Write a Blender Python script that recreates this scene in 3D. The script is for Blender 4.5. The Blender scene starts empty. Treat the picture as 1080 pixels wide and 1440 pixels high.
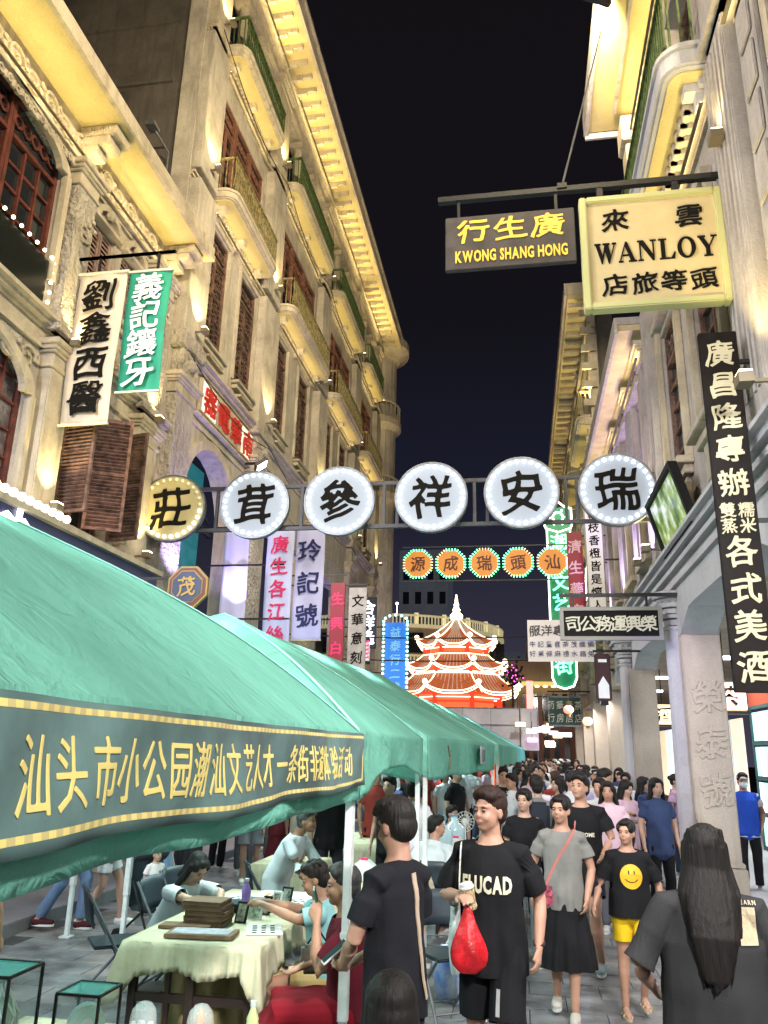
import bpy, bmesh, math, random
import numpy as np
from mathutils import Vector, Matrix
from mathutils.bvhtree import BVHTree
from math import radians as R, sin, cos, pi

random.seed(7)
rng = np.random.default_rng(7)
SC = bpy.context.scene
COL = SC.collection

# ------------------------------------------------------------------ camera, world, exposure
cam_d = bpy.data.cameras.new('street_camera')
cam = bpy.data.objects.new('street_camera', cam_d)
COL.objects.link(cam)
rows = ((0.98593555, 0.02702827, 0.16492596), (0.16565177, -0.28882873, -0.94294085), (0.0221493, 0.95699918, -0.28924379))
mw = Matrix(rows).to_4x4()
mw.translation = (0, 0, 1.95)
cam.matrix_world = mw
cam_d.sensor_fit = 'VERTICAL'
cam_d.sensor_height = 24.0
cam_d.lens = 24.0 * 1110 / 1440
cam_d.clip_start = 0.05
cam_d.clip_end = 600
SC.camera = cam

W = bpy.data.worlds.new('World')
SC.world = W
W.use_nodes = True
nt = W.node_tree
bg = nt.nodes['Background']
tc = nt.nodes.new('ShaderNodeTexCoord')
sx = nt.nodes.new('ShaderNodeSeparateXYZ')
cr = nt.nodes.new('ShaderNodeValToRGB')
nt.links.new(tc.outputs['Generated'], sx.inputs[0])
nt.links.new(sx.outputs['Z'], cr.inputs[0])
nt.links.new(cr.outputs[0], bg.inputs[0])
e = cr.color_ramp.elements
e[0].position = 0.0; e[0].color = (0.050, 0.046, 0.070, 1)
e[1].position = 0.9; e[1].color = (0.0065, 0.005, 0.0058, 1)
for p, c in ((0.16, (0.028, 0.026, 0.044)), (0.30, (0.010, 0.0115, 0.024)), (0.50, (0.0065, 0.006, 0.009))):
    k = e.new(p); k.color = (*c, 1)
bg.inputs[1].default_value = 1.0

SC.view_settings.view_transform = 'Standard'
SC.view_settings.look = 'None'
SC.view_settings.exposure = 0.08
SC.view_settings.gamma = 1
SC.view_settings.use_curve_mapping = False
cy = SC.cycles
cy.max_bounces = 5; cy.diffuse_bounces = 3; cy.glossy_bounces = 2; cy.transmission_bounces = 4; cy.transparent_max_bounces = 6
cy.caustics_reflective = False; cy.caustics_refractive = False
cy.sample_clamp_indirect = 4.0
cy.use_denoising = True

# ------------------------------------------------------------------ helpers: temporary scene for evaluating modifiers and glyphs
TMP = bpy.data.scenes.new('tmp')
TVL = TMP.view_layers[0]

def evaluate(data, mods=()):
    o = bpy.data.objects.new('tmp_o', data)
    TMP.collection.objects.link(o)
    for kind, kw in mods:
        m = o.modifiers.new(kind, kind)
        for k, v in kw.items():
            setattr(m, k, v)
    TVL.update()
    me = bpy.data.meshes.new_from_object(o.evaluated_get(TVL.depsgraph))
    bpy.data.objects.remove(o)
    return me

# ------------------------------------------------------------------ materials
MATS = {}

def mat(key, col, rough=0.7, kind='plain', scale=3.0, amt=0.25, bump=0.0, bscale=40.0, metal=0.0, col2=None, emit=None, es=0.0, spec=0.4, stretch=None, sheen=0.0):
    if key in MATS:
        return MATS[key]
    m = bpy.data.materials.new(key)
    m.use_nodes = True
    n = m.node_tree.nodes; L = m.node_tree.links
    b = n['Principled BSDF']
    b.inputs['Base Color'].default_value = (*col, 1)
    b.inputs['Roughness'].default_value = rough
    b.inputs['Metallic'].default_value = metal
    b.inputs['Specular IOR Level'].default_value = spec
    if sheen: b.inputs['Sheen Weight'].default_value = sheen
    if emit:
        b.inputs['Emission Color'].default_value = (*emit, 1)
        b.inputs['Emission Strength'].default_value = es
    if kind != 'plain' or bump:
        t = n.new('ShaderNodeNewGeometry')
        mp = n.new('ShaderNodeMapping')
        L.new(t.outputs['Position'], mp.inputs[0])
        if stretch: mp.inputs['Scale'].default_value = stretch
    if kind == 'noise':
        nz = n.new('ShaderNodeTexNoise'); nz.inputs['Scale'].default_value = scale; nz.inputs['Detail'].default_value = 8; nz.inputs['Roughness'].default_value = 0.65
        L.new(mp.outputs[0], nz.inputs['Vector'])
        rp = n.new('ShaderNodeValToRGB')
        c2 = col2 or tuple(max(0, c * (1 - amt * 1.6)) for c in col)
        rp.color_ramp.elements[0].position = 0.34; rp.color_ramp.elements[0].color = (*c2, 1)
        rp.color_ramp.elements[1].position = 0.66; rp.color_ramp.elements[1].color = (*[min(1, c * (1 + amt * 0.3)) for c in col], 1)
        L.new(nz.outputs[0], rp.inputs[0]); L.new(rp.outputs[0], b.inputs['Base Color'])
        mr = n.new('ShaderNodeMapRange'); mr.inputs['To Min'].default_value = max(0, rough - 0.15); mr.inputs['To Max'].default_value = min(1, rough + 0.15)
        L.new(nz.outputs[0], mr.inputs[0]); L.new(mr.outputs[0], b.inputs['Roughness'])
    if bump:
        nb = n.new('ShaderNodeTexNoise'); nb.inputs['Scale'].default_value = bscale; nb.inputs['Detail'].default_value = 5
        L.new(mp.outputs[0], nb.inputs['Vector'])
        bp = n.new('ShaderNodeBump'); bp.inputs['Strength'].default_value = bump; bp.inputs['Distance'].default_value = 0.02
        L.new(nb.outputs[0], bp.inputs['Height']); L.new(bp.outputs[0], b.inputs['Normal'])
    MATS[key] = m
    return m

def glow(key, col, s, sample=False, base=(0.8, 0.8, 0.8)):
    m = mat(key, base, 0.5, emit=col, es=s)
    if not sample:
        m.cycles.emission_sampling = 'NONE'
    return m

def stained(key, col, dirt=(0.10, 0.08, 0.06), amt=0.5, bump=0.35, rough=0.85, vstreak=True, relief=0.0, rscale=9.0):
    """plaster or stone with vertical rain streaks, blotches and fine grain"""
    if key in MATS: return MATS[key]
    m = bpy.data.materials.new(key); m.use_nodes = True
    n = m.node_tree.nodes; L = m.node_tree.links; b = n['Principled BSDF']
    b.inputs['Roughness'].default_value = rough; b.inputs['Specular IOR Level'].default_value = 0.25
    g = n.new('ShaderNodeNewGeometry')
    def nz(scale, detail, vec_scale, rough_=0.6):
        mp = n.new('ShaderNodeMapping'); mp.inputs['Scale'].default_value = vec_scale
        L.new(g.outputs['Position'], mp.inputs[0])
        t = n.new('ShaderNodeTexNoise'); t.inputs['Scale'].default_value = scale; t.inputs['Detail'].default_value = detail; t.inputs['Roughness'].default_value = rough_
        L.new(mp.outputs[0], t.inputs['Vector']); return t
    a = nz(1.3, 8, (1, 1, 1), 0.7)
    s = nz(2.2, 6, (3, 3, 0.35)) if vstreak else nz(5, 6, (1, 1, 1))
    f = nz(38, 5, (1, 1, 1))
    ra = n.new('ShaderNodeMapRange'); ra.inputs[1].default_value = 0.42; ra.inputs[2].default_value = 0.72
    L.new(a.outputs[0], ra.inputs[0])
    rs = n.new('ShaderNodeMapRange'); rs.inputs[1].default_value = 0.45; rs.inputs[2].default_value = 0.75
    L.new(s.outputs[0], rs.inputs[0])
    mx = n.new('ShaderNodeMath'); mx.operation = 'MAXIMUM'
    L.new(ra.outputs[0], mx.inputs[0]); L.new(rs.outputs[0], mx.inputs[1])
    ml = n.new('ShaderNodeMath'); ml.operation = 'MULTIPLY'; ml.inputs[1].default_value = amt
    L.new(mx.outputs[0], ml.inputs[0])
    mc = n.new('ShaderNodeMix'); mc.data_type = 'RGBA'
    mc.inputs['A'].default_value = (*col, 1); mc.inputs['B'].default_value = (*dirt, 1)
    L.new(ml.outputs[0], mc.inputs['Factor'])
    m2 = n.new('ShaderNodeMix'); m2.data_type = 'RGBA'; m2.blend_type = 'OVERLAY'; m2.inputs['Factor'].default_value = 0.20
    L.new(mc.outputs['Result'], m2.inputs['A']); L.new(f.outputs[0], m2.inputs['B'])
    L.new(m2.outputs['Result'], b.inputs['Base Color'])
    bp = n.new('ShaderNodeBump'); bp.inputs['Strength'].default_value = bump; bp.inputs['Distance'].default_value = 0.02
    L.new(f.outputs[0], bp.inputs['Height'])
    if relief:
        r1 = nz(rscale, 3, (1, 1, 1), 0.5)
        b2 = n.new('ShaderNodeBump'); b2.inputs['Strength'].default_value = relief; b2.inputs['Distance'].default_value = 0.09
        L.new(r1.outputs[0], b2.inputs['Height']); L.new(b2.outputs[0], bp.inputs['Normal'])
    L.new(bp.outputs[0], b.inputs['Normal'])
    MATS[key] = m
    return m

def fabric_canopy(key, col, trans=0.45):
    if key in MATS: return MATS[key]
    m = bpy.data.materials.new(key); m.use_nodes = True
    n = m.node_tree.nodes; L = m.node_tree.links
    out = n['Material Output']; n.remove(n['Principled BSDF'])
    g = n.new('ShaderNodeNewGeometry'); t = n.new('ShaderNodeTexNoise'); t.inputs['Scale'].default_value = 1.7; t.inputs['Detail'].default_value = 7
    L.new(g.outputs['Position'], t.inputs['Vector'])
    rp = n.new('ShaderNodeValToRGB')
    rp.color_ramp.elements[0].position = 0.3; rp.color_ramp.elements[0].color = (*[c * 0.78 for c in col], 1)
    rp.color_ramp.elements[1].position = 0.7; rp.color_ramp.elements[1].color = (*[min(1, c * 1.08) for c in col], 1)
    L.new(t.outputs[0], rp.inputs[0])
    w = n.new('ShaderNodeTexNoise'); w.inputs['Scale'].default_value = 3.2; w.inputs['Detail'].default_value = 6; w.inputs['Distortion'].default_value = 2.4
    L.new(g.outputs['Position'], w.inputs['Vector'])
    bp = n.new('ShaderNodeBump'); bp.inputs['Strength'].default_value = 0.8; bp.inputs['Distance'].default_value = 0.05
    vo = n.new('ShaderNodeTexVoronoi'); vo.feature = 'DISTANCE_TO_EDGE'; vo.inputs['Scale'].default_value = 1.4
    mxv = n.new('ShaderNodeMix'); mxv.data_type = 'RGBA'; mxv.inputs['Factor'].default_value = .35
    L.new(g.outputs['Position'], mxv.inputs['A']); L.new(w.outputs['Color'], mxv.inputs['B']); L.new(mxv.outputs['Result'], vo.inputs['Vector'])
    cv = n.new('ShaderNodeMapRange'); cv.inputs[2].default_value = .05; L.new(vo.outputs['Distance'], cv.inputs[0])
    ad = n.new('ShaderNodeMath'); ad.operation = 'MULTIPLY_ADD'; ad.inputs[1].default_value = .10; L.new(cv.outputs[0], ad.inputs[0]); L.new(w.outputs[0], ad.inputs[2])
    L.new(ad.outputs[0], bp.inputs['Height'])
    d = n.new('ShaderNodeBsdfDiffuse'); tr = n.new('ShaderNodeBsdfTranslucent'); gl = n.new('ShaderNodeBsdfGlossy')
    gl.inputs['Roughness'].default_value = 0.45
    for x in (d, tr): L.new(rp.outputs[0], x.inputs['Color'])
    for x in (d, gl): L.new(bp.outputs[0], x.inputs['Normal'])
    m1 = n.new('ShaderNodeMixShader'); m1.inputs[0].default_value = trans
    L.new(d.outputs[0], m1.inputs[1]); L.new(tr.outputs[0], m1.inputs[2])
    m2 = n.new('ShaderNodeMixShader'); m2.inputs[0].default_value = 0.05
    L.new(m1.outputs[0], m2.inputs[1]); L.new(gl.outputs[0], m2.inputs[2])
    L.new(m2.outputs[0], out.inputs[0])
    MATS[key] = m
    return m

def glass(key, col=(0.9, 1, 0.97), rough=0.03, alpha=0.25):
    if key in MATS: return MATS[key]
    m = mat(key, col, rough, spec=0.8)
    m.node_tree.nodes['Principled BSDF'].inputs['Alpha'].default_value = alpha
    return m

# ------------------------------------------------------------------ mesh builder
class MB:
    def __init__(s): s.v = []; s.f = []
    def add(s, vs, fs):
        k = len(s.v); s.v += [tuple(p) for p in vs]; s.f += [tuple(i + k for i in q) for q in fs]; return s
    def box(s, x0, x1, y0, y1, z0, z1):
        if x0 > x1: x0, x1 = x1, x0
        if y0 > y1: y0, y1 = y1, y0
        if z0 > z1: z0, z1 = z1, z0
        return s.add([(x0, y0, z0), (x1, y0, z0), (x1, y1, z0), (x0, y1, z0), (x0, y0, z1), (x1, y0, z1), (x1, y1, z1), (x0, y1, z1)],
                     [(0, 3, 2, 1), (4, 5, 6, 7), (0, 1, 5, 4), (1, 2, 6, 5), (2, 3, 7, 6), (3, 0, 4, 7)])
    def bar(s, p, q, w, h=None, up=(0, 0, 1)):
        h = h or w
        p = Vector(p); q = Vector(q); d = (q - p).normalized(); u = Vector(up)
        if abs(d.dot(u)) > 0.95: u = Vector((1, 0, 0))
        a = d.cross(u).normalized(); b = a.cross(d)
        vs = [o + a * i * w / 2 + b * j * h / 2 for o in (p, q) for i, j in ((-1, -1), (1, -1), (1, 1), (-1, 1))]
        return s.add(vs, [(3, 2, 1, 0), (4, 5, 6, 7), (0, 1, 5, 4), (1, 2, 6, 5), (2, 3, 7, 6), (3, 0, 4, 7)])
    def cyl(s, p, q, r, r2=None, n=10):
        r2 = r if r2 is None else r2
        p = Vector(p); q = Vector(q); d = (q - p).normalized(); u = Vector((0, 0, 1))
        if abs(d.dot(u)) > 0.95: u = Vector((1, 0, 0))
        a = d.cross(u).normalized(); b = a.cross(d)
        vs = []
        for o, rr in ((p, r), (q, r2)):
            vs += [o + (a * cos(2 * pi * i / n) + b * sin(2 * pi * i / n)) * rr for i in range(n)]
        fs = [(i, (i + 1) % n, n + (i + 1) % n, n + i) for i in range(n)] + [tuple(range(n))[::-1], tuple(range(n, 2 * n))]
        return s.add(vs, fs)
    def lathe(s, prof, c=(0, 0, 0), n=16):
        vs = [(c[0] + r * cos(2 * pi * i / n), c[1] + r * sin(2 * pi * i / n), c[2] + z) for r, z in prof for i in range(n)]
        fs = [(j * n + i, j * n + (i + 1) % n, (j + 1) * n + (i + 1) % n, (j + 1) * n + i) for j in range(len(prof) - 1) for i in range(n)]
        fs += [tuple(range(n))[::-1], tuple(range((len(prof) - 1) * n, len(prof) * n))]
        return s.add(vs, fs)
    def ball(s, c, r, n=8, m=6, sz=(1, 1, 1)):
        prof = [(max(1e-4, sin(pi * j / m)), -cos(pi * j / m)) for j in range(m + 1)]
        vs = [(c[0] + r * sz[0] * a * cos(2 * pi * i / n), c[1] + r * sz[1] * a * sin(2 * pi * i / n), c[2] + r * sz[2] * z) for a, z in prof for i in range(n)]
        fs = [(j * n + i, j * n + (i + 1) % n, (j + 1) * n + (i + 1) % n, (j + 1) * n + i) for j in range(m) for i in range(n)]
        return s.add(vs, fs)
    def prism(s, pts, a, b, axis='y'):
        """polygon pts (2D) extruded from a to b along axis; y: pts are (x,z); x: pts are (y,z); z: pts are (x,y)"""
        n = len(pts)
        f = {'y': lambda p, t: (p[0], t, p[1]), 'x': lambda p, t: (t, p[0], p[1]), 'z': lambda p, t: (p[0], p[1], t)}[axis]
        vs = [f(p, a) for p in pts] + [f(p, b) for p in pts]
        return s.add(vs, [tuple(range(n)), tuple(range(2 * n - 1, n - 1, -1))] + [(i, n + i, n + (i + 1) % n, (i + 1) % n) for i in range(n)])
    def grid(s, fn, nu, nv):
        vs = [fn(i / nu, j / nv) for j in range(nv + 1) for i in range(nu + 1)]
        return s.add(vs, [(j * (nu + 1) + i, j * (nu + 1) + i + 1, (j + 1) * (nu + 1) + i + 1, (j + 1) * (nu + 1) + i) for j in range(nv) for i in range(nu)])
    def mesh(s, name, fix=True, smooth=False, bevel=0):
        me = bpy.data.meshes.new(name)
        me.from_pydata(s.v, [], s.f)
        if fix:
            bm = bmesh.new(); bm.from_mesh(me)
            bmesh.ops.recalc_face_normals(bm, faces=bm.faces)
            if bevel:
                bmesh.ops.bevel(bm, geom=[x for x in bm.edges if x.calc_face_angle(0) > 0.6], offset=bevel, segments=2, affect='EDGES', clamp_overlap=True)
            bm.to_mesh(me); bm.free()
        if smooth: me.polygons.foreach_set('use_smooth', [True] * len(me.polygons))
        me.update()
        return me
    def obj(s, name, m, parent=None, **k):
        world = k.pop('world', True)
        me = s.mesh(name, **k)
        return put(name, me, m, parent, world)

def put(name, me, m, parent=None, world=True, loc=(0, 0, 0), rot=None):
    if m is not None and not me.materials: me.materials.append(m)
    o = bpy.data.objects.new(name, me)
    COL.objects.link(o)
    o.location = loc
    if rot: o.rotation_euler = rot
    if parent is not None: par(o, parent, world)
    return o

def par(o, p, world=True):
    o.parent = p
    if world and p.type == 'EMPTY':
        o.matrix_parent_inverse = Matrix.LocRotScale(p.location, p.rotation_euler, None).inverted()

def thing(name, label, cat, loc=(0, 0, 0), rz=0, group=None, kind=None):
    o = bpy.data.objects.new(name, None); COL.objects.link(o)
    o.location = loc; o.rotation_euler = (0, 0, rz); o.empty_display_size = 0.2
    return tag(o, label, cat, group, kind)

def tag(o, label=None, cat=None, group=None, kind=None):
    if label: o['label'] = label
    if cat: o['category'] = cat
    if group: o['group'] = group
    if kind: o['kind'] = kind
    return o

def copy_tree(o, parent=None):
    c = o.copy(); COL.objects.link(c)
    if parent is not None: c.parent = parent
    for ch in list(o.children): copy_tree(ch, c)
    return c

def spot(parent, loc, target, power, col, angle=70, size=0.06, blend=0.6, kind='SPOT', sx=None, sy=None):
    d = bpy.data.lights.new('lamp_light', kind); d.energy = power; d.color = col
    if kind == 'SPOT': d.spot_size = R(angle); d.spot_blend = blend; d.shadow_soft_size = size
    elif kind == 'AREA':
        d.size = sx or 0.3
        if sy: d.shape = 'RECTANGLE'; d.size_y = sy
        d.spread = R(angle)
    else: d.shadow_soft_size = size
    o = bpy.data.objects.new('lamp_light', d); COL.objects.link(o)
    o.location = loc
    v = (Vector(target) - Vector(loc))
    o.rotation_euler = v.to_track_quat('-Z', 'Y').to_euler()
    if parent is not None: par(o, parent, True)
    return o

# ------------------------------------------------------------------ glyphs
GL = {}
def glyph(ch, w=0.02):
    k = (ch, w)
    if k not in GL:
        c = bpy.data.curves.new('glyph', 'FONT'); c.body = ch; c.size = 1; c.offset = w; c.resolution_u = 2; c.fill_mode = 'FRONT'
        me = evaluate(c)
        n = len(me.vertices)
        co = np.empty(n * 3, dtype=np.float64); me.vertices.foreach_get('co', co) if n else None
        co = co.reshape(-1, 3)
        fs = [tuple(p.vertices) for p in me.polygons]
        bpy.data.meshes.remove(me)
        GL[k] = (co[:, :2], fs)
    return GL[k]

GT = {}
def glyph_thick(ch0, thin=False):
    """a brush-weight character: the outline font glyph thickened along its edges and fused into rounded strokes"""
    ch = ch0; key = (ch, thin)
    if key not in GT:
        co, fs = glyph(ch, 0.0)
        ed = {}
        for f in fs:
            for a, b in zip(f, f[1:] + f[:1]): ed[(min(a, b), max(a, b))] = ed.get((min(a, b), max(a, b)), 0) + 1
        m = MB(); D = .05
        tl = sum(math.hypot(*(co[a] - co[b])) for (a, b), c in ed.items() if c == 1); th = .0165 * max(.12, min(1.1, 1.25 - (tl - 7) * .068))
        for f in fs:
            m.prism([tuple(co[i]) for i in f], -D, D, 'y')
        for (a, b), c in ed.items():
            if c == 1:
                p, q = co[a], co[b]; L = math.hypot(*(q - p))
                if L < 1e-5: continue
                t = th * (.35 if thin else 1) * (1 + .35 * sin(p[0] * 9 + p[1] * 5 + ord(ch)))
                d = (q - p) / L; n = np.array([-d[1], d[0]]) * t; e_ = d * t * .8
                m.prism([tuple(p - e_ - n), tuple(q + e_ - n), tuple(q + e_ + n), tuple(p - e_ + n)], -D, D, 'y')
        bm = bmesh.new(); me = m.mesh('g'); bm.free()
        out = evaluate(me, [('REMESH', dict(mode='VOXEL', voxel_size=.0150 if tl < 12 else .010)), ('SMOOTH', dict(iterations=2, factor=.5))])
        c = np.empty(len(out.vertices) * 3); out.vertices.foreach_get('co', c)
        GT[key] = (c.reshape(-1, 3), [tuple(p.vertices) for p in out.polygons])
    return GT[key]

def char_mesh(it, brush, name, depth, thin=False):
    ch, cx, cy, gw, gh = it
    co, fs = glyph_thick(ch, thin)
    x = co[:, 0] - .5; z = co[:, 2] - (.38 if ch != '一' else .38)
    if brush:
        h = (hash_(ch) % 7 - 3) * 0.01
        z = z + x * (.09 + h); x = x + .03 * np.sin(z * 7 + hash_(ch)) * brush; z = z + .018 * np.sin(x * 9 + 2) * brush
        x = x * 1.04; z = z * 1.04
    me = bpy.data.meshes.new(name)
    me.from_pydata([(a * gw + cx, b / .05 * depth * .5, c * gh + cy) for a, b, c in zip(x, co[:, 1], z)], [], fs)
    return me

def glyph_mesh(items, w, brush, name, depth=0.006):
    """items: (char, cx, cy, width, height) in the sign's own plane -> one mesh in XZ, facing -Y, with a little depth"""
    vs = []; fs = []
    for ch, cx, cy, gw, gh in items:
        co, f = glyph(ch, w)
        if len(co) == 0: continue
        p = co.copy()
        lo, hi = p.min(0), p.max(0)
        if ord(ch) > 0x2e00:
            c0 = np.array([0.5, 0.38]); sc = 1.0
            if ch == '一': c0 = np.array([0.5, (lo[1] + hi[1]) / 2])
        else:
            c0 = (lo + hi) / 2
        p = p - c0
        if brush:
            h = (hash_(ch) % 7 - 3) * 0.012
            p[:, 1] += p[:, 0] * (0.10 + h)
            p[:, 0] += 0.035 * np.sin(p[:, 1] * 7 + hash_(ch)) * brush
            p[:, 1] += 0.02 * np.sin(p[:, 0] * 9 + 2) * brush
        p = p * np.array([gw, gh]) + np.array([cx, cy])
        k = len(vs)
        vs += [(x, -depth, y) for x, y in p]
        fs += [tuple(i + k for i in q) for q in f]
    me = bpy.data.meshes.new(name)
    me.from_pydata(vs, [], fs)
    if depth == 0:
        me.update(); return me
    bm = bmesh.new(); bm.from_mesh(me)
    r = bmesh.ops.extrude_face_region(bm, geom=bm.faces[:])
    bmesh.ops.translate(bm, verts=[x for x in r['geom'] if isinstance(x, bmesh.types.BMVert)], vec=(0, depth * 0.8, 0))
    bmesh.ops.recalc_face_normals(bm, faces=bm.faces)
    bm.to_mesh(me); bm.free()
    return me

def hash_(ch): return (ord(ch) * 2654435761) % 97

def letters(parent, items, m, loc, rz=0, w=0.02, brush=1, depth=0.006, name='lettering', each=False, world=True):
    """the writing of a sign, lying in a plane through loc whose front faces -Y turned by rz"""
    its = [[i] for i in items] if each else [items]
    out = []
    for g in its:
        nm = 'character' if each else name
        me = char_mesh(g[0], brush, nm, depth) if each and ord(g[0][0]) > 0x2e00 else glyph_mesh(g, 0.0 if ord(g[0][0]) > 0x2e00 else w, brush, nm, depth)
        if len(me.vertices) == 0: continue
        out.append(put(nm, me, m, parent, world, loc, (0, 0, rz)))
    return out

def column(s, x, z0, z1, size, hs=1.0):
    n = len(s)
    return [(c, x, z0 + (z1 - z0) * (i + 0.5) / n, size, size * hs) for i, c in enumerate(s) if c != ' ']

def line(s, x0, x1, z, size, hs=1.0):
    n = len(s)
    return [(c, x0 + (x1 - x0) * (i + 0.5) / n, z, size, size * hs) for i, c in enumerate(s) if c != ' ']

def latin(s, x0, x1, z, h, w=0.03):
    """latin text fitted between x0 and x1 with its own letter widths"""
    ws = []
    for c in s:
        if c == ' ': ws.append((0.32, 0, 0)); continue
        co, _ = glyph(c, w); lo, hi = co.min(0), co.max(0); ws.append((hi[0] - lo[0] + 0.09, lo[1], hi[1]))
    tot = sum(a[0] for a in ws); k = (x1 - x0) / tot; x = x0; out = []
    for c, a in zip(s, ws):
        if c != ' ': out.append((c, x + a[0] * k / 2, z + ((a[1] + a[2]) / 2 - 0.36) * h, k, h))
        x += a[0] * k
    return out

# ------------------------------------------------------------------ palette
PL = stained('warm_plaster', (0.50, 0.445, 0.37), dirt=(.10, .085, .07), amt=0.66, bump=0.5)
PLD = stained('weathered_plaster', (0.36, 0.31, 0.25), amt=0.7, bump=0.6)
MOLD = stained('moulding_plaster', (0.52, 0.45, 0.34), amt=0.62, bump=0.3)
RELIEF = stained('relief_plaster', (0.46, 0.41, 0.34), dirt=(0.05, 0.04, 0.035), amt=0.6, bump=0.5, relief=1.0, rscale=11)
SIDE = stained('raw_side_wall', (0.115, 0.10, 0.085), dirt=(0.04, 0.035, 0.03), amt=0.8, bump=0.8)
GRAN = stained('granite_grey', (0.45, 0.385, 0.32), dirt=(0.2, 0.18, 0.17), amt=0.35, bump=0.4)
GRANV = stained('granite_pale', (0.46, 0.45, 0.47), dirt=(0.22, 0.21, 0.24), amt=0.35, bump=0.35)
SOFF = stained('ochre_soffit', (0.56, 0.46, 0.22), dirt=(0.40, 0.32, 0.14), amt=0.5, bump=0.25, vstreak=False)
REDW = mat('red_brown_wood', (0.13, 0.035, 0.025), 0.5, 'noise', 6, 0.4)
BRW = mat('old_brown_wood', (0.20, 0.115, 0.09), 0.6, 'noise', 7, 0.5, bump=0.2)
DARKW = mat('dark_lattice_wood', (0.17, 0.095, 0.07), 0.6, 'noise', 7, 0.5)
IRON = mat('black_iron', (0.018, 0.018, 0.02), 0.45, metal=0.3, bump=0.2)
STEEL = mat('grey_steel', (0.20, 0.21, 0.23), 0.4, 'noise', 5, 0.3, metal=0.5)
GRN_IRON = mat('green_iron', (0.10, 0.16, 0.05), 0.5, 'noise', 9, 0.5, metal=0.2)
GOLD = mat('gold_paint', (0.28, 0.19, 0.06), 0.5, metal=0.2)
GLASS_D = mat('dark_window_glass', (0.015, 0.017, 0.02), 0.08, spec=0.9)
CURT = mat('curtained_glass', (0.18, 0.15, 0.16), 0.25, 'noise', 3, 0.6, spec=0.8)
PIPE = mat('pvc_pipe', (0.5, 0.5, 0.48), 0.5)
FIXT = mat('bronze_fixture', (.16, .13, .08), .5)
LAMPW = glow('lamp_glow_warm', (1.0, 0.85, 0.5), 9)
BULBW = glow('bulb_white', (0.85, 0.93, 1.0), 6.0)
BULBY = glow('bulb_warm', (1.0, 0.82, 0.5), 7.0)
BLACK = mat('black_paint', (0.010, 0.010, 0.010), 0.6, spec=.15)
WARM = (1.0, 0.78, 0.33); COOL = (0.88, 0.94, 1.0); VIO = (0.50, 0.38, 1.0)

class FB(MB):
    """facade builder: u along the street, w out from the wall plane, z up"""
    def __init__(s, side, plane=None):
        super().__init__(); s.side = side; s.p = plane if plane is not None else (-6.3 if side == 'L' else 2.3)
    def X(s, w): return s.p + w if s.side == 'L' else s.p - w
    def b(s, u0, u1, w0, w1, z0, z1): return s.box(s.X(w0), s.X(w1), u0, u1, z0, z1)
    def wall(s, u0, u1, z0, z1, holes, t=0.35):
        us = sorted({u0, u1, *[h[0] for h in holes], *[h[1] for h in holes]}); zs = sorted({z0, z1, *[h[2] for h in holes], *[h[3] for h in holes]})
        us = [x for x in us if u0 <= x <= u1]; zs = [x for x in zs if z0 <= x <= z1]
        for a, b in zip(us, us[1:]):
            run = None
            for c, d in zip(zs, zs[1:]):
                if any(h[0] < (a + b) / 2 < h[1] and h[2] < (c + d) / 2 < h[3] for h in holes):
                    if run: s.b(a, b, -t, 0, *run); run = None
                else: run = (run[0], d) if run else (c, d)
            if run: s.b(a, b, -t, 0, *run)
        return s
    def mould(s, u0, u1, z, prof, w=0):
        """running moulding: prof is (projection, height) steps going up from z"""
        for pr_, h in prof:
            s.b(u0, u1, w - 0.02, w + pr_, z, z + h); z += h
        return s
    def arch(s, uc, r, z0, top, w0, w1, half, rise=None, n=14):
        """masonry between an arch of half width r (rise) springing at z0 and the flat top"""
        rise = rise or r
        for i in range(n):
            a, b = pi * i / n, pi * (i + 1) / n
            p = [(uc + r * cos(a), z0 + rise * sin(a)), (uc + r * cos(b), z0 + rise * sin(b)), (uc + r * cos(b), top), (uc + r * cos(a), top)]
            s.prism(p, s.X(w0), s.X(w1), 'x')
        if half > r:
            s.b(uc - half, uc - r, w0, w1, z0, top); s.b(uc + r, uc + half, w0, w1, z0, top)
        return s
    def ring(s, uc, r0, r1, z0, w0, w1, k=1.0, n=18, a0=0, a1=pi):
        for i in range(n):
            a, b = a0 + (a1 - a0) * i / n, a0 + (a1 - a0) * (i + 1) / n
            p = [(uc + r0 * cos(a), z0 + k * r0 * sin(a)), (uc + r1 * cos(a), z0 + k * r1 * sin(a)), (uc + r1 * cos(b), z0 + k * r1 * sin(b)), (uc + r0 * cos(b), z0 + k * r0 * sin(b))]
            s.prism(p, s.X(w0), s.X(w1), 'x')
        return s

def uplight(root, side, u, z, w=0.35, power=60, col=WARM, up=3.0, ang=62, plane=None, out=0.10):
    f = FB(side, plane); w = w - .05; x = f.X(w)
    f.b(u - 0.08, u + 0.08, w - 0.06, w + 0.06, z - 0.11, z - 0.02)
    f.b(u - 0.015, u + 0.015, w - 0.3, w - 0.06, z - 0.09, z - 0.06)
    o = f.obj('uplight', FIXT, root)
    g = FB(side, plane); g.b(u - 0.07, u + 0.07, w - 0.05, w + 0.05, z - 0.018, z + 0.0)
    g.obj('lens', LAMPW if col == WARM else glow('violet_lens', (0.6, 0.45, 1), 5), o, world=False)
    spot(root, (x, u, z + 0.03), (f.X(w - out), u, z + up), power, col, ang, 0.03)
    return o

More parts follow.
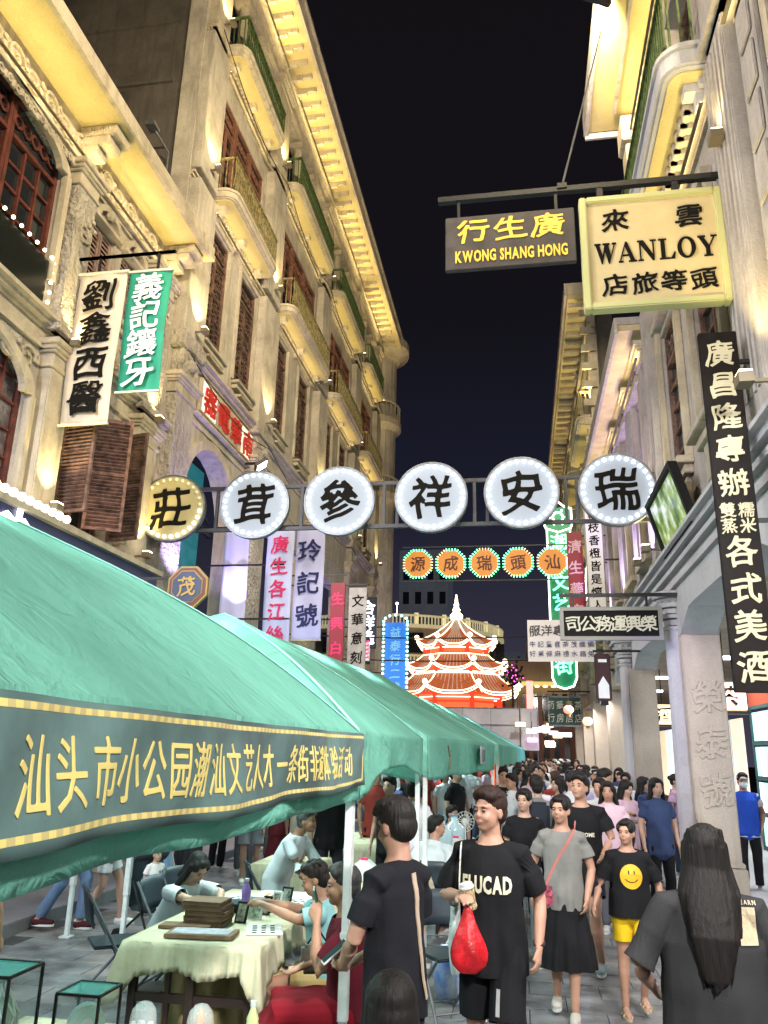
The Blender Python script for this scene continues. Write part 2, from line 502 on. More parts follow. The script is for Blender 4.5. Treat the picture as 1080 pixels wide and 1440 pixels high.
def strip(root, side, u0, u1, w, z, power, col=WARM, out=.25, plane=None):  # added strip lamp that brightens the soffit above, not a visible fixture
    f = FB(side, plane); f.b(u0, u1, w - .02, w + .02, z - .03, z - .01); o = f.obj('added_light_strip', FIXT, root)
    g = FB(side, plane); g.b(u0, u1, w - .012, w + .012, z - .009, z - .004); g.obj('lens', LAMPW, o, world=False)
    d = spot(root, (f.X(w), (u0 + u1) / 2, z), (f.X(w + out), (u0 + u1) / 2, z + 1), power, col, 170, kind='AREA', sx=u1 - u0, sy=.04)
    return o

def slatted(f, u0, u1, w0, w1, z0, z1, n):
    """louvred shutter leaf: frame and tilted slats"""
    t = 0.05
    f.b(u0, u0 + t, w0, w1, z0, z1); f.b(u1 - t, u1, w0, w1, z0, z1); f.b(u0 + t, u1 - t, w0, w1, z0, z0 + t); f.b(u0 + t, u1 - t, w0, w1, z1 - t, z1)
    f.b(u0 + t, u1 - t, w0, w1, (z0 + z1) / 2 - t / 2, (z0 + z1) / 2 + t / 2)

def slats(f, u0, u1, w, z0, z1, n, d=0.03):
    for i in range(n):
        z = z0 + (z1 - z0) * (i + 0.5) / n; h = (z1 - z0) / n * 0.42
        a, b = f.X(w - d / 2), f.X(w + d / 2)
        f.add([(a, u0, z + h), (a, u1, z + h), (b, u1, z - h), (b, u0, z - h), (a, u0, z + h + .008), (a, u1, z + h + .008), (b, u1, z - h + .008), (b, u0, z - h + .008)],
              [(0, 1, 2, 3), (7, 6, 5, 4), (0, 4, 5, 1), (3, 2, 6, 7)])

WIN = {}
def window(root, side, u, z, wd, ht, cols, rows, m=REDW, gm=GLASS_D, w=-0.18, plane=None, top=0, lattice=False, bar=0.035, fr=0.06):
    """window part at its own place: frame with glazing bars, each pane a sub-part; alike windows share mesh data"""
    key = (side, wd, ht, cols, rows, m.name, gm.name, top, lattice)
    f0 = FB(side, 0)
    if key not in WIN:
        f = FB(side, 0)
        f.b(-wd / 2, -wd / 2 + fr, 0, .07, 0, ht); f.b(wd / 2 - fr, wd / 2, 0, .07, 0, ht)
        f.b(-wd / 2 + fr, wd / 2 - fr, 0, .07, 0, fr); f.b(-wd / 2 + fr, wd / 2 - fr, 0, .07, ht - fr, ht)
        if top: f.b(-wd / 2 + fr, wd / 2 - fr, 0, .08, top - fr / 2, top + fr / 2)
        iw = wd - 2 * fr; zt = (top - fr / 2) if top else ht - fr
        for i in range(1, cols):
            x = -wd / 2 + fr + iw * i / cols; bb = bar * (1.7 if cols % 2 == 0 and i == cols // 2 else 1)
            f.b(x - bb / 2, x + bb / 2, .01, .06, fr, zt)
        for j in range(1, rows):
            zz = fr + (zt - fr) * j / rows
            for i in range(cols):
                x = -wd / 2 + fr + iw * i / cols
                f.b(x + bar, x + iw / cols - bar, .015, .05, zz - bar / 2, zz + bar / 2)
        if lattice:
            n = int(ht / 0.16)
            for i in range(n):
                zz = fr + (zt - fr) * i / n; dz = (zt - fr) / n
                for c in (-1, 1):
                    xa, xb = (-wd / 2 + fr, -.02) if c < 0 else (.02, wd / 2 - fr)
                    f.bar((f.X(.03), xa, zz), (f.X(.03), xb, zz + dz * 1.5 if zz + dz * 1.5 < zt else zt), .014, .02)
                    f.bar((f.X(.035), xb, zz), (f.X(.035), xa, zz + dz * 1.5 if zz + dz * 1.5 < zt else zt), .014, .02)
        if top:
            for i in range(5):
                x = -wd / 2 + fr + iw * (i + .5) / 5
                f.ring(x, iw / 14, iw / 10 + .012, (top + ht) / 2 - .02, .02, .05, n=8, a1=2 * pi)
        pm = MB(); g = FB(side, 0); g.b(-iw / cols / 2 + bar * .4, iw / cols / 2 - bar * .4, .0, .012, .01, (zt - fr) / rows - .01)
        tp = None
        if top:
            h = FB(side, 0); h.b(-iw / 2, iw / 2, 0, .012, top + fr / 2, ht - fr); tp = h.mesh('pane'); tp.materials.append(gm)
        WIN[key] = (f.mesh('window'), g.mesh('pane'), tp)
        WIN[key][1].materials.append(gm)
    fm, pm, tp = WIN[key]
    f1 = FB(side, plane)
    o = put('window', fm, m, root, True, (f1.X(w), u, z))
    iw = wd - 2 * fr; zt = (top - fr / 2) if top else ht - fr
    for i in range(cols):
        for j in range(rows):
            put('pane', pm, None, o, False, (0, -wd / 2 + fr + iw * (i + .5) / cols, fr + (zt - fr) * j / rows))
    if tp: put('pane', tp, None, o, False)
    return o

# ------------------------------------------------------------------ ground
PAVE = mat('paving_stone_grey', (0.19, 0.20, 0.22), 0.45, 'noise', 1.6, 0.4, bump=0.35, bscale=25)
BED = mat('mortar_bed', (0.05, 0.05, 0.055), 0.9, 'noise', 8, 0.3)
gm_ = MB().box(-70, 70, -25, 220, -0.6, -0.012)
tag(gm_.obj('ground', BED), kind='structure')
pave = thing('pavement', 'grey stone slabs of the street', 'paving', kind='structure'); del pave['category']
sw, sl, gp = 0.6, 0.4, 0.008
slabs = []
for v in range(4):
    m_ = MB(); r_ = random.Random(v)
    t = [r_.uniform(-.002, .002) for _ in range(4)]
    a, b = sw / 2 - gp / 2, sl / 2 - gp / 2
    m_.add([(-a, -b, -.03), (a, -b, -.03), (a, b, -.03), (-a, b, -.03), (-a, -b, t[0] - .004), (a, -b, t[1] - .004), (a, b, t[2] - .004), (-a, b, t[3] - .004),
            (-a + .006, -b + .006, t[0]), (a - .006, -b + .006, t[1]), (a - .006, b - .006, t[2]), (-a + .006, b - .006, t[3])],
           [(0, 1, 5, 4), (1, 2, 6, 5), (2, 3, 7, 6), (3, 0, 4, 7), (4, 5, 9, 8), (5, 6, 10, 9), (6, 7, 11, 10), (7, 4, 8, 11), (8, 9, 10, 11)])
    me = m_.mesh('paving_stone')
    me.materials.append(mat('paving_stone_%d' % v, [(0.22, 0.225, 0.235), (0.25, 0.25, 0.255), (0.19, 0.20, 0.21), (0.235, 0.225, 0.22)][v], 0.42, 'noise', 2.2, 0.45, bump=0.35, bscale=22))
    slabs.append(me)
cnt = 0; rest = MB()
order = []
for j in range(-6, 80):
    for i in range(-10, 5):
        x = (i + (0.5 if j % 2 else 0)) * sw; y = 0.3 + j * sl
        if x < -5.3 or x > 2.2: continue
        show = (4.9 < y < 13 and -0.9 < x < 2.1) or (6.5 < y < 11 and x < -2.2)
        order.append((not show, y, x))
order.sort()
for k, (ns, y, x) in enumerate(order):
    if not ns and cnt < 290:
        put('paving_stone', slabs[rng.integers(4)], None, pave, False, (x, y, 0)); cnt += 1
    else:
        a, b = sw / 2 - gp / 2, sl / 2 - gp / 2
        rest.box(x - a, x + a, y - b, y + b, -.03, -.001)
tag(rest.obj('far_paving_stones', PAVE, pave, fix=False), kind='stuff')
# kerbs and raised arcade floors
tag(MB().box(-5.55, -5.35, -8, 60, -.05, .13).box(-12, -5.56, -8, 60, -.05, .12).obj('left_arcade_floor', stained('dark_granite', (.20, .19, .21), dirt=(.1, .1, .11), amt=.4, vstreak=False), bevel=0.01), kind='structure')
tag(MB().box(2.22, 7.5, -8, 60, -.05, .05).obj('right_arcade_floor', GRANV, bevel=0.01), kind='structure')

# ------------------------------------------------------------------ left building, near: low block with arched windows
def corbel(root, side, u, z, d=0.62, wd=0.36, name='bracket', plane=None):
    f = FB(side, plane)
    f.b(u - wd / 2, u + wd / 2, 0, d, z - .16, z - .02)
    f.b(u - wd / 2 + .04, u + wd / 2 - .04, 0, d * .8, z - .28, z - .16)
    f.b(u - wd / 2 + .08, u + wd / 2 - .08, 0, d * .45, z - .42, z - .28)
    for i in range(3):   # carved scrolls on the side faces
        f.ring(u, .02, .05, 0, 0, 0, n=2)
    k = FB(side, plane)
    o = f.obj('bracket', MOLD, root, bevel=0.012)
    for s in (-1, 1):
        for i in range(4):
            ww = d * (i + .6) / 4.4
            k.b(u + s * (wd / 2), u + s * (wd / 2 + .015), ww - .05, ww + .05, z - .14, z - .12); k.b(u + s * (wd / 2), u + s * (wd / 2 + .015), ww - .05, ww - .03, z - .12, z - .05)
            k.b(u + s * (wd / 2), u + s * (wd / 2 + .015), ww - .01, ww + .01, z - .11, z - .05)
    k.obj('carving', MOLD, o, world=False)
    return o

def pilaster(root, side, u0, u1, z0, z1, pr=0.22, m=PL, cap=True, plane=None, fluted=False):
    f = FB(side, plane)
    f.b(u0, u1, -.02, pr, z0, z1)
    o = f.obj('pilaster', m, root, bevel=0.015)
    if cap:
        c = FB(side, plane)
        for i, (e, h) in enumerate(((.03, .05), (.01, .16), (.05, .04), (.08, .06), (.12, .08))):
            c.b(u0 - e, u1 + e, -.02, pr + e, z1 + (.0, .05, .21, .25, .31)[i], z1 + (.0, .05, .21, .25, .31)[i] + h)
        c.obj('capital', MOLD, o, bevel=0.008, world=False)
        c = FB(side, plane)
        for i, (e, h) in enumerate(((.06, .12), (.03, .06))):
            c.b(u0 - e, u1 + e, -.02, pr + e, z0 + (.0, .12)[i], z0 + (.0, .12)[i] + h)
        c.obj('plinth', m, o, bevel=0.008, world=False)
    if fluted:
        c = FB(side, plane); n = int((u1 - u0) / .12)
        for i in range(n):
            uu = u0 + (u1 - u0) * (i + .5) / n
            c.b(uu - .03, uu + .03, pr - .01, pr + .02, z0 + .3, z1 - .1)
        c.obj('fluting', m, o, world=False)
    return o

def scrollwork(root, side, u0, u1, z0, z1, w, m, n, seed=0, parent_world=True, plane=None):
    """raised plaster relief: spiral tendrils along a band"""
    f = FB(side, plane); r_ = random.Random(seed); L = (u1 - u0) / n; h = (z1 - z0)
    for i in range(n):
        uc = u0 + L * (i + .5); s = 1 if i % 2 else -1
        pts = []
        for k in range(13):
            a = k / 12 * 2.6 * pi; rr = min(h * .48, L * .48) * (1 - k / 15)
            pts.append((uc + rr * cos(a), (z0 + z1) / 2 + s * rr * sin(a)))
        for p, q in zip(pts, pts[1:]):
            f.bar((f.X(w + .02), p[0], p[1]), (f.X(w + .02), q[0], q[1]), .035, .05, up=(1, 0, 0))
        for k in range(3):
            a = r_.uniform(0, 6.28); rr = h * .3
            f.ball((f.X(w + .02), uc + L * .5 + rr * .3 * cos(a), (z0 + z1) / 2 + rr * sin(a)), .035, 6, 4, (1, 1.4, 1))
    return tag(f.obj('scroll_relief', m, root, fix=False), kind='stuff')

b1 = thing('arcade_house', 'low weathered house with arched red windows and deep ochre eaves', 'building', (-6.3, 8, 0))
f = FB('L')
YA = [(3.2, 3.8), (8.72, 9.22), (11.25, 11.95)]
holes = [(4.2, 8.55, 4.6, 7.04), (4.2, 8.55, 7.45, 10.27), (9.42, 10.12, 8.55, 9.75), (10.35, 11.05, 8.55, 9.75), (9.5, 10.95, 4.95, 6.65), (-2.5, 2.4, 4.6, 10)]
f.wall(-3, 12.35, 3.9, 10.85, holes)
f.obj('front_wall', PL, b1)
for zc, rs in ((6.3, .72), (9.75, .5)):
    f = FB('L'); f.arch(6.375, 2.175, zc, zc + rs + .02, -.34, .004, 2.175, rise=rs, n=18)
    f.obj('arch_masonry', RELIEF, b1)
    f = FB('L'); f.ring(6.375, 2.0, 2.22, zc, .0, .10, k=rs / 2.1, n=24); f.b(4.1, 4.22, 0, .1, zc - 1.7, zc); f.b(8.53, 8.63, 0, .1, zc - 1.7, zc)
    f.obj('arch_moulding', MOLD, b1)
for u0, z0, ht, g_ in ((4.2, 7.45, 2.75, GLASS_D), (4.2, 4.6, 2.35, CURT)):
    for i in range(4):
        wd = 4.35 / 4
        window(b1, 'L', u0 + wd * (i + .5), z0, wd - .01, ht, 3, 6, REDW, g_, w=-.14, top=ht - .62 if z0 > 7 else 0)
for u in (9.77, 10.7):
    window(b1, 'L', u, 8.55, .7, 1.2, 2, 3, REDW, GLASS_D, w=-.16)
    f = FB('L'); slatted(f, u - .33, u - .01, -.10, -.06, 8.58, 9.72, 1); slatted(f, u + .01, u + .33, -.10, -.06, 8.58, 9.72, 1)
    slats(f, u - .29, u - .05, -.08, 8.62, 9.68, 13); slats(f, u + .05, u + .29, -.08, 8.62, 9.68, 13)
    f.obj('shutter', mat('pale_louvres', (0.30, 0.20, 0.17), .6, 'noise', 8, .4), b1)
    f = FB('L'); f.ring(u, .30, .42, 9.78, 0, .09, k=.75, n=10); f.ball((f.X(.06), u, 9.98), .10, 8, 6); f.b(u - .42, u + .42, 0, .1, 9.74, 9.8)
    f.obj('window_crest', MOLD, b1)
    f = FB('L'); f.b(u - .45, u + .45, 0, .14, 8.42, 8.52); f.b(u - .38, u + .38, 0, .08, 8.32, 8.42); f.obj('sill', MOLD, b1, bevel=.01)
for a, b in YA:
    pilaster(b1, 'L', a, b, 7.35, 9.75, .17, RELIEF); pilaster(b1, 'L', a, b, 3.9, 6.8, .19, MOLD)
f = FB('L')
f.mould(-3, 12.35, 7.05, [(.06, .05), (.012, .24), (.06, .05), (.14, .06), (.22, .06)]); f.mould(-3, 12.35, 10.1, [(.05, .06), (.1, .05)]); f.mould(-3, 12.35, 4.35, [(.1, .08), (.22, .07), (.3, .05)])
f.obj('string_course', MOLD, b1)
scrollwork(b1, 'L', 3.9, 8.6, 6.6, 7.0, .0, MOLD, 12, 1)
scrollwork(b1, 'L', 3.4, 12.2, 10.3, 10.75, .0, MOLD, 22, 2)
scrollwork(b1, 'L', 4.0, 8.6, 9.98, 10.12, .06, MOLD, 26, 6)
scrollwork(b1, 'L', 9.4, 11.1, 7.5, 8.25, .0, MOLD, 4, 3)
for u, z0, z1 in ((8.97, 8.6, 9.6), (11.6, 8.6, 9.6)):
    scrollwork(b1, 'L', u - .18, u + .18, z0, z1, .17, MOLD, 1, 4)
f = FB('L'); f.b(-3, 12.33, -.3, .66, 10.85, 10.95); f.obj('eaves_soffit', SOFF, b1)
f = FB('L'); f.b(-3, 12.34, -.3, .72, 10.953, 11.12); f.b(-3, 12.34, .663, .74, 10.84, 10.953); f.b(-3, 12.34, -6, -.3, 10.9, 11.0); f.obj('roof_slab', MOLD, b1)
for u in (3.5, 9.0, 11.95): corbel(b1, 'L', u, 10.85, .58, .42)
# dark board with warm bulbs under the upper arched window
f = FB('L'); f.b(4.25, 8.5, -.06, .05, 7.5, 8.3); f.obj('dark_board', mat('smoked_board', (.012, .014, .012), .25, spec=.4), b1)
bb = MB().ball((0, 0, 0), .026, 8, 5).mesh('bulb', smooth=True); bb.materials.append(BULBY)
pts = [(6.4 + i * .175, 8.36) for i in range(13)] + [(8.56, 8.3 - i * .15) for i in range(6)]
for u, z in pts: put('bulb', bb, None, b1, True, (-6.22, u, z))
# open louvred shutters of the lower window
SHM = mat('rust_shutter', (0.34, 0.17, 0.13), .6, 'noise', 9, .5)
window(b1, 'L', 10.22, 4.95, 1.45, 1.7, 4, 4, DARKW, GLASS_D, w=-.25)
for hu, ang, m_ in ((9.48, 100, BRW), (10.2, 62, SHM), (10.97, 100, BRW)):
    g = MB(); t = .045; wd = .56
    g.box(0, .04, 0, t, 0, 1.75).box(0, .04, wd - t, wd, 0, 1.75).box(0, .04, t, wd - t, 0, t).box(0, .04, t, wd - t, 1.7, 1.75).box(0, .04, t, wd - t, .85, .9)
    for i in range(30):
        z = .06 + i * .055
        g.add([(-.005, t, z), (-.005, wd - t, z), (.045, wd - t, z + .04), (.045, t, z + .04), (-.005, t, z + .008), (-.005, wd - t, z + .008), (.045, wd - t, z + .048), (.045, t, z + .048)], [(0, 1, 2, 3), (7, 6, 5, 4), (0, 4, 5, 1), (3, 2, 6, 7)])
    o = g.obj('shutter', m_, None); o.location = (-6.27, hu, 4.95); o.rotation_euler = (0, 0, -R(ang)); par(o, b1)
# shop fascia with script letters and bulb row
f = FB('L'); f.b(3.0, 12.0, .1, .42, 3.75, 4.62); f.obj('shop_fascia', mat('navy_fascia', (0.035, 0.04, 0.10), .4), b1)
f = FB('L'); f.b(3.0, 12.05, .08, .5, 4.62, 4.70); f.obj('gilt_ledge', MOLD, b1)
for i in range(16): put('bulb', bb, None, b1, True, (-5.86, 6.7 + i * .165, 4.78)).scale = (2.1, 2.1, 2.1)
put('script_lettering', glyph_mesh([('o', 7.98, 4.36, .62, .62), ('b', 8.28, 4.42, .62, .66)], .035, 1, 'script_lettering', .02), glow('white_neon', (1, .95, .97), 5), b1, True, (-5.87, 0, 0), (0, 0, pi / 2))
for z in (4.35, 4.2):
    for i in range(2): put('bulb', bb, None, b1, True, (-5.86, 8.9 + i * .2, z)).scale = (2.1, 2.1, 2.1)
# arcade pillars, ceiling and shop rooms behind
for u in (-2, 3.45, 8.9, 12.1):
    f = FB('L'); f.b(u - .3, u + .3, -.5, .1, .12, 3.9); f.obj('arcade_pillar', GRAN, b1, bevel=.02)
f = FB('L'); f.b(-3, 12.3, -3.4, -.35, 3.75, 3.9); f.obj('arcade_ceiling', PLD, b1)
f = FB('L'); f.b(-3, 12.3, -3.6, -3.4, .12, 3.75); f.b(-3, 12.3, -6, -5.8, 3.9, 11); f.obj('back_wall', mat('shop_back', (.12, .07, .06), .7, 'noise', 1.2, .6), b1)
for u in (1.0, 4.5, 7.0, 9.7):
    f = FB('L'); f.b(u - .9, u + .9, -3.38, -3.33, .9, 2.9); f.obj('shop_window', glow('shop_glow_dim', (.85, .9, 1.0), 0.45), b1)
    f = FB('L'); f.b(u - .6, u + .6, -1.9, -1.75, 3.68, 3.745); f.obj('ceiling_light', glow('tube_glow', (.9, .96, 1), 6), b1)
    spot(b1, (-8.05, u, 3.6), (-8.05, u, 0), 30, COOL, 160, kind='AREA', sx=1.0, sy=.2)
for u in (3.5, 8.97, 11.6):
    uplight(b1, 'L', u, 7.32, .40, 130, up=2.0, ang=80, out=.25); uplight(b1, 'L', u, 4.95, .45, 110, up=1.6, ang=80, out=.25)
strip(b1, 'L', 3.0, 12.0, .20, 10.22, 48)

f = FB('L')
for u in (9.28, 12.1): f.cyl((f.X(.03), u, 4.7), (f.X(.03), u, 10.0), .018, n=6)
f.b(9.2, 9.36, 0, .08, 6.9, 7.04)
tag(f.obj('conduit', PIPE, b1))
# ------------------------------------------------------------------ left building, far: four storeys with balconies and modillion cornice
b2 = thing('balcony_house', 'tall cream house with stacked balconies and a long bracketed cornice', 'building', (-6.3, 22, 0))
f = FB('L'); f.box(-9.9, -6.71, 12.40, 12.66, 0, 19.6); f.b(12.36, 12.9, -1.2, 0, 18.4, 20.2)
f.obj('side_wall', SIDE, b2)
f = FB('L')
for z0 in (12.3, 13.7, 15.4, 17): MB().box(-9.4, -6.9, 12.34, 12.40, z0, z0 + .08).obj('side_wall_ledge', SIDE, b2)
cl = MB().cyl((-6.72, 12.2, 11.3), (-6.72, 12.2, 13.4), .02).cyl((-6.72, 12.2, 13.4), (-6.9, 11.9, 13.7), .02).box(-7.02, -6.82, 11.7, 11.95, 13.68, 13.76); cl.obj('lamp_bracket', STEEL, b2)
PILS = [(12.38, 13.3), (16.75, 17.9), (22.3, 23.4), (27.8, 28.8), (32.4, 33.3)]
bays = [(13.3, 16.75), (17.9, 22.3), (23.4, 27.8), (28.8, 32.4)]
holes = [(13.35, 16.2, 3.9, 7.9)]
tall = []; up1 = []; up2 = []
for k, (a, b) in enumerate(bays):
    L_ = b - a
    c1, c2 = a + L_ * (.22 if k else .24), a + L_ * (.74 if k else .80)
    for c in (c1, c2): tall.append(c); holes.append((c - .58, c + .58, 9.95, 12.75))
    up1.append((a + .25, b - .25)); holes.append((a + .25, b - .25, 13.5, 16.2))
    holes.append((a + .2, b - .2, 17.4, 19.9))
    if k: holes.append((a + .6, b - .6, 3.9, 7.4))
f.v = []; f.f = []
f.wall(12.36, 36.0, 3.6, 20.8, holes, .4)
f.obj('front_wall', PL, b2)
f = FB('L'); f.arch(14.78, 1.42, 6.5, 7.92, -.39, -.001, 1.43, rise=1.38); f.b(13.35, 13.37, -.4, -.001, 3.9, 6.5)
f.obj('arch_masonry', PL, b2)
f = FB('L'); f.ring(14.78, 1.36, 1.56, 6.5, .0, .07, n=22); f.b(13.22, 13.42, 0, .07, 3.9, 6.5); f.b(16.14, 16.34, 0, .07, 3.9, 6.5); f.b(13.1, 13.5, 0, .14, 6.42, 6.56); f.b(16.06, 16.46, 0, .14, 6.42, 6.56)
f.obj('arch_moulding', MOLD, b2)
f = FB('L'); f.b(13.3, 16.3, -.9, -.8, 3.9, 8.0); f.obj('arch_screen', mat('teal_screen', (.02, .10, .11), .4, 'noise', 2, .5, emit=(.05, .35, .38), es=.35), b2)
put('poster_mark', glyph_mesh([('化', 14.7, 6.9, .5, .4)], .03, 1, 'poster_mark', .01), glow('red_mark', (1, .1, .12), 1.2), b2, True, (-7.09, 0, 0), (0, 0, pi / 2))
f = FB('L'); f.bar((f.X(-.5), 13.5, 7.6), (f.X(-.5), 16.1, 6.7), .05).bar((f.X(-.5), 13.5, 7.3), (f.X(-.5), 16.1, 6.4), .05).b(13.35, 16.2, -.5, -.44, 6.4, 6.46); f.obj('arch_bar', IRON, b2)
# carved name panel with glowing red characters
f = FB('L'); f.b(13.75, 17.0, .02, .09, 8.42, 9.14); f.obj('name_panel', MOLD, b2)
f = FB('L'); f.mould(13.6, 17.1, 8.3, [(.12, .05), (.06, .03)]); f.mould(12.4, 33, 9.22, [(.08, .06), (.16, .07), (.24, .07)]); f.mould(12.4, 33, 8.1, [(.04, .04)])
f.mould(12.4, 33, 13.0, [(.05, .06), (.1, .06)]); f.mould(12.4, 33, 16.75, [(.05, .06), (.1, .06)])
f.obj('string_course', MOLD, b2)
PANEL_GLOW = glow('panel_back_glow', (1, .80, .55), .7)
for i, ch in enumerate('器電華南'):
    u = 14.2 + i * .78
    f = FB('L'); f.b(u - .37, u + .37, .09, .1, 8.46, 9.1)
    if i in (0, 3): f.obj('backlight', PANEL_GLOW, b2)
    put('character', char_mesh((ch, u, 8.78, .66, .6), 1, 'character', .05), mat('red_characters', (.30, .02, .015), .4, emit=(.8, .05, .02), es=.25), b2, True, (-6.19, 0, 0), (0, 0, pi / 2))
for c in tall:
    window(b2, 'L', c, 9.95, 1.16, 2.8, 2, 8, DARKW, GLASS_D, w=-.10, top=2.2, lattice=True)
    f = FB('L'); f.b(c - .62, c + .62, 0, .20, 9.86, 9.93); f.b(c - .55, c + .55, 0, .13, 9.76, 9.86); f.b(c - .42, c + .42, 0, .2, 9.6, 9.66); f.b(c - .36, c + .36, 0, .09, 9.5, 9.6)
    f.obj('sill', MOLD, b2, bevel=.01)
    f = FB('L'); f.b(c - .68, c - .59, 0, .06, 9.95, 12.78); f.b(c + .59, c + .68, 0, .06, 9.95, 12.78); f.b(c - .68, c + .68, 0, .06, 12.78, 12.9)
    f.obj('window_surround', PL, b2)
for a, b in up1:
    n = 3; wd = (b - a) / n
    for i in range(n): window(b2, 'L', a + wd * (i + .5), 13.5, round(wd - .08, 3), 2.7, 2, 5, mat('warm_red_frame', (.22, .095, .065), .5, 'noise', 6, .3), GLASS_D, w=-.09, top=2.05)
for k, (a, b) in enumerate(bays):
    window(b2, 'L', (a + b) / 2, 17.4, round(b - a - .42, 2), 2.5, 4, 3, DARKW, GLASS_D, w=-.9)
    f = FB('L')
    for s in (.33, .66):
        u = a + (b - a) * s; f.cyl((f.X(-.05), u, 17.3), (f.X(-.05), u, 19.8), .13, n=12); f.b(u - .2, u + .2, -.25, .15, 19.6, 19.8)
    f.obj('loggia_column', MOLD, b2)
RAIL = {}
def railing(root, side, u0, u1, w, z0, h, style, m, plane=None):
    f = FB(side, plane); n = max(2, int((u1 - u0) / .11))
    f.b(u0, u1, w - .03, w + .03, z0 + h - .05, z0 + h); f.b(u0, u1, w - .02, w + .02, z0 + .04, z0 + .07)
    f.b(u0, u0 + .05, -.02, w, z0 + h - .05, z0 + h); f.b(u1 - .05, u1, -.02, w, z0 + h - .05, z0 + h)
    for i in range(n + 1):
        u = u0 + (u1 - u0) * i / n
        if style == 'orn' and i < n:
            un = u0 + (u1 - u0) * (i + 1) / n
            f.bar((f.X(w), u, z0 + .06), (f.X(w), un, z0 + h - .05), .016, .02); f.bar((f.X(w + .01), un, z0 + .06), (f.X(w + .01), u, z0 + h - .05), .016, .02)
            f.ring((u + un) / 2, .022, .042, z0 + h * .78, w - .012, w + .012, n=8, a1=2 * pi)
            f.ring((u + un) / 2, .022, .042, z0 + h * .25, w - .012, w + .012, n=8, a1=2 * pi)
        else: f.b(u - .01, u + .01, w - .01, w + .01, z0 + .05, z0 + h - .04)
    for k in range(4):
        ww = w * (k + .5) / 4
        for uu in (u0 + .02, u1 - .02): f.b(uu - .01, uu + .01, ww - .012, ww + .012, z0 + .02, z0 + h - .04)
    return f.obj('railing', m, root, fix=False, world=False)

def balcony(root, side, u0, u1, z, pr=.66, th=.28, m=MOLD, rm=GRN_IRON, style='orn', rh=.95, plane=None, sof=SOFF, dent=True):
    rr = .28
    def plan(e, hh):
        f = FB(side, plane)
        pts = []
        for uc, a0 in ((u0 + rr, pi), (u1 - rr, pi / 2)):
            for k in range(6):
                a = a0 - k / 5 * pi / 2
                pts.append((uc + (rr + e) * cos(a) , pr - rr + (rr + e) * sin(a)))
        pts = [(u0 - e, -.02)] + pts + [(u1 + e, -.02)]
        return [(f.X(w), u) for u, w in pts]
    g = FB(side, plane)
    g.prism(plan(0, 0), z + .04, z + th - .06, 'z'); g.prism(plan(.04, 0), z + th - .06, z + th, 'z')
    g.prism(plan(-.04, 0), z + .02, z + .04, 'z')
    o = g.obj('balcony', m, root, fix=True)
    g = FB(side, plane); g.prism([(x, u) for x, u in plan(-.10, 0)], z + .002, z + .02, 'z'); g.obj('soffit', sof, o, world=False)
    if dent:
        g = FB(side, plane); n = int((u1 - u0 - .3) / .13)
        for i in range(n):
            u = u0 + .15 + (u1 - u0 - .3) * (i + .5) / n
            g.b(u - .035, u + .035, 0, .13, z - .10, z + .0)
        tag(g.obj('dentils', m, o, world=False, fix=False), kind='stuff')
    for u in (u0 + .35, u1 - .35, (u0 + u1) / 2):
        g = FB(side, plane); g.b(u - .09, u + .09, 0, pr * .5, z - .12, z); g.b(u - .07, u + .07, 0, pr * .28, z - .3, z - .12); g.obj('corbel', m, o, world=False)
    railing(o, side, u0 + .05, u1 - .05, pr - .06, z + th, rh, style, rm, plane)
    return o

ORN = mat('gilt_iron', (0.36, 0.30, 0.14), .5, 'noise', 9, .5, metal=.2)
for k, (a, b) in enumerate(bays):
    balcony(b2, 'L', a + .05, b - .3 + (.2 if k else 0), 13.16, .58, .22, MOLD, ORN, 'orn', .85)
    balcony(b2, 'L', a + .05, b - .3 + (.2 if k else 0), 17.06, .56, .22, MOLD, GRN_IRON, 'orn', .9)
for a, b in PILS:
    pilaster(b2, 'L', a, b, 9.45, 12.9, .25, PL, cap=False); pilaster(b2, 'L', a, b, 13.15, 16.7, .22, PL, cap=False); pilaster(b2, 'L', a + .1, b - .1, 16.9, 19.6, .20, MOLD, cap=True)
    pilaster(b2, 'L', a + .05, b - .05, 4.0, 8.2, .2, RELIEF, cap=True)
    f = FB('L'); f.b(a - .05, b + .05, 0, .3, 9.15, 9.45); f.b(a + .1, b - .1, .0, .24, 8.6, 9.15); f.ball((f.X(.2), (a + b) / 2, 8.9), .16, 8, 6); f.obj('pedestal', RELIEF, b2, bevel=.01)
f = FB('L'); f.mould(12.36, 34, 19.95, [(.12, .25), (.2, .1), (.14, .3), (.2, .12)])
f.obj('architrave', MOLD, b2)
f = FB('L'); f.b(12.34, 34.3, -.2, .93, 20.8, 20.95); f.obj('cornice_soffit', SOFF, b2)
f = FB('L'); f.b(12.32, 34.32, -.2, 1.0, 20.953, 21.25); f.b(12.32, 34.32, .933, 1.02, 20.76, 20.953); f.b(12.32, 34.32, -.2, 1.08, 21.25, 21.35); f.obj('cornice', MOLD, b2)
mod = FB('L', 0); mod.b(-.05, .05, .1, .78, -.13, 0); mod.b(-.05, .05, .1, .5, -.2, -.13); md = mod.mesh('modillion'); md.materials.append(MOLD)
for i in range(43): put('modillion', md, None, b2, True, (-6.3, 12.6 + i * .51, 20.8))
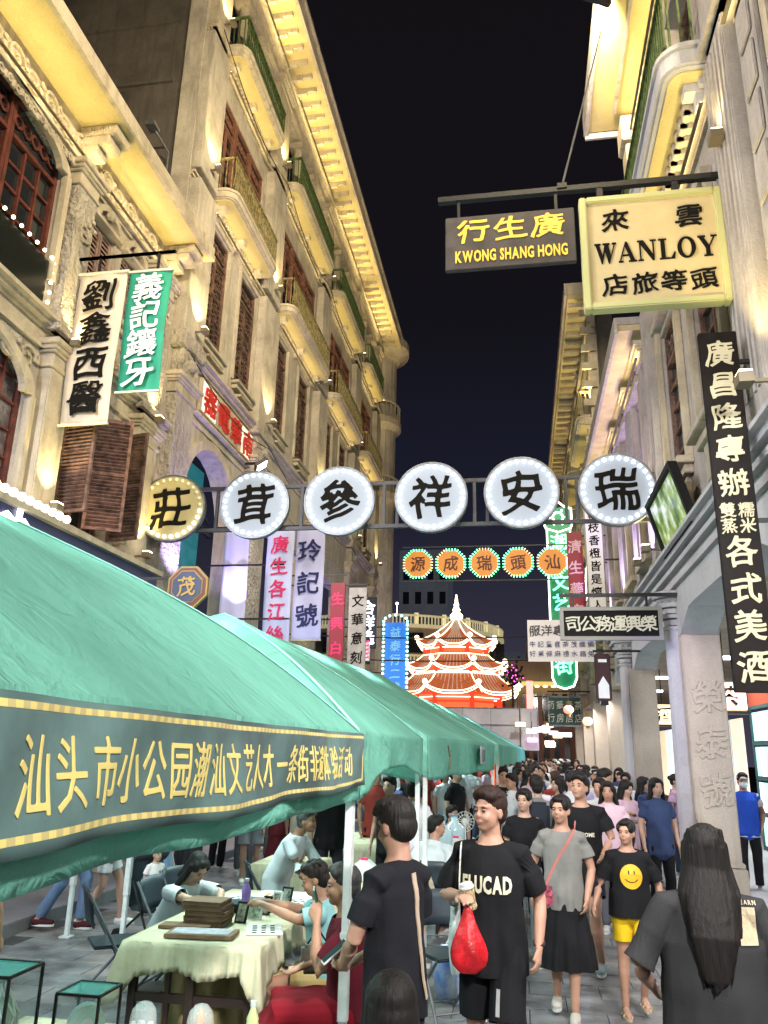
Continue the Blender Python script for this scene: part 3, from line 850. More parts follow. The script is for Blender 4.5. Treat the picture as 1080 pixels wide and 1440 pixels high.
# curved end tower with stacked rounded balconies
f = MB().cyl((-7.0, 35.6, 3.6), (-7.0, 35.6, 20.9), 1.25, n=24); f.obj('corner_turret', PL, b2, smooth=False)
for z, r in ((13.2, 1.55), (17.0, 1.55)):
    g = MB().cyl((-7.0, 35.4, z), (-7.0, 35.4, z + .3), r, n=28); g.cyl((-7.0, 35.4, z - .25), (-7.0, 35.4, z), r - .5, r - .1, n=28)
    for i in range(30):
        a = 2 * pi * i / 30; g.cyl((-7 + (r - .08) * cos(a), 35.4 + (r - .08) * sin(a), z + .3), (-7 + (r - .08) * cos(a), 35.4 + (r - .08) * sin(a), z + 1.1), .03, n=5)
    for i in range(30):
        a, b = 2 * pi * i / 30, 2 * pi * (i + 1) / 30
        g.bar((-7 + (r - .08) * cos(a), 35.4 + (r - .08) * sin(a), z + 1.1), (-7 + (r - .08) * cos(b), 35.4 + (r - .08) * sin(b), z + 1.1), .07)
    g.obj('round_balcony', MOLD, b2, fix=False)
g = MB().cyl((-7.0, 35.0, 20.6), (-7.0, 35.0, 20.9), 1.5, 1.9, n=28).cyl((-7, 35.0, 20.9), (-7, 35.0, 21.3), 1.95, n=28); g.obj('turret_cornice', MOLD, b2)
for u in (19, 24.5, 30):
    f = FB('L'); f.b(u - .3, u + .3, -.5, .1, .12, 3.7); f.obj('arcade_pillar', GRAN, b2, bevel=.02)
f = FB('L'); f.b(12.3, 36, -3.4, -.4, 3.6, 3.7); f.b(12.3, 36, -4, -3.4, 0.12, 3.6); f.obj('arcade_ceiling', PLD, b2)
for u in (15, 20, 25, 30):
    f = FB('L'); f.b(u - 1.5, u + 1.5, -3.38, -3.33, .6, 2.9); f.obj('shop_window', glow('shop_glow_mid', (1, .85, .7), 1.2), b2)
    spot(b2, (-8.0, u, 3.5), (-8.0, u, 0), 40, (1, .92, .85), 160, kind='AREA', sx=1.4, sy=.4)
for z, sg in ((9.05, .35), (16.9, .45)):
    g = MB(); n = 40
    for i in range(n):
        ua, ub = 12.6 + 20 * i / n, 12.6 + 20 * (i + 1) / n
        g.cyl((-5.98, ua, z - sg * abs(sin(pi * 4 * i / n))), (-5.98, ub, z - sg * abs(sin(pi * 4 * (i + 1) / n))), .012, n=5)
    g.obj('cable', IRON, b2, fix=False)
for k, (a, b) in enumerate(PILS):
    u = (a + b) / 2
    uplight(b2, 'L', u, 9.72, .50, 170, up=1.9, ang=90, out=.25); uplight(b2, 'L', u, 13.5, .46, 170, up=1.9, ang=90, out=.25); uplight(b2, 'L', u, 17.4, .46, 160, up=1.9, ang=90, out=.22)
for k, (a, b) in enumerate(bays):
    strip(b2, 'L', a + .2, b - .3, .16, 12.9, 4); strip(b2, 'L', a + .2, b - .3, .16, 16.7, 4); strip(b2, 'L', a, b, .4, 20.15, 34)
    spot(b2, (-5.7, (a + b) / 2, 4.2), (-6.4, (a + b) / 2, 8), 260, VIO, 110)
spot(b2, (-5.6, 12.9, 4.6), (-6.3, 13.2, 8.5), 380, VIO, 100); spot(b2, (-5.5, 14.8, 4.6), (-6.3, 15.0, 8.6), 240, VIO, 100)

# ------------------------------------------------------------------ right building, near
VPL = stained('lilac_grey_plaster', (0.43, 0.39, 0.36), dirt=(.13, .11, .11), amt=0.65, bump=0.4)
c1 = thing('pillared_house', 'pale arcaded house with granite street pillars and curved balconies', 'building', (2.3, 8, 0))
def pillar(root, u0, u1, x0=2.3, x1=2.84, z1=3.66, txt=None, cap=True):
    o = MB().box(x0, x1, u0, u1, .05, z1).obj('street_pillar', GRAN, root, bevel=.015)
    MB().box(x0 - .05, x1 + .05, u0 - .05, u1 + .05, .05, .55).box(x0 - .03, x1 + .03, u0 - .03, u1 + .03, .55, .62).obj('plinth', GRAN, o, bevel=.015, world=False)
    if cap:
        g = MB(); um = (u0 + u1) / 2
        g.cyl((x0 - .02, um, .62), (x0 - .02, um, 3.75), .16, .14, n=14)
        o2 = g.obj('half_column', GRANV, root, smooth=False)
        g = MB()
        for z, r, h in ((3.75, .18, .05), (3.82, .15, .08), (3.92, .22, .05), (3.99, .19, .07), (4.08, .27, .06), (4.16, .24, .05), (4.22, .31, .09)):
            g.cyl((x0 - .02, um, z), (x0 - .02, um, z + h), r * .9, r, n=14)
        for a in range(6): g.ball((x0 - .02 - .2 * cos((a - 2.5) * .6), um + .2 * sin((a - 2.5) * .6), 4.12), .05, 6, 4)
        g.obj('capital', GRANV, o2, world=False)
    if txt:
        for i, ch in enumerate(txt):
            put('character', char_mesh((ch, (x0 + x1) / 2 + .02, 2.78 - i * .62, .42, .46), 1, 'character', .03), GRAN, root, True, (0, u0 - .002, 0))
    return o
pillar(c1, 6.55, 7.15, cap=False)
pillar(c1, 12.0, 12.65, txt='榮泰號')
pillar(c1, 1.6, 2.2, cap=False)
# arched beam between pillars
for a, b, pl_ in ((7.15, 12.0, c1), (2.2, 6.55, c1)):
    f = FB('R'); n = 14
    for i in range(n):
        s, t = i / n, (i + 1) / n
        za, zb = 3.66 + .30 * min(1, sin(pi * s) * 2.2), 3.66 + .30 * min(1, sin(pi * t) * 2.2)
        f.prism([(a + (b - a) * s, za), (a + (b - a) * t, zb), (a + (b - a) * t, 4.35), (a + (b - a) * s, 4.35)], f.X(-.5), f.X(0), 'x')
    f.obj('beam', GRANV, pl_)
MB().box(2.3, 2.84, 6.55, 7.15, 3.66, 4.35).box(2.3, 2.84, 12.0, 12.65, 3.66, 4.35).box(2.3, 2.84, 1.6, 2.2, 3.66, 4.35).obj('pier_head', GRANV, c1)
f = FB('R'); f.mould(-3, 12.6, 4.35, [(.06, .10), (.03, .06), (.12, .07), (.08, .05), (.18, .08), (.26, .05)])
f.obj('entablature', GRANV, c1)
f = FB('R'); holes = [(10.25, 11.55, 5.75, 8.2), (8.1, 9.4, 5.75, 8.2), (3.6, 5.6, 5.75, 8.2), (10.25, 11.55, 9.9, 12.0), (8.1, 9.4, 9.9, 12.0)]
f.wall(-3, 12.25, 4.7, 12.6, holes, .35); f.obj('front_wall', VPL, c1)
for c in (10.9, 8.75):
    window(c1, 'R', c, 5.75, 1.3, 2.45, 2, 5, BRW, GLASS_D, w=-.12, top=1.9)
    f = FB('R'); f.b(c - .8, c + .8, 0, .22, 5.62, 5.72); f.b(c - .72, c + .72, 0, .12, 5.5, 5.62); f.b(c - .55, c + .55, 0, .07, 5.05, 5.5)
    f.b(c - .78, c - .65, 0, .09, 5.72, 8.3); f.b(c + .65, c + .78, 0, .09, 5.72, 8.3); f.b(c - .8, c + .8, 0, .13, 8.3, 8.42); f.obj('window_surround', MOLD, c1, bevel=.01)
    window(c1, 'R', c, 9.9, 1.3, 2.1, 2, 4, BRW, GLASS_D, w=-.28)
ORW = mat('orange_wood', (.34, .15, .06), .5, 'noise', 7, .4)
for z, h in ((5.75, 2.45), (9.9, 2.1)):
    window(c1, 'R', 4.6, z, 2.0, h, 4, 5, ORW, GLASS_D, w=-.10)
    f = FB('R'); f.b(3.45, 5.75, 0, .2, z - .12, z); f.b(3.45, 3.6, 0, .1, z, z + h + .1); f.b(5.6, 5.75, 0, .1, z, z + h + .1); f.b(3.45, 5.75, 0, .16, z + h + .1, z + h + .22); f.obj('window_surround', MOLD, c1, bevel=.01)
f = FB('R'); f.b(6.0, 6.5, 0, .05, 4.8, 9.0); f.b(7.35, 7.75, 0, .05, 4.8, 8.8)
for k in range(7): f.b(6.08, 6.42, .05, .08, 5.0 + k * .56, 5.45 + k * .56)
f.obj('wall_panel', VPL, c1, bevel=.01)
for a, b in ((6.55, 7.3), (11.75, 12.25)):
    pilaster(c1, 'R', a, b, 4.78, 9.1, .16, VPL, cap=False, fluted=True); pilaster(c1, 'R', a, b, 9.3, 12.0, .14, VPL)
balcony(c1, 'R', 7.4, 11.95, 9.32, .55, .30, GRANV, GRN_IRON, 'bar', .85)
balcony(c1, 'R', 1.9, 6.5, 9.32, .55, .30, GRANV, GRN_IRON, 'bar', .85)
# large scrolled dentils under the balconies
for a, b in ((7.9, 11.7), (2.2, 6.3)):
    f = FB('R'); n = int((b - a) / .2)
    for i in range(n):
        u = a + (b - a) * (i + .5) / n
        f.b(u - .055, u + .055, .05, .24, 9.14, 9.312); f.cyl((f.X(.2), u - .055, 9.17), (f.X(.2), u + .055, 9.17), .05, n=8)
    tag(f.obj('scroll_dentils', MOLD, c1, fix=False), kind='stuff')
f = FB('R'); f.mould(2, 12.2, 8.9, [(.05, .06), (.1, .06), (.012, .1)]); f.obj('string_course', MOLD, c1)
f = FB('R'); f.b(2, 11.9, -.3, .85, 12.55, 12.66); f.obj('eaves_soffit', SOFF, c1)
f = FB('R'); f.b(2, 11.95, -.3, .93, 12.663, 12.95); f.b(2, 11.93, .853, .93, 12.5, 12.663); f.b(2, 11.5, .42, .47, 12.52, 12.549); f.b(11.93, 11.98, -.1, .9, 12.45, 12.66); f.obj('cornice', VPL, c1)
f = FB('R'); n = 40
for i in range(n): u = 3 + 8.6 * i / n; f.b(u, u + .1, .02, .12, 12.42, 12.54)
tag(f.obj('dentils', MOLD, c1, fix=False), kind='stuff')
f = FB('R'); f.b(11.5, 12.0, -.1, .35, 12.0, 12.5); f.b(11.6, 12.02, -.1, .28, 11.6, 12.0); f.b(11.7, 12.04, -.1, .2, 11.2, 11.6); f.obj('bracket', MOLD, c1, bevel=.02)
MB().box(2.0, 12, 12.255, 12.26, 9, 9.01).obj('party_wall_edge', VPL, c1)
# tilted picture screen on the wall
scr = thing('picture_screen', 'dark framed screen with a green landscape tilted out above the pillars', 'screen', (2.2, 10.7, 5.1))
q = Vector((0, 0, 0))
def P(u, v, d=0): return (2.16 - .22 * v - d, 9.72 + 1.95 * u, 4.70 + .80 * v)
g = MB()
for (a, b, c, d) in ((0, 1, 0, .07), (0, 1, .93, 1), (0, .04, .07, .93), (.96, 1, .07, .93)):
    vs = [P(a, c), P(b, c), P(b, d), P(a, d), P(a, c, .06), P(b, c, .06), P(b, d, .06), P(a, d, .06)]
    g.add(vs, [(0, 1, 2, 3), (7, 6, 5, 4), (0, 4, 5, 1), (1, 5, 6, 2), (2, 6, 7, 3), (3, 7, 4, 0)])
vs = [P(.0, 0, -.05), P(1, 0, -.05), P(1, 1, -.05), P(0, 1, -.05), P(0, 0, -.001), P(1, 0, -.001), P(1, 1, -.001), P(0, 1, -.001)]
g.add(vs, [(0, 1, 2, 3), (7, 6, 5, 4), (0, 4, 5, 1), (1, 5, 6, 2), (2, 6, 7, 3), (3, 7, 4, 0)]); g.bar(P(.3, .5, -.2), P(.3, .5, -.05), .06).bar(P(.7, .5, -.2), P(.7, .5, -.05), .06)
g.obj('frame', BLACK, scr)
m = mat('landscape_print', (.1, .2, .1), .3)
n = m.node_tree.nodes; L = m.node_tree.links; bs = n['Principled BSDF']
gg = n.new('ShaderNodeNewGeometry'); nz = n.new('ShaderNodeTexNoise'); nz.inputs['Scale'].default_value = 4; nz.inputs['Detail'].default_value = 5; rp = n.new('ShaderNodeValToRGB')
L.new(gg.outputs['Position'], nz.inputs['Vector']); L.new(nz.outputs[0], rp.inputs[0])
rp.color_ramp.elements[0].position = .35; rp.color_ramp.elements[0].color = (.03, .10, .03, 1); rp.color_ramp.elements[1].position = .65; rp.color_ramp.elements[1].color = (.65, .72, .75, 1)
k = rp.color_ramp.elements.new(.5); k.color = (.25, .35, .08, 1)
L.new(rp.outputs[0], bs.inputs['Base Color']); L.new(rp.outputs[0], bs.inputs['Emission Color']); bs.inputs['Emission Strength'].default_value = .45
MB().add([P(.04, .07, .01), P(.96, .07, .01), P(.96, .93, .01), P(.04, .93, .01), P(.04, .07, .0), P(.96, .07, .0), P(.96, .93, .0), P(.04, .93, .0)], [(0, 1, 2, 3), (7, 6, 5, 4), (0, 4, 5, 1), (1, 5, 6, 2), (2, 6, 7, 3), (3, 7, 4, 0)]).obj('picture', m, scr)

# arcade interior on the right: ceiling, glazed shop front, lamps
MB().box(2.8, 7.2, -3, 40, 4.15, 4.3).obj('arcade_ceiling', PLD, c1)
shop = thing('glazed_shopfront', 'green framed shop window glowing cyan behind the granite pillars', 'shopfront', (5.2, 14, 0))
CY = glow('cyan_pane', (.45, .88, .92), 1.15, base=(.3, .5, .5)); TEALF = mat('teal_frame', (.03, .09, .09), .5)
for k in range(7):
    u0 = 9.0 + k * 1.55
    fr = MB()
    fr.box(5.16, 5.24, u0, u0 + .07, .05, 3.1); fr.box(5.16, 5.24, u0 + 1.48, u0 + 1.55, .05, 3.1)
    for z in (.05, .75, 1.5, 2.25, 3.03): fr.box(5.165, 5.235, u0 + .07, u0 + 1.48, z, z + .07)
    o = fr.obj('window', TEALF, shop)
    for j in range(4):
        for i in range(4):
            ua = u0 + .08 + i * .35; z = (.05, .75, 1.5, 2.25)[j] + .09
            MB().box(5.19, 5.21, ua + .015, ua + .33, z, z + .62).obj('pane', CY if (i + j + k) % 5 else glow('pale_pane', (.7, .95, .95), 1.5, base=(.4, .5, .5)), o, world=False)
MB().box(5.2, 5.5, 8.9, 20, 3.1, 4.15).obj('fascia', mat('red_fascia', (.35, .05, .02), .5, emit=(.9, .16, .06), es=.18), shop)
put('lettering', glyph_mesh([(c, -(10.2 + i * 1.2), 3.6, .8, .8) for i, c in enumerate('工藝茶號小食店')], .03, 1, 'lettering', .02), glow('cream_letters', (1, .9, .7), 1.2), shop, True, (5.17, 0, 0), (0, 0, -pi / 2))
for k, (u, c, l_) in enumerate(((15.2, (.9, .3, .1), '茶'), (18.5, (.15, .6, .3), '食'), (22.0, (.9, .6, .3), '酒'))):
    s = thing('hanging_lantern_box', ['orange box lantern hung between the first two pillars', 'green box lantern hung by the second pillar', 'amber box lantern hung beyond the second pillar'][k], 'lantern', (3.6, u, 3.0))
    MB().box(3.3, 3.9, u - .15, u + .15, 2.75, 3.25).obj('lamp_shade', glow('lantern_%d' % k, c, 1.3), s, bevel=.02)
    MB().box(3.27, 3.93, u - .17, u + .17, 3.25, 3.3).box(3.27, 3.93, u - .17, u + .17, 2.7, 2.75).cyl((3.6, u, 3.3), (3.6, u, 4.16), .012, n=6).obj('frame', IRON, s)
    put('character', glyph_mesh([(l_, 3.6, 3.0, .36, .36)], .03, 1, 'character', .01), BLACK, s, True, (0, u - .152, 0))
for u in (5.0, 9.5, 14.3, 19.0, 24, 29):
    MB().box(3.6, 4.8, u - .12, u + .12, 4.09, 4.147).obj('ceiling_light', glow('tube_glow', (.9, .96, 1), 6), c1)
    spot(c1, (4.2, u, 4.05), (4.2, u, 0), 85, (1, .97, .95), 170, kind='AREA', sx=1.2, sy=.3)
uplight(c1, 'R', 6.2, 4.95, .5, 260, up=2.4, ang=85, out=.3); strip(c1, 'R', 3, 11.8, .2, 12.2, 30); strip(c1, 'R', 7.5, 11.6, .16, 8.9, 16); strip(c1, 'R', 2.5, 6.5, .16, 8.9, 16)
uplight(c1, 'R', 6.85, 7.9, .3, 60, up=2.2, ang=80)
uplight(c1, 'R', 12.0, 5.0, .45, 130, up=2, ang=80, out=.25)

# ------------------------------------------------------------------ right building, middle: low house washed in violet
c2 = thing('violet_house', 'low two storey house washed in violet light with a yellow eaves soffit', 'building', (2.3, 16, 0))
pillar(c2, 17.1, 17.7, x0=2.22, x1=2.72)
f = FB('R'); n = 14
for a, b in ((12.65, 17.1), (17.7, 20.4)):
    for i in range(n):
        s, t = i / n, (i + 1) / n
        za, zb = 3.66 + .26 * min(1, sin(pi * s) * 2.2), 3.66 + .26 * min(1, sin(pi * t) * 2.2)
        f.prism([(a + (b - a) * s, za), (a + (b - a) * t, zb), (a + (b - a) * t, 4.35), (a + (b - a) * s, 4.35)], f.X(-.45), f.X(0), 'x')
f.b(17.1, 17.7, -.45, 0, 3.66, 4.35)
f.obj('beam', GRANV, c2)
f = FB('R'); f.mould(12.62, 20.4, 4.35, [(.06, .10), (.03, .06), (.12, .07), (.08, .05), (.18, .08), (.26, .05)]); f.obj('entablature', GRANV, c2)
f = FB('R'); wn = [13.9, 15.7, 17.9]
f.wall(12.26, 20.4, 4.7, 9.0, [(c - .45, c + .45, 5.3, 8.2) for c in wn], .35); f.obj('front_wall', VPL, c2)
for c in wn:
    window(c2, 'R', c, 5.3, .9, 2.9, 2, 7, BRW, GLASS_D, w=-.12, top=2.4)
    f = FB('R'); f.b(c - .6, c - .45, 0, .1, 5.2, 8.3); f.b(c + .45, c + .6, 0, .1, 5.2, 8.3); f.b(c - .65, c + .65, 0, .16, 8.3, 8.42); f.b(c - .65, c + .65, 0, .2, 5.1, 5.2); f.obj('window_surround', MOLD, c2)
for u in (12.75, 14.6, 16.6, 19.2):
    pilaster(c2, 'R', u, u + .4, 4.8, 8.4, .12, VPL)
scrollwork(c2, 'R', 12.4, 20.2, 8.55, 8.93, 0, mat('dark_frieze', (.10, .08, .12), .8), 16, 9)
f = FB('R'); f.b(12.62, 20.4, -.3, .48, 8.97, 9.08); f.obj('eaves_soffit', mat('cream_soffit', (.62, .50, .30), .8, 'noise', 2, .2), c2)
f = FB('R'); f.b(12.6, 20.42, -.3, .54, 9.083, 9.22); f.b(12.6, 20.42, .483, .54, 8.92, 9.083); f.obj('roof_edge', VPL, c2)
for u in (13.0, 14.8, 16.8, 19.4):
    spot(c2, (1.85, u, 4.95), (2.35, u, 7.5), 300, VIO, 95, .04)
for u in (12.9, 15.9, 19.0): uplight(c2, 'R', u, 5.0, .45, 70, up=2.4, ang=50, out=.2)
strip(c2, 'R', 12.7, 15.5, .2, 8.5, 9); strip(c2, 'R', 15.5, 20, .2, 8.5, 7)
for u in (14.5, 19.5): spot(c1, (1.2, u, 3.2), (2.3, u - 2, 2.2), 40, (.52, .45, 1), 110)
spot(c1, (1.3, 10.6, 3.5), (2.25, 12.3, 2.6), 60, (.52, .45, 1), 80)

# ------------------------------------------------------------------ right building, far: tall ornate house seen edge on
c3 = thing('ornate_house', 'tall yellow lit house packed with balconies seen edge on down the street', 'building', (2.3, 28, 0))
f = FB('R'); hs = []
for k in range(4):
    for z in (5.3, 8.3, 11.2): hs.append((21.2 + k * 4.4, 23.6 + k * 4.4, z, z + 2.0))
f.wall(20.4, 40, 3.6, 14.4, hs, .35); f.obj('front_wall', PL, c3)
for h in hs: window(c3, 'R', (h[0] + h[1]) / 2, h[2], 2.4, 2.0, 4, 3, DARKW, GLASS_D, w=-.26)
for k in range(4):
    for z in (4.75, 7.8, 10.7): balcony(c3, 'R', 20.7 + k * 4.4, 24.4 + k * 4.4, z, .55, .24, MOLD, ORN, 'bar', .75, dent=True)
    uplight(c3, 'R', 20.55 + k * 4.4, 8.3, .3, 190, up=3, ang=100); uplight(c3, 'R', 20.55 + k * 4.4, 11.3, .3, 230, up=3, ang=110); uplight(c3, 'R', 20.55 + k * 4.4, 5.3, .3, 140, up=3, ang=100)
    pilaster(c3, 'R', 20.42 + k * 4.4, 20.9 + k * 4.4, 4, 14, .2, MOLD)
    MB().box(2.25, 2.8, 21.9 + k * 4.6, 22.5 + k * 4.6, .05, 3.6).obj('street_pillar', GRAN, c3, bevel=.02)
f = FB('R'); f.b(20.2, 40, -.3, .7, 14.3, 14.42); f.obj('cornice_soffit', SOFF, c3)
f = FB('R'); f.b(20.18, 40, -.3, .78, 14.423, 14.8); f.mould(20.3, 40, 13.4, [(.1, .2), (.2, .2), (.1, .2)])
for i in range(36): f.b(20.4 + i * .55, 20.5 + i * .55, .1, .65, 14.15, 14.29)
f.obj('cornice', MOLD, c3, fix=False)
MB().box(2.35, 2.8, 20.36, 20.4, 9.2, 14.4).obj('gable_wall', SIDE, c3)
for k in range(9): MB().box(2.0 - .1, 2.3, 20.3, 20.38, 9.4 + k * .55, 9.6 + k * .55).obj('quoin', MOLD, c3)
for k in range(14):
    f = FB('R'); f.b(21 + k * 1.35, 22.1 + k * 1.35, -3.0, -2.95, .6, 2.9); f.obj('shop_window', glow('shop_glow_%d' % (k % 3), ((1, .7, .45), (.7, .9, 1), (1, .85, .5))[k % 3], .7), c3)
for k in range(5): spot(c3, (2.0, 22 + k * 4, 3.4), (1.5, 22 + k * 4, 0), 60, (1, .93, .85), 160, kind='AREA', sx=1.2, sy=.5)

# ------------------------------------------------------------------ overhead signs
def rail(name, a, b, w, m, root, h=None): return MB().bar(a, b, w, h).obj(name, m, root)

def serif_letters():
    """WANLOY in slab-serif capitals drawn as polygons, unit height, returns list of (advance, [polygons])"""
    def R_(x0, y0, x1, y1): return [(x0, y0), (x1, y0), (x1, y1), (x0, y1)]
    S = .07
    W_ = [[(.06, .93), (.26, .93), (.46, .22), (.40, 0), (.34, 0)], [(.40, 0), (.46, .22), (.62, .80), (.56, .95), (.50, .80), (.36, .10)], [(.50, .80), (.60, .93), (.74, .93), (.88, .30), (.78, 0), (.72, 0)], [(.72, 0), (.78, 0), (1.10, .93), (1.03, .93), (.82, .22)],
          R_(0, .93, .34, 1), R_(.44, .93, .82, 1), R_(.95, .93, 1.18, 1)]
    A_ = [[(.05, .06), (.12, .06), (.42, .88), (.46, 1), (.40, 1)], [(.40, 1), (.50, 1), (.88, .06), (.66, .06), (.36, .86)], R_(.24, .30, .64, .37), R_(0, 0, .26, .06), R_(.54, 0, .98, .06)]
    N_ = [R_(.10, .06, .17, .94), [(.10, 1), (.32, 1), (.86, .18), (.86, 0), (.76, 0), (.12, .88)], R_(.80, .1, .87, .94), R_(0, 0, .28, .06), R_(0, .94, .2, 1), R_(.68, .94, 1.0, 1)]
    L_ = [R_(.10, .06, .32, .94), R_(0, 0, .80, .06), R_(0, .94, .42, 1), [(.80, 0), (.86, .32), (.79, .32), (.62, .06)]]
    Y_ = [R_(.38, .06, .60, .44), [(.06, .94), (.28, .94), (.60, .44), (.38, .40)], [(.48, .40), (.60, .44), (.90, .94), (.82, .94)], R_(.26, 0, .72, .06), R_(0, .94, .40, 1), R_(.68, .94, 1.0, 1)]
    O_ = []
    for i in range(24):
        a, b = 2 * pi * i / 24, 2 * pi * (i + 1) / 24
        O_.append([(.48 + .48 * cos(a), .5 + .52 * sin(a)), (.48 + .48 * cos(b), .5 + .52 * sin(b)), (.48 + .26 * cos(b), .5 + .44 * sin(b)), (.48 + .26 * cos(a), .5 + .44 * sin(a))])
    return [(1.18, W_), (.98, A_), (1.06, N_), (.90, L_), (1.02, O_), (1.0, Y_)]

# dark KWONG SHANG HONG board and cream WANLOY board on one long bar
INK = mat('black_ink', (.008, .007, .006), .8, spec=.08); CREAM = mat('cream_board', (.58, .46, .24), .5, 'noise', 2, .1); YEL = mat('gold_leaf', (.75, .45, .05), .4, emit=(1, .6, .08), es=.22)
br = thing('sign_bracket', 'long black iron bar carrying the two hanging shop boards', 'bracket', (2.2, 7.2, 7.6))
MB().bar((2.3, 7.2, 7.66), (-.74, 7.2, 7.66), .07, .06).bar((2.28, 7.2, 8.0), (2.28, 7.2, 6.1), .07).bar((2.24, 7.2, 6.3), (2.02, 7.2, 6.3), .04).obj('bar', IRON, br)
MB().cyl((.57, 7.2, 7.7), (1.52, 9.6, 12.6), .012, n=6).obj('guy_wire', STEEL, br)
MB().bar((.57, 7.2, 7.66), (.57, 7.2, 7.72), .1).obj('clamp', IRON, br)
s = thing('kwong_shang_hong_board', 'dark hanging board with gold characters above KWONG SHANG HONG', 'sign', (0, 7.2, 7.1)); s.name = 'hanging_board'
MB().box(-.66, .68, 7.17, 7.23, 6.77, 7.42).obj('board', mat('charcoal_board', (.055, .045, .042), .55, 'noise', 5, .3), s, bevel=.008)
for x in (-.52, .5): MB().bar((x, 7.2, 7.42), (x, 7.2, 7.64), .03).obj('hanger', IRON, s)
letters(s, line('行生廣', -.56, .60, 7.23, .34, .82), YEL, (0, 7.165, 0), w=.035, each=True)
letters(s, latin('KWONG SHANG HONG', -.56, .60, 6.92, .135 / .72, .03), YEL, (0, 7.165, 0), w=.03, brush=0)
s = thing('wanloy_board', 'cream board in a yellow frame lettered WANLOY in black', 'sign', (1.4, 7.2, 6.8)); s.name = 'hanging_board'
MB().box(.78, 2.07, 7.16, 7.24, 6.24, 7.43).obj('board', CREAM, s)
FR = mat('yellow_frame', (.46, .44, .20), .45, emit=(.9, .9, .35), es=.05)
MB().box(.73, .80, 7.12, 7.26, 6.18, 7.49).box(2.05, 2.12, 7.12, 7.26, 6.18, 7.49).box(.80, 2.05, 7.12, 7.26, 6.18, 6.25).box(.80, 2.05, 7.12, 7.26, 7.42, 7.49).obj('frame', FR, s, bevel=.012)
for x in (.95, 1.7): MB().bar((x, 7.2, 7.49), (x, 7.2, 7.64), .06).obj('hanger', IRON, s)
letters(s, [('來', 1.08, 7.20, .27, .26), ('雲', 1.80, 7.19, .27, .26)], INK, (0, 7.152, 0), w=.02, each=True)
letters(s, line('店旅等頭', .90, 2.02, 6.45, .25, .95), INK, (0, 7.152, 0), w=.02, each=True)
tot = sum(a for a, _ in serif_letters()) + .35; kx = 1.18 / tot; x = .86
for adv, polys in serif_letters():
    g = MB()
    for i, p in enumerate(polys): g.prism([(x + a * kx, 6.70 + b * .235) for a, b in p], 7.148 - .001 * i * .3, 7.159, 'y')
    g.obj('letter', INK, s); x += (adv + .07) * kx

# six round bulb-edged signs on a truss across the street
DSTEEL = mat('dark_steel', (.045, .045, .055), .45, 'noise', 6, .3)
tr = thing('sign_truss', 'steel ladder truss spanning the street behind the round signs', 'truss', (-2, 12.1, 5.8))
for i in range(7):
    x = -5.0 + i * 1.3
for z in (6.15, 5.42): MB().bar((-6.3, 12.1, z), (2.36, 12.1, z), .06).obj('rail', DSTEEL, tr)
for x in (-6.2, -4.98, -3.5, -2.12, -1.9, -.65, -.45, .78, .95, 2.3): MB().bar((x, 12.1, 5.45), (x, 12.1, 6.12), .05).obj('strut', DSTEEL, tr)
bw = MB().ball((0, 0, 0), .030, 8, 5).mesh('bulb', smooth=True); bw.materials.append(BULBW)
GLB = MB().ball((0, 0, 0), .030, 8, 5).mesh('bulb', smooth=True); GLB.materials.append(mat('dead_bulb', (.6, .6, .45), .3, emit=(1, .9, .5), es=.3))
DISKW = mat('lit_white_disc', (.25, .28, .33), .7, emit=(.66, .76, .95), es=.20, spec=.05); DISKY = mat('unlit_cream_disc', (.40, .34, .17), .6, emit=(.9, .8, .45), es=.05)
cxs = [-5.73, -4.26, -2.83, -1.33, .09, 1.54]; czs = [5.78, 5.80, 5.82, 5.84, 5.87, 5.87]
pos = ['first from the shutter wall', 'second from the shutter wall', 'third', 'fourth', 'fifth', 'nearest the pillared house']
for i, (ch, x, z) in enumerate(zip('莊茸參祥安瑞', cxs, czs)):
    lab = ['cream round sign with mostly dead bulbs, the one by the shuttered house', 'white bulb ringed round sign just beside the cream one', 'white bulb ringed round sign third along, hanging above the banner with three navy characters',
           'white bulb ringed round sign hanging alone against the night sky over the first octagon', 'white bulb ringed round sign above the last two amber octagons', 'white bulb ringed round sign largest and closest to the pillared house'][i]
    s = thing('round_sign', lab, 'sign', (x, 11.95, z), rz=R([5, 3, 2, 0, 0, -1][i]), group='round bulb signs on the truss')
    MB().cyl((0, -.04, 0), (0, .05, 0), .56, n=48).obj('disc', DISKY if i == 0 else DISKW, s, world=False)
    g = MB(); n = 48
    for k in range(n):
        a, b = 2 * pi * k / n, 2 * pi * (k + 1) / n
        g.add([(.56 * cos(a), -.05, .56 * sin(a)), (.56 * cos(b), -.05, .56 * sin(b)), (.585 * cos(b), -.05, .585 * sin(b)), (.585 * cos(a), -.05, .585 * sin(a)),
               (.56 * cos(a), .06, .56 * sin(a)), (.56 * cos(b), .06, .56 * sin(b)), (.585 * cos(b), .06, .585 * sin(b)), (.585 * cos(a), .06, .585 * sin(a))], [(0, 1, 2, 3), (7, 6, 5, 4), (3, 2, 6, 7), (0, 4, 5, 1)])
    g.obj('rim', STEEL, s, world=False)
    letters(s, [(ch, 0, 0, .66, .70)], INK, (0, -.045, 0), w=.028, depth=.01, each=True, world=False)
    for k in range(28):
        a = 2 * pi * (k + .5) / 28
        put('bulb', GLB if i == 0 and not 15 < k < 28 else bw, None, s, False, (.505 * cos(a), -.055, .505 * sin(a)))

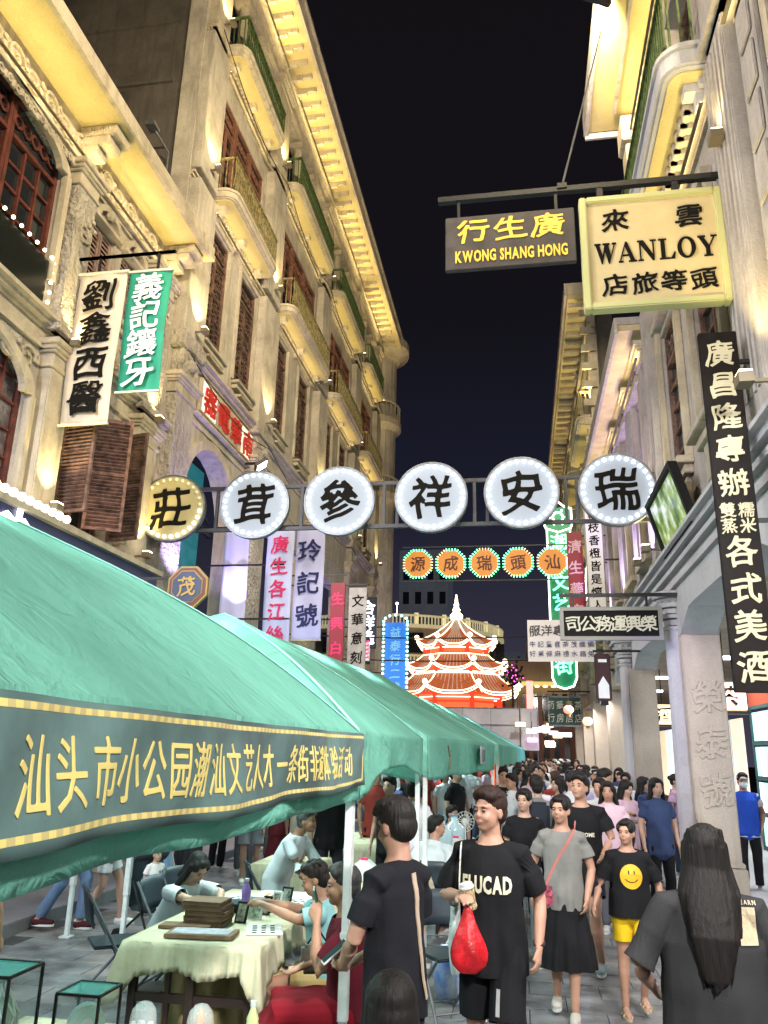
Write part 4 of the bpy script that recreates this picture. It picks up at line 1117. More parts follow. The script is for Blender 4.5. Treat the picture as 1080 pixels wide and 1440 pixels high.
# five octagonal amber signs with green bulbs
o5 = thing('wire_frame', 'thin wire frame carrying five amber octagon signs', 'frame', (-1, 22, 7))
for z in (7.62, 6.62): MB().bar((-3.3, 22.08, z), (2.3, 22.08, z), .03).obj('rail', IRON, o5)
AMB = mat('amber_board', (.45, .16, .03), .5, emit=(1, .38, .06), es=.35); GB = glow('green_bulb', (.05, 1, .35), 5); GBD = glow('amber_bulb', (.9, .6, .3), 1.6)
for i, ch in enumerate('源成瑞頭汕'):
    x = -2.82 + i * .947
    s = thing('octagon_sign', 'small amber octagon sign, ' + ['the one nearest the left houses', 'second from the left houses', 'the middle one of the five', 'the one beside the neon sign edge', 'the one overlapping the green neon sign'][i], 'sign', (x, 22, 7.1), group='amber octagon signs')
    oc = [(.40 * cos(pi / 8 + k * pi / 4), .40 * sin(pi / 8 + k * pi / 4)) for k in range(8)]
    MB().prism(oc, -.04, .04, 'y').obj('board', AMB, s, world=False)
    g = MB(); g2 = MB()
    for k in range(8):
        for j in range(4):
            for r in (.415, .45):
                t = (j + .5) / 4; p = [oc[k][q_] * (1 - t) + oc[(k + 1) % 8][q_] * t for q_ in (0, 1)]
                sc_ = r / .40
                (g if (k + i) % 4 != 3 else g2).ball((p[0] * sc_, -.05, p[1] * sc_), .020, 6, 4)
    tag(g.obj('green_bulbs', GB, s, world=False, fix=False), kind='stuff'); tag(g2.obj('amber_bulbs', GBD, s, world=False, fix=False), kind='stuff')
    letters(s, [(ch, 0, 0, .42, .44)], mat('dark_red_ink', (.10, .02, .01), .5), (0, -.05, 0), w=.03, each=True, world=False)

def hboard(name, lab, x0, x1, z0, z1, Y, mb, mf, rows, ml, fw=.04, hang=None, side='R', w=.03, each=True, es=0):
    s = thing(name, lab, 'sign', ((x0 + x1) / 2, Y, z0))
    MB().box(x0 + fw, x1 - fw, Y - .02, Y + .03, z0 + fw, z1 - fw).obj('board', mb, s)
    if mf: MB().box(x0, x0 + fw, Y - .04, Y + .05, z0, z1).box(x1 - fw, x1, Y - .04, Y + .05, z0, z1).box(x0 + fw, x1 - fw, Y - .04, Y + .05, z0, z0 + fw).box(x0 + fw, x1 - fw, Y - .04, Y + .05, z1 - fw, z1).obj('frame', mf, s)
    for txt, zc, sz in rows:
        if isinstance(txt, str): letters(s, line(txt, x0 + fw * 1.5, x1 - fw * 1.5, zc, sz), ml, (0, Y - .026, 0), w=w, each=each)
    if hang is not None:
        wx = 2.3 if side == 'R' else -6.3
        MB().bar((wx, Y, hang), (x0 if side == 'R' else x1, Y, hang), .05).obj('pole', IRON, s)
        for x in (x0 + .2, x1 - .2): MB().bar((x, Y, z1), (x, Y, hang), .03).obj('hanger', IRON, s)
    return s

def vboard(name, lab, x0, x1, z0, z1, Y, mb, txt, ml, size, frame=None, poles=(), wall=None, cloth=False, w=.03, each=True, hs=1.0, hue=None, zpad=.1, rz=0):
    s = thing(name, lab, 'banner' if cloth else 'sign', ((x0 + x1) / 2, Y, z0))
    if cloth:
        ph = random.random() * 6
        g = MB().grid(lambda a, b: (x0 + (x1 - x0) * a, Y + .025 * sin(7 * b + ph) * (1 - b * .5) + .015 * sin(9 * a + 4 * b + ph), z0 + (z1 - z0) * b), 8, 30)
        me = g.mesh('cloth', smooth=True)
        o = put('cloth', me, mb, s); md = o.modifiers.new('s', 'SOLIDIFY'); md.thickness = .006
        MB().bar((x0 - .03, Y, z1), (x1 + .03, Y, z1), .035).bar((x0 - .01, Y, z0), (x1 + .01, Y, z0), .03).obj('batten', mat('batten_pale', (.6, .55, .4), .5), s)
    else:
        MB().box(x0, x1, Y - .03, Y + .03, z0, z1).obj('board', mb, s, bevel=.006)
    if frame: MB().box(x0 - .03, x0, Y - .04, Y + .04, z0 - .03, z1 + .03).box(x1, x1 + .03, Y - .04, Y + .04, z0 - .03, z1 + .03).box(x0, x1, Y - .04, Y + .04, z0 - .03, z0).box(x0, x1, Y - .04, Y + .04, z1, z1 + .03).obj('frame', frame, s)
    if txt: letters(s, column(txt, (x0 + x1) / 2, z1 - zpad, z0 + zpad, size, hs), ml, (0, Y - (.048 if cloth else .034), 0), w=w, each=each)
    for z in poles:
        xa = wall; xb = x0 if wall > x1 else x1
        if z > z1 or z < z0: xb = x0 if wall > x1 else x1; xb = x1 + .03 if wall < x0 else x0 - .03
        MB().bar((xa, Y, z), (xb, Y, z), .035).obj('pole', IRON, s)
    return s

WHT = mat('white_characters', (.50, .48, .40), .6, emit=(1, .95, .8), es=.05)
s = hboard('hanging_board', 'black board in a grey frame reading 司公務運興榮', .60, 2.06, 3.57, 4.06, 12.0, mat('black_board', (.008, .008, .0075), .6, spec=.1), mat('silver_frame', (.22, .21, .20), .5), [('司公務運興榮', 3.815, .235)], WHT, .055, 4.24)
letters_list = None
# tall black vertical board near the pier
s = vboard('vertical_board', 'tall black board with cream characters of a wine shop hung by the pier', 1.70, 2.03, 2.46, 5.70, 6.9, mat('brown_black_board', (.013, .010, .009), .6, 'noise', 6, .3, spec=.1), '', None, .2, poles=(5.4, 3.9, 2.7), wall=2.32)
CRM = mat('cream_characters', (.45, .40, .26), .6, emit=(1, .9, .6), es=.04)
for ch, z in zip('廣昌隆專辦', (5.48, 5.17, 4.86, 4.55, 4.24)): letters(s, [(ch, 1.865, z, .25, .25)], CRM, (0, 6.864, 0), w=.03, each=True)
for ch, x, z in (('雙', 1.79, 3.99), ('糯', 1.94, 3.99), ('蒸', 1.79, 3.85), ('米', 1.94, 3.85)): letters(s, [(ch, x, z, .13, .135)], CRM, (0, 6.864, 0), w=.03, each=True)
for ch, z in zip('各式美酒', (3.63, 3.31, 3.0, 2.67)): letters(s, [(ch, 1.865, z, .25, .26)], CRM, (0, 6.864, 0), w=.03, each=True)
# two cloth-like boards on the left wall
s = vboard('hanging_banner', 'cream cloth banner with black brush characters 劉鑫西醫', -6.07, -5.36, 6.06, 8.40, 9.0, mat('cream_cloth', (.62, .53, .40), .8, 'noise', 3, .1), '劉鑫西醫', INK, .50, poles=(8.66,), wall=-6.3, cloth=True, zpad=.12)
s = vboard('hanging_banner', 'green cloth banner with white brush characters 義記鑲牙', -5.30, -4.68, 6.50, 8.37, 9.0, mat('green_cloth', (.02, .27, .16), .7, 'noise', 3, .15), '義記鑲牙', mat('white_ink', (.75, .75, .7), .5), .44, poles=(8.66,), wall=-6.3, cloth=True, zpad=.06)
MB().bar((-5.34, 9, 8.66), (-4.66, 9, 8.66), .035).bar((-4.9, 9, 8.4), (-4.9, 9, 8.66), .03).bar((-5.8, 9, 8.4), (-5.8, 9, 8.66), .03).obj('pole', IRON, s)
# octagonal board and its pole
s = thing('octagon_board', 'navy octagon board with a gold border and the character 茂', 'sign', (-4.21, 9.5, 3.92))
oc = [(cos(pi / 8 + k * pi / 4), sin(pi / 8 + k * pi / 4)) for k in range(8)]
MB().prism([(a * .29, b * .29) for a, b in oc], -.03, .03, 'y').obj('border', GOLD, s, world=False)
MB().prism([(a * .265, b * .265) for a, b in oc], -.04, -.031, 'y').obj('edge', mat('maroon_edge', (.12, .03, .02), .5), s, world=False)
MB().prism([(a * .225, b * .225) for a, b in oc], -.05, -.041, 'y').obj('inner_border', GOLD, s, world=False)
MB().prism([(a * .21, b * .21) for a, b in oc], -.06, -.051, 'y').obj('board', mat('navy_board', (.03, .04, .09), .4), s, world=False)
letters(s, [('茂', 0, 0, .24, .26)], mat('gold_char', (.35, .22, .05), .5), (0, -.068, 0), w=.03, each=True, world=False)
MB().bar((-2.1, 0, .12), (-.25, 0, .12), .03).bar((-.3, 0, -.31), (.05, 0, -.31), .03).cyl((0, 0, -.34), (0, 0, -.27), .02, n=6).obj('arm', IRON, s, world=False)

# banners further down on the left
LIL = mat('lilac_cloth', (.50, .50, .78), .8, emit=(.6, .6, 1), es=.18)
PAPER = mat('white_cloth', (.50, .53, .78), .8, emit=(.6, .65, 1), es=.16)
REDI = mat('magenta_ink', (.5, .02, .10), .6, emit=(.8, .02, .15), es=.2); NAVI = mat('navy_ink', (.02, .02, .12), .6)
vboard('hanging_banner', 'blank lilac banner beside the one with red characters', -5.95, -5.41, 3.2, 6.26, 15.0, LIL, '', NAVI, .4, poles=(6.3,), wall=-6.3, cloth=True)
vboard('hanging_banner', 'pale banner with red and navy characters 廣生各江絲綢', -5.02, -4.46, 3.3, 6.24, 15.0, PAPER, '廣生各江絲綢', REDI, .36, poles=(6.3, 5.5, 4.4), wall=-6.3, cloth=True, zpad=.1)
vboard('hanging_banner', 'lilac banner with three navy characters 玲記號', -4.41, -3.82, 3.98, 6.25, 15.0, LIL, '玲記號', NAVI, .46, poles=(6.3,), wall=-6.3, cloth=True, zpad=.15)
vboard('vertical_board', 'narrow red board with magenta characters 生興白米', -4.62, -4.26, 3.3, 5.95, 19.0, mat('rose_board', (.16, .012, .025), .6, emit=(.9, .1, .15), es=.08), '生興白米', REDI, .32, poles=(6.15,), wall=-6.3)
vboard('vertical_board', 'narrow grey board with black characters 文華意刻字', -4.15, -3.70, 3.3, 5.82, 19.0, mat('grey_board', (.28, .26, .25), .6, 'noise', 4, .2), '文華意刻字', INK, .30, poles=(5.9,), wall=-6.3)
vboard('vertical_board', 'navy board with three glowing white characters 合祥隆', -4.60, -4.08, 4.75, 6.25, 22.5, mat('deep_navy', (.02, .02, .05), .5), '合祥隆', glow('neon_white', (.8, .9, 1), 3.5), .42, poles=(5.6,), wall=-6.3)
s = vboard('vertical_board', 'blue arched board ringed in cyan bulbs', -4.40, -3.72, 3.6, 6.05, 26, mat('blue_board', (.04, .16, .6), .5, emit=(.05, .3, 1), es=.6), '益泰行二號', mat('pale_blue_ink', (.2, .5, .9), .5, emit=(.3, .7, 1), es=.5), .36, poles=(5.9, 4.4), wall=-6.3)
g = MB(); CB = glow('cyan_bulb', (.25, .9, 1), 5)
for i in range(17):
    for x in (-4.46, -3.66): g.ball((x, 25.95, 3.65 + i * .145), .045, 6, 4)
for i in range(7): g.ball((-4.06 - .4 * cos(pi * i / 6), 25.95, 6.08 + .22 * sin(pi * i / 6)), .045, 6, 4)
tag(g.obj('cyan_bulbs', CB, s, fix=False), kind='stuff')
s = thing('barber_pole', 'small striped barber pole hung between two cables', 'barber pole', (-3.6, 20, 4.5))
MB().cyl((-3.9, 20, 4.12), (-3.9, 20, 4.62), .11, n=12).obj('tube', mat('barber_white', (.7, .7, .7), .4, emit=(1, 1, 1), es=.3), s)
g = MB()
for i in range(5): g.bar((-3.9 - .112, 19.9, 4.15 + i * .1), (-3.9 + .112, 19.88, 4.22 + i * .1), .035)
g.obj('stripe', mat('pink_stripe', (.7, .03, .2), .5, emit=(1, .05, .3), es=.6), s)
MB().cyl((-3.9, 20, 4.62), (-3.9, 20, 4.7), .13, n=12).cyl((-3.9, 20, 4.05), (-3.9, 20, 4.12), .13, n=12).obj('cap', IRON, s)
for k, z in enumerate((4.85, 4.27)):
    g = MB(); n = 14
    for i in range(n):
        xa, xb = -6.3 + 8.6 * i / n, -6.3 + 8.6 * (i + 1) / n
        za, zb = z - .12 * sin(pi * i / n), z - .12 * sin(pi * (i + 1) / n)
        g.cyl((xa, 20.2, za), (xb, 20.2, zb), .018, n=6)
    tag(g.obj('overhead_cable', IRON), ('upper' if k == 0 else 'lower') + ' of two thin black cables crossing the street before the pagoda', 'cable')

# signs further down on the right
s = thing('neon_sign', 'tall green neon sign outlined in white tubes and topped by an emblem', 'sign', (1.2, 24, 3.8))
NG = mat('neon_green_board', (.01, .20, .09), .4, emit=(.02, .6, .25), es=.15); NW = glow('neon_tube_white', (1, .92, .85), 5); NGL = glow('neon_tube_green', (.1, 1, .5), 2.5)
x0, x1 = .92, 1.62
MB().box(x0, x1, 24, 24.12, 4.1, 8.6).box(x0 - .05, x1 + .05, 24, 24.12, 8.6, 9.3).obj('board', NG, s)
MB().prism([(x0, 4.1), (x1, 4.1), (x1 - .1, 3.86), ((x0 + x1) / 2, 3.78), (x0 + .1, 3.86)], 24, 24.12, 'y').obj('foot', NG, s)
g = MB()
path = [(x0, 4.1), (x0, 8.6), (x0 - .06, 8.7), (x0 - .06, 9.25), (x0 + .15, 9.32), ((x0 + x1) / 2, 9.5), (x1 - .15, 9.32), (x1 + .06, 9.25), (x1 + .06, 8.7), (x1, 8.6), (x1, 4.1), (x1 - .1, 3.86), ((x0 + x1) / 2, 3.78), (x0 + .1, 3.86), (x0, 4.1)]
for p, q in zip(path, path[1:]): g.cyl((p[0], 23.97, p[1]), (q[0], 23.97, q[1]), .025, n=6)
g.cyl((x0, 23.97, 8.62), ((x0 + x1) / 2, 23.97, 8.5), .02, n=6).cyl(((x0 + x1) / 2, 23.97, 8.5), (x1, 23.97, 8.62), .02, n=6)
for i in range(6):
    a, b = 2 * pi * i / 6, 2 * pi * (i + 1) / 6
    g.cyl((1.27 + .17 * cos(a), 23.97, 8.98 + .17 * sin(a)), (1.27 + .17 * cos(b), 23.97, 8.98 + .17 * sin(b)), .025, n=6); g.ball((1.27 + .25 * cos(a), 23.97, 8.98 + .25 * sin(a)), .035, 6, 4)
g.obj('neon_tube', NW, s, fix=False)
letters(s, column('潮汕文艺人才街', 1.27, 8.5, 4.15, .52), NGL, (0, 23.975, 0), w=.03, each=True)
MB().bar((1.6, 24.06, 5), (2.3, 24.06, 5), .05).bar((1.6, 24.06, 8), (2.3, 24.06, 8), .05).obj('pole', IRON, s)
s = vboard('vertical_board', 'maroon board with pale characters beside the green neon sign', 1.25, 1.64, 5.0, 7.4, 20, mat('maroon_board', (.16, .012, .02), .5, emit=(.5, .02, .04), es=.12), '濟生藥房', mat('pink_char', (.55, .35, .35), .5), .34, poles=(7.3, 6.6, 5.6), wall=2.3)
s = vboard('vertical_board', 'narrow white board with a column of eight black characters', 1.56, 1.92, 4.9, 7.5, 18, mat('white_board', (.62, .60, .57), .5, emit=(1, .95, .9), es=.12), '荔枝香橙皆是懷人', INK, .24, poles=(7.4, 6.2), wall=2.3, frame=STEEL)
s = hboard('hanging_board', 'white board with two rows of small characters, partly behind the black board', .15, 1.78, 3.98, 5.03, 19, mat('white_enamel', (.60, .56, .55), .5, emit=(1, .93, .95), es=.10), None, [], INK)
letters(s, line('服洋專', .22, 1.05, 4.74, .26), mat('grey_ink', (.06, .05, .06), .5), (0, 18.97, 0), w=.04, each=True)
letters(s, line('牛記童音茶茂織綢', .2, 1.72, 4.42, .15), NAVI, (0, 18.97, 0), w=.02); letters(s, line('好果條麻禮水箱兔', .2, 1.72, 4.20, .15), NAVI, (0, 18.97, 0), w=.02)
MB().bar((1.78, 19.03, 4.9), (2.3, 19.03, 4.9), .04).obj('pole', IRON, s)
s = hboard('hanging_board', 'dark green board with pale characters low down the arcade side', .88, 2.0, 2.85, 3.85, 28, mat('dark_green_board', (.02, .05, .04), .5), STEEL, [], WHT, .05, 4.0)
letters(s, [(c, .98 + (i % 4) * .30, 3.55 - (i // 4) * .42, .26, .3) for i, c in enumerate('葯華泰茶行房居店')], WHT, (0, 27.95, 0), w=.03)
s = thing('lantern_sign', 'brown plaque with a white pavilion emblem hung under the white board', 'sign', (1.58, 16, 3.2))
MB().box(1.42, 1.72, 15.97, 16.03, 2.95, 3.85).obj('board', mat('brown_plaque', (.07, .03, .03), .5), s, bevel=.02)
g = MB().prism([(1.47, 3.0), (1.67, 3.0), (1.67, 3.25), (1.57, 3.42), (1.47, 3.25)], 15.955, 15.969, 'y'); g.obj('emblem', mat('white_emblem', (.7, .7, .75), .5, emit=(1, 1, 1), es=.3), s)
MB().bar((1.4, 16, 3.9), (2.3, 16, 3.9), .04).obj('pole', IRON, s); MB().box(1.5, 1.64, 15.9, 16.1, 2.87, 2.95).obj('bracket', IRON, s); MB().box(1.49, 1.65, 15.95, 15.954, 3.68, 3.74).obj('nameplate', MATS['white_emblem'], s)
for k, (x, u, z, r, c) in enumerate(((1.45, 26, 3.3, .16, (1, .12, .05)), (1.3, 30, 3.4, .18, (1, .1, .05)), (.9, 33, 2.9, .2, (1, .55, .6)), (1.9, 24.5, 2.9, .15, (1, .5, .2)))):
    l_ = thing('paper_lantern', ['small red paper lantern beside the green neon foot', 'red paper lantern further down the arcade', 'pink glowing paper lantern over the far crowd', 'orange paper lantern near the arcade ceiling'][k], 'lantern', (x, u, z))
    MB().ball((0, 0, 0), r, 12, 8, (1, 1, .85)).obj('lamp_shade', glow('lant%d' % k, c, 1.8), l_, world=False, smooth=True)
    MB().cyl((0, 0, r * .8), (0, 0, r + .1), r * .35, n=8).cyl((0, 0, -r - .05), (0, 0, -r * .8), r * .35, n=8).bar((0, 0, r), (.0, 0, r + .5), .01).obj('cap', GOLD, l_, world=False)
s = thing('red_neon_column', 'vertical red neon strip glowing over the far crowd', 'sign', (.35, 38, 3.5))
MB().box(.25, .55, 38, 38.1, 2.9, 5.2).obj('board', glow('red_neon', (1, .06, .03), 2.2), s)
MB().bar((.55, 38.05, 4.5), (2.3, 38.05, 4.5), .05).obj('pole', IRON, s)
rs = random.Random(3)
LBC = [('cream', (1, .95, .85)), ('bluish white', (.8, .9, 1)), ('salmon', (1, .6, .5)), ('yellow', (1, .85, .4)), ('lilac', (.9, .5, .9))]
for k in range(14):   # lit shop boxes at the far end
    x = rs.uniform(-.1, 2.0); z = rs.uniform(2.3, 3.4); cn, c = LBC[k % 5]
    o = thing('light_box', 'small %s light box %s' % (cn, ['low over the far crowd', 'midway up among the far shop lights', 'high among the far shop lights'][k // 5]), 'light box', (x, 36 + k * .4, z), group='light boxes at the far end')
    MB().box(-.22, .22, 0, .12, -.09, .09).obj('panel', glow('lb%s' % str(c), c, 3.2), o, world=False); MB().box(-.24, .24, .01, .14, .09, .11).bar((0, .06, .1), (0, .06, .8), .02).obj('bracket', IRON, o, world=False)

# ------------------------------------------------------------------ the far plaza: pavilion, round building, hoarding, towers
pg = thing('pavilion', 'three tiered red octagonal pavilion outlined in warm white lights', 'pavilion', (-4.15, 53, 0))
PR = mat('pavilion_red', (.45, .03, .02), .5, emit=(1, .07, .02), es=.75); PT = mat('pavilion_tile', (.34, .09, .04), .6, 'noise', 5, .4, emit=(1, .22, .06), es=.32)  # lamplight on the red parts and tiles is put into the colour as emission
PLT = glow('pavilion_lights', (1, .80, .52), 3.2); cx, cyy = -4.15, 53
def octp(r, z, k, off=pi / 8): return (cx + r * cos(off + k * pi / 4), cyy + r * sin(off + k * pi / 4), z)
tiers = [(5.55, 4.05, 2.9, 5.95, 6.75), (7.05, 3.2, 2.3, 7.4, 8.0), (8.6, 2.5, .12, 8.95, 10.6)]  # eave z, eave radius, top radius, ...
for t, (ze, re, rt, z2, zt) in enumerate(tiers):
    g = MB(); lights = MB(); n = 10
    for k in range(8):
        p0, p1 = octp(re, ze, k), octp(re, ze, k + 1)
        def surf(a, b, k=k):
            up_ = (abs(2 * a - 1) ** 3) * .42 * (1 - b) ** 1.5
            r = re + (rt - re) * b + (abs(2 * a - 1) ** 3) * .25 * (1 - b)
            A_, B_ = octp(r, 0, k), octp(r, 0, k + 1)
            z = ze + (zt - ze) * (b ** 1.35) + up_
            return (A_[0] * (1 - a) + B_[0] * a, A_[1] * (1 - a) + B_[1] * a, z)
        g.grid(surf, n, 6)
        for i in range(n):
            for dz in (0, -.16):
                a0, a1 = surf(i / n, 0), surf((i + 1) / n, 0)
                lights.cyl((a0[0], a0[1], a0[2] + dz), (a1[0], a1[1], a1[2] + dz), .036, n=5)
        for j in range(6):
            lights.cyl(surf(0, j / 6), surf(0, (j + 1) / 6), .042, n=5)
        if zt < 10: lights.cyl(surf(0, 1), surf(1, 1), .05, n=5)
        c0 = surf(0, 0); lights.ball((c0[0], c0[1], c0[2] + .12), .17, 6, 4)
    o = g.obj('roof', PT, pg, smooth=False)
    tag(lights.obj('roof_lights', PLT, o, world=False, fix=False), kind='stuff')
    rb = MB()
    for k in range(8):
        for i in range(1, 10):
            a = i / 10
            A_, B_ = octp(re * .97, 0, k), octp(re * .97, 0, k + 1); C_, D_ = octp(rt, 0, k), octp(rt, 0, k + 1)
            p = [A_[0] * (1 - a) + B_[0] * a, A_[1] * (1 - a) + B_[1] * a]; q = [C_[0] * (1 - a) + D_[0] * a, C_[1] * (1 - a) + D_[1] * a]
            m_ = [(p[0] + q[0]) / 2, (p[1] + q[1]) / 2]
            rb.cyl((p[0], p[1], ze + .08), (m_[0], m_[1], ze + (zt - ze) * .42), .035, n=5).cyl((m_[0], m_[1], ze + (zt - ze) * .42), (q[0], q[1], zt + .04), .035, n=5)
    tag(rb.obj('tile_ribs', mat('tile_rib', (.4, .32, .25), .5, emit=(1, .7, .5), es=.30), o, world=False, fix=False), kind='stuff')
for t, (z0, z1, r) in enumerate(((0, 5.6, 3.0), (6.3, 7.2, 2.75), (7.8, 8.75, 2.15))):
    for k in range(8):
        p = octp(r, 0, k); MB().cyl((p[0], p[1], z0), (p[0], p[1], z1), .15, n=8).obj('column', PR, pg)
    g = MB(); lt = MB()
    for k in range(8):
        for z in ((z1 - .25, z1 - .05) if t else (z1 - .6, z1 - .1)): g.bar(octp(r, z, k), octp(r, z, k + 1), .12)
        lt.bar(octp(r + .1, z1 - .35, k), octp(r + .1, z1 - .35, k + 1), .05)
        g.bar(octp(r, z0 + .3, k), octp(r, z0 + .3, k + 1), .08); 
        A_, B_ = octp(r, 0, k), octp(r, 0, k + 1)
        for i in range(1, 8): a = i / 8; xx, yy = A_[0] * (1 - a) + B_[0] * a, A_[1] * (1 - a) + B_[1] * a; g.bar((xx, yy, z0 + .05), (xx, yy, z0 + .3), .05)
    g.obj('beam', PR, pg, fix=False); lt.obj('beam_light', PLT, pg, fix=False)
    MB().cyl((cx, cyy, z0), (cx, cyy, z1), r * .8, n=8).obj('core', mat('pavilion_core', (.30, .05, .03), .6, emit=(1, .16, .05), es=1.1), pg)  # red glow between the tiers put in as an emissive core
MB().lathe([(.30, 10.45), (.42, 10.6), (.42, 10.8), (.2, 11.0), (.26, 11.15), (.14, 11.35), (.17, 11.5), (.09, 11.7), (.1, 11.8), (.03, 12.2)], (cx, cyy, 0), 12).obj('finial', glow('finial_glow', (1, .85, .6), 7), pg, smooth=True)
spot(pg, (cx, cyy - 6, 9.5), (cx, cyy, 7.5), 120, (1, .7, .4), 120)
hd = thing('site_hoarding', 'white hoarding boards on a scaffold in front of the pavilion', 'hoarding', (-2, 38, 0))
HW = mat('hoarding_white', (.62, .60, .64), .6, 'noise', 1, .15)
for i in range(5): MB().box(-6.6 + i * 1.3, -5.32 + i * 1.3, 38, 38.06, 2.2 if i < 4 else 1.7, 3.95).obj('panel', HW, hd)
MB().box(-.05, .75, 37.9, 37.96, 2.1, 3.95).obj('panel', HW, hd)
g = MB()
for x in (-6.6, -5.3, -4, -2.7, -1.4, -.1, .7): g.bar((x, 38.1, 0), (x, 38.1, 4.0), .06)
for z in (2.3, 3.2, 3.95): g.bar((-6.6, 37.97, z), (0, 37.97, z), .04)
g.obj('scaffold', STEEL, hd)
rbd = thing('round_building', 'pale curved building with lit balustrades behind the pavilion', 'building', (-11, 68, 0))
RB = stained('round_plaster', (.34, .30, .27), amt=.3, bump=.2)
MB().cyl((-11, 68, 0), (-11, 68, 10.9), 9.4, n=56).obj('wall', RB, rbd)
g = MB().cyl((-11, 68, 10.9), (-11, 68, 11.15), 9.7, n=56).cyl((-11, 68, 7.9), (-11, 68, 8.15), 9.65, n=56)
for k in range(110):
    a = pi * 1.0 + k * pi / 110
    for z in (11.15, 8.15): g.bar((-11 + 9.6 * cos(a), 68 + 9.6 * sin(a), z), (-11 + 9.6 * cos(a), 68 + 9.6 * sin(a), z + .6), .1)
for k in range(60):
    a, b = pi * 1.0 + k * pi / 60, pi + (k + 1) * pi / 60
    for z in (11.8, 8.8): g.bar((-11 + 9.6 * cos(a), 68 + 9.6 * sin(a), z), (-11 + 9.6 * cos(b), 68 + 9.6 * sin(b), z), .14)
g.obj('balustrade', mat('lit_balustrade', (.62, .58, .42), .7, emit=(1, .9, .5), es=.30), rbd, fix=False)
for k in range(12):
    a = pi * 1.08 + k * pi * .84 / 11; x, y = -11 + 9.5 * cos(a), 68 + 9.5 * sin(a)
    for z in (2.2, 5.6, 9.0): MB().bar((x, y, z), (x, y, z + 1.5), 1.1, .2, up=(0, 1, 0)).obj('window', GLASS_D, rbd)
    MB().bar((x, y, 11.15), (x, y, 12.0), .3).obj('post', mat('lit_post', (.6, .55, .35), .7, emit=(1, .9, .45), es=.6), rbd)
rb2 = thing('plaza_house', 'cream house with yellow lit eaves and tall windows beyond the hoarding', 'building', (2, 62, 0))
MB().box(-1.2, 9, 62, 70, 0, 8.9).box(.5, 9, 63, 70, 8.9, 10.3).obj('wall', RB, rb2)
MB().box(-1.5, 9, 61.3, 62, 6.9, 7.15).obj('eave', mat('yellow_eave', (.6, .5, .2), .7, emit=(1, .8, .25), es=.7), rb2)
for i in range(9): MB().ball((-1.2 + i * .6, 61.4, 6.8), .12, 6, 4, (1.6, 1, .7)).obj('eave_lamp', glow('eave_lamp', (1, .8, .3), 3.0), rb2)
for i in range(7):
    for z in (1.5, 4.3): MB().box(-.7 + i * .75, -.3 + i * .75, 61.93, 62.02, z, z + 2.0).obj('window', GLASS_D, rb2)
for k, (x, y, w, h, f_) in enumerate(((-11.5, 95, 6, 26, 7), (3, 100, 10, 14, 4))):
    tw = thing('apartment_tower', ['grey apartment tower with dark windows rising behind the left row of houses', 'dim flat roofed block in the distance behind the white boards'][k], 'building', (x, y, 0))
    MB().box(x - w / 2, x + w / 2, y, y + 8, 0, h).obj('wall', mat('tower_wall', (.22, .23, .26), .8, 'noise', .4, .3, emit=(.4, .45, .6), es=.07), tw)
    for i in range(4):
        for j in range(int(h / 3)): MB().box(x - w / 2 + .5 + i * w / 4, x - w / 2 + .5 + i * w / 4 + w / 8, y - .05, y + .02, 1.2 + j * 3, 2.7 + j * 3).obj('window', GLASS_D, tw)
tr_ = thing('string_of_tree_lights', 'bush wrapped in magenta fairy lights beside the pavilion', 'shrub', (-.6, 50, 6)); tr_.name = 'lit_shrub'
g = MB(); g2 = MB(); r_ = random.Random(5)
for i in range(120):
    p = [r_.gauss(0, .26), r_.gauss(0, .25), r_.gauss(0, .30)]; (g if i % 5 else g2).ball((-.5 + p[0], 50 + p[1], 6.6 + p[2]), .09 if i % 5 else .05, 5, 3)
tag(g.obj('foliage', mat('dark_leaf', (.04, .03, .05), .7), tr_, fix=False), kind='stuff'); tag(g2.obj('fairy_lights', glow('magenta_bulb', (1, .08, .6), 4), tr_, fix=False), kind='stuff')
MB().cyl((-.5, 50, 0), (-.5, 50, 6.3), .12, .06, n=8).obj('trunk', BRW, tr_)
# birds of light on the roof: small white rooftop lights
s = thing('rooftop_lights', 'three tiny white rooftop lights on the round building', 'lights', (-10, 60, 12))
for x, z in ((-9.9, 13.0), (-9.3, 12.9), (-10.6, 12.6)): MB().ball((x, 60, z), .12, 6, 4).cyl((x, 60, 11), (x, 60, z), .03, n=5).obj('lamp', glow('roof_lamp', (.85, .9, 1), 4), s)

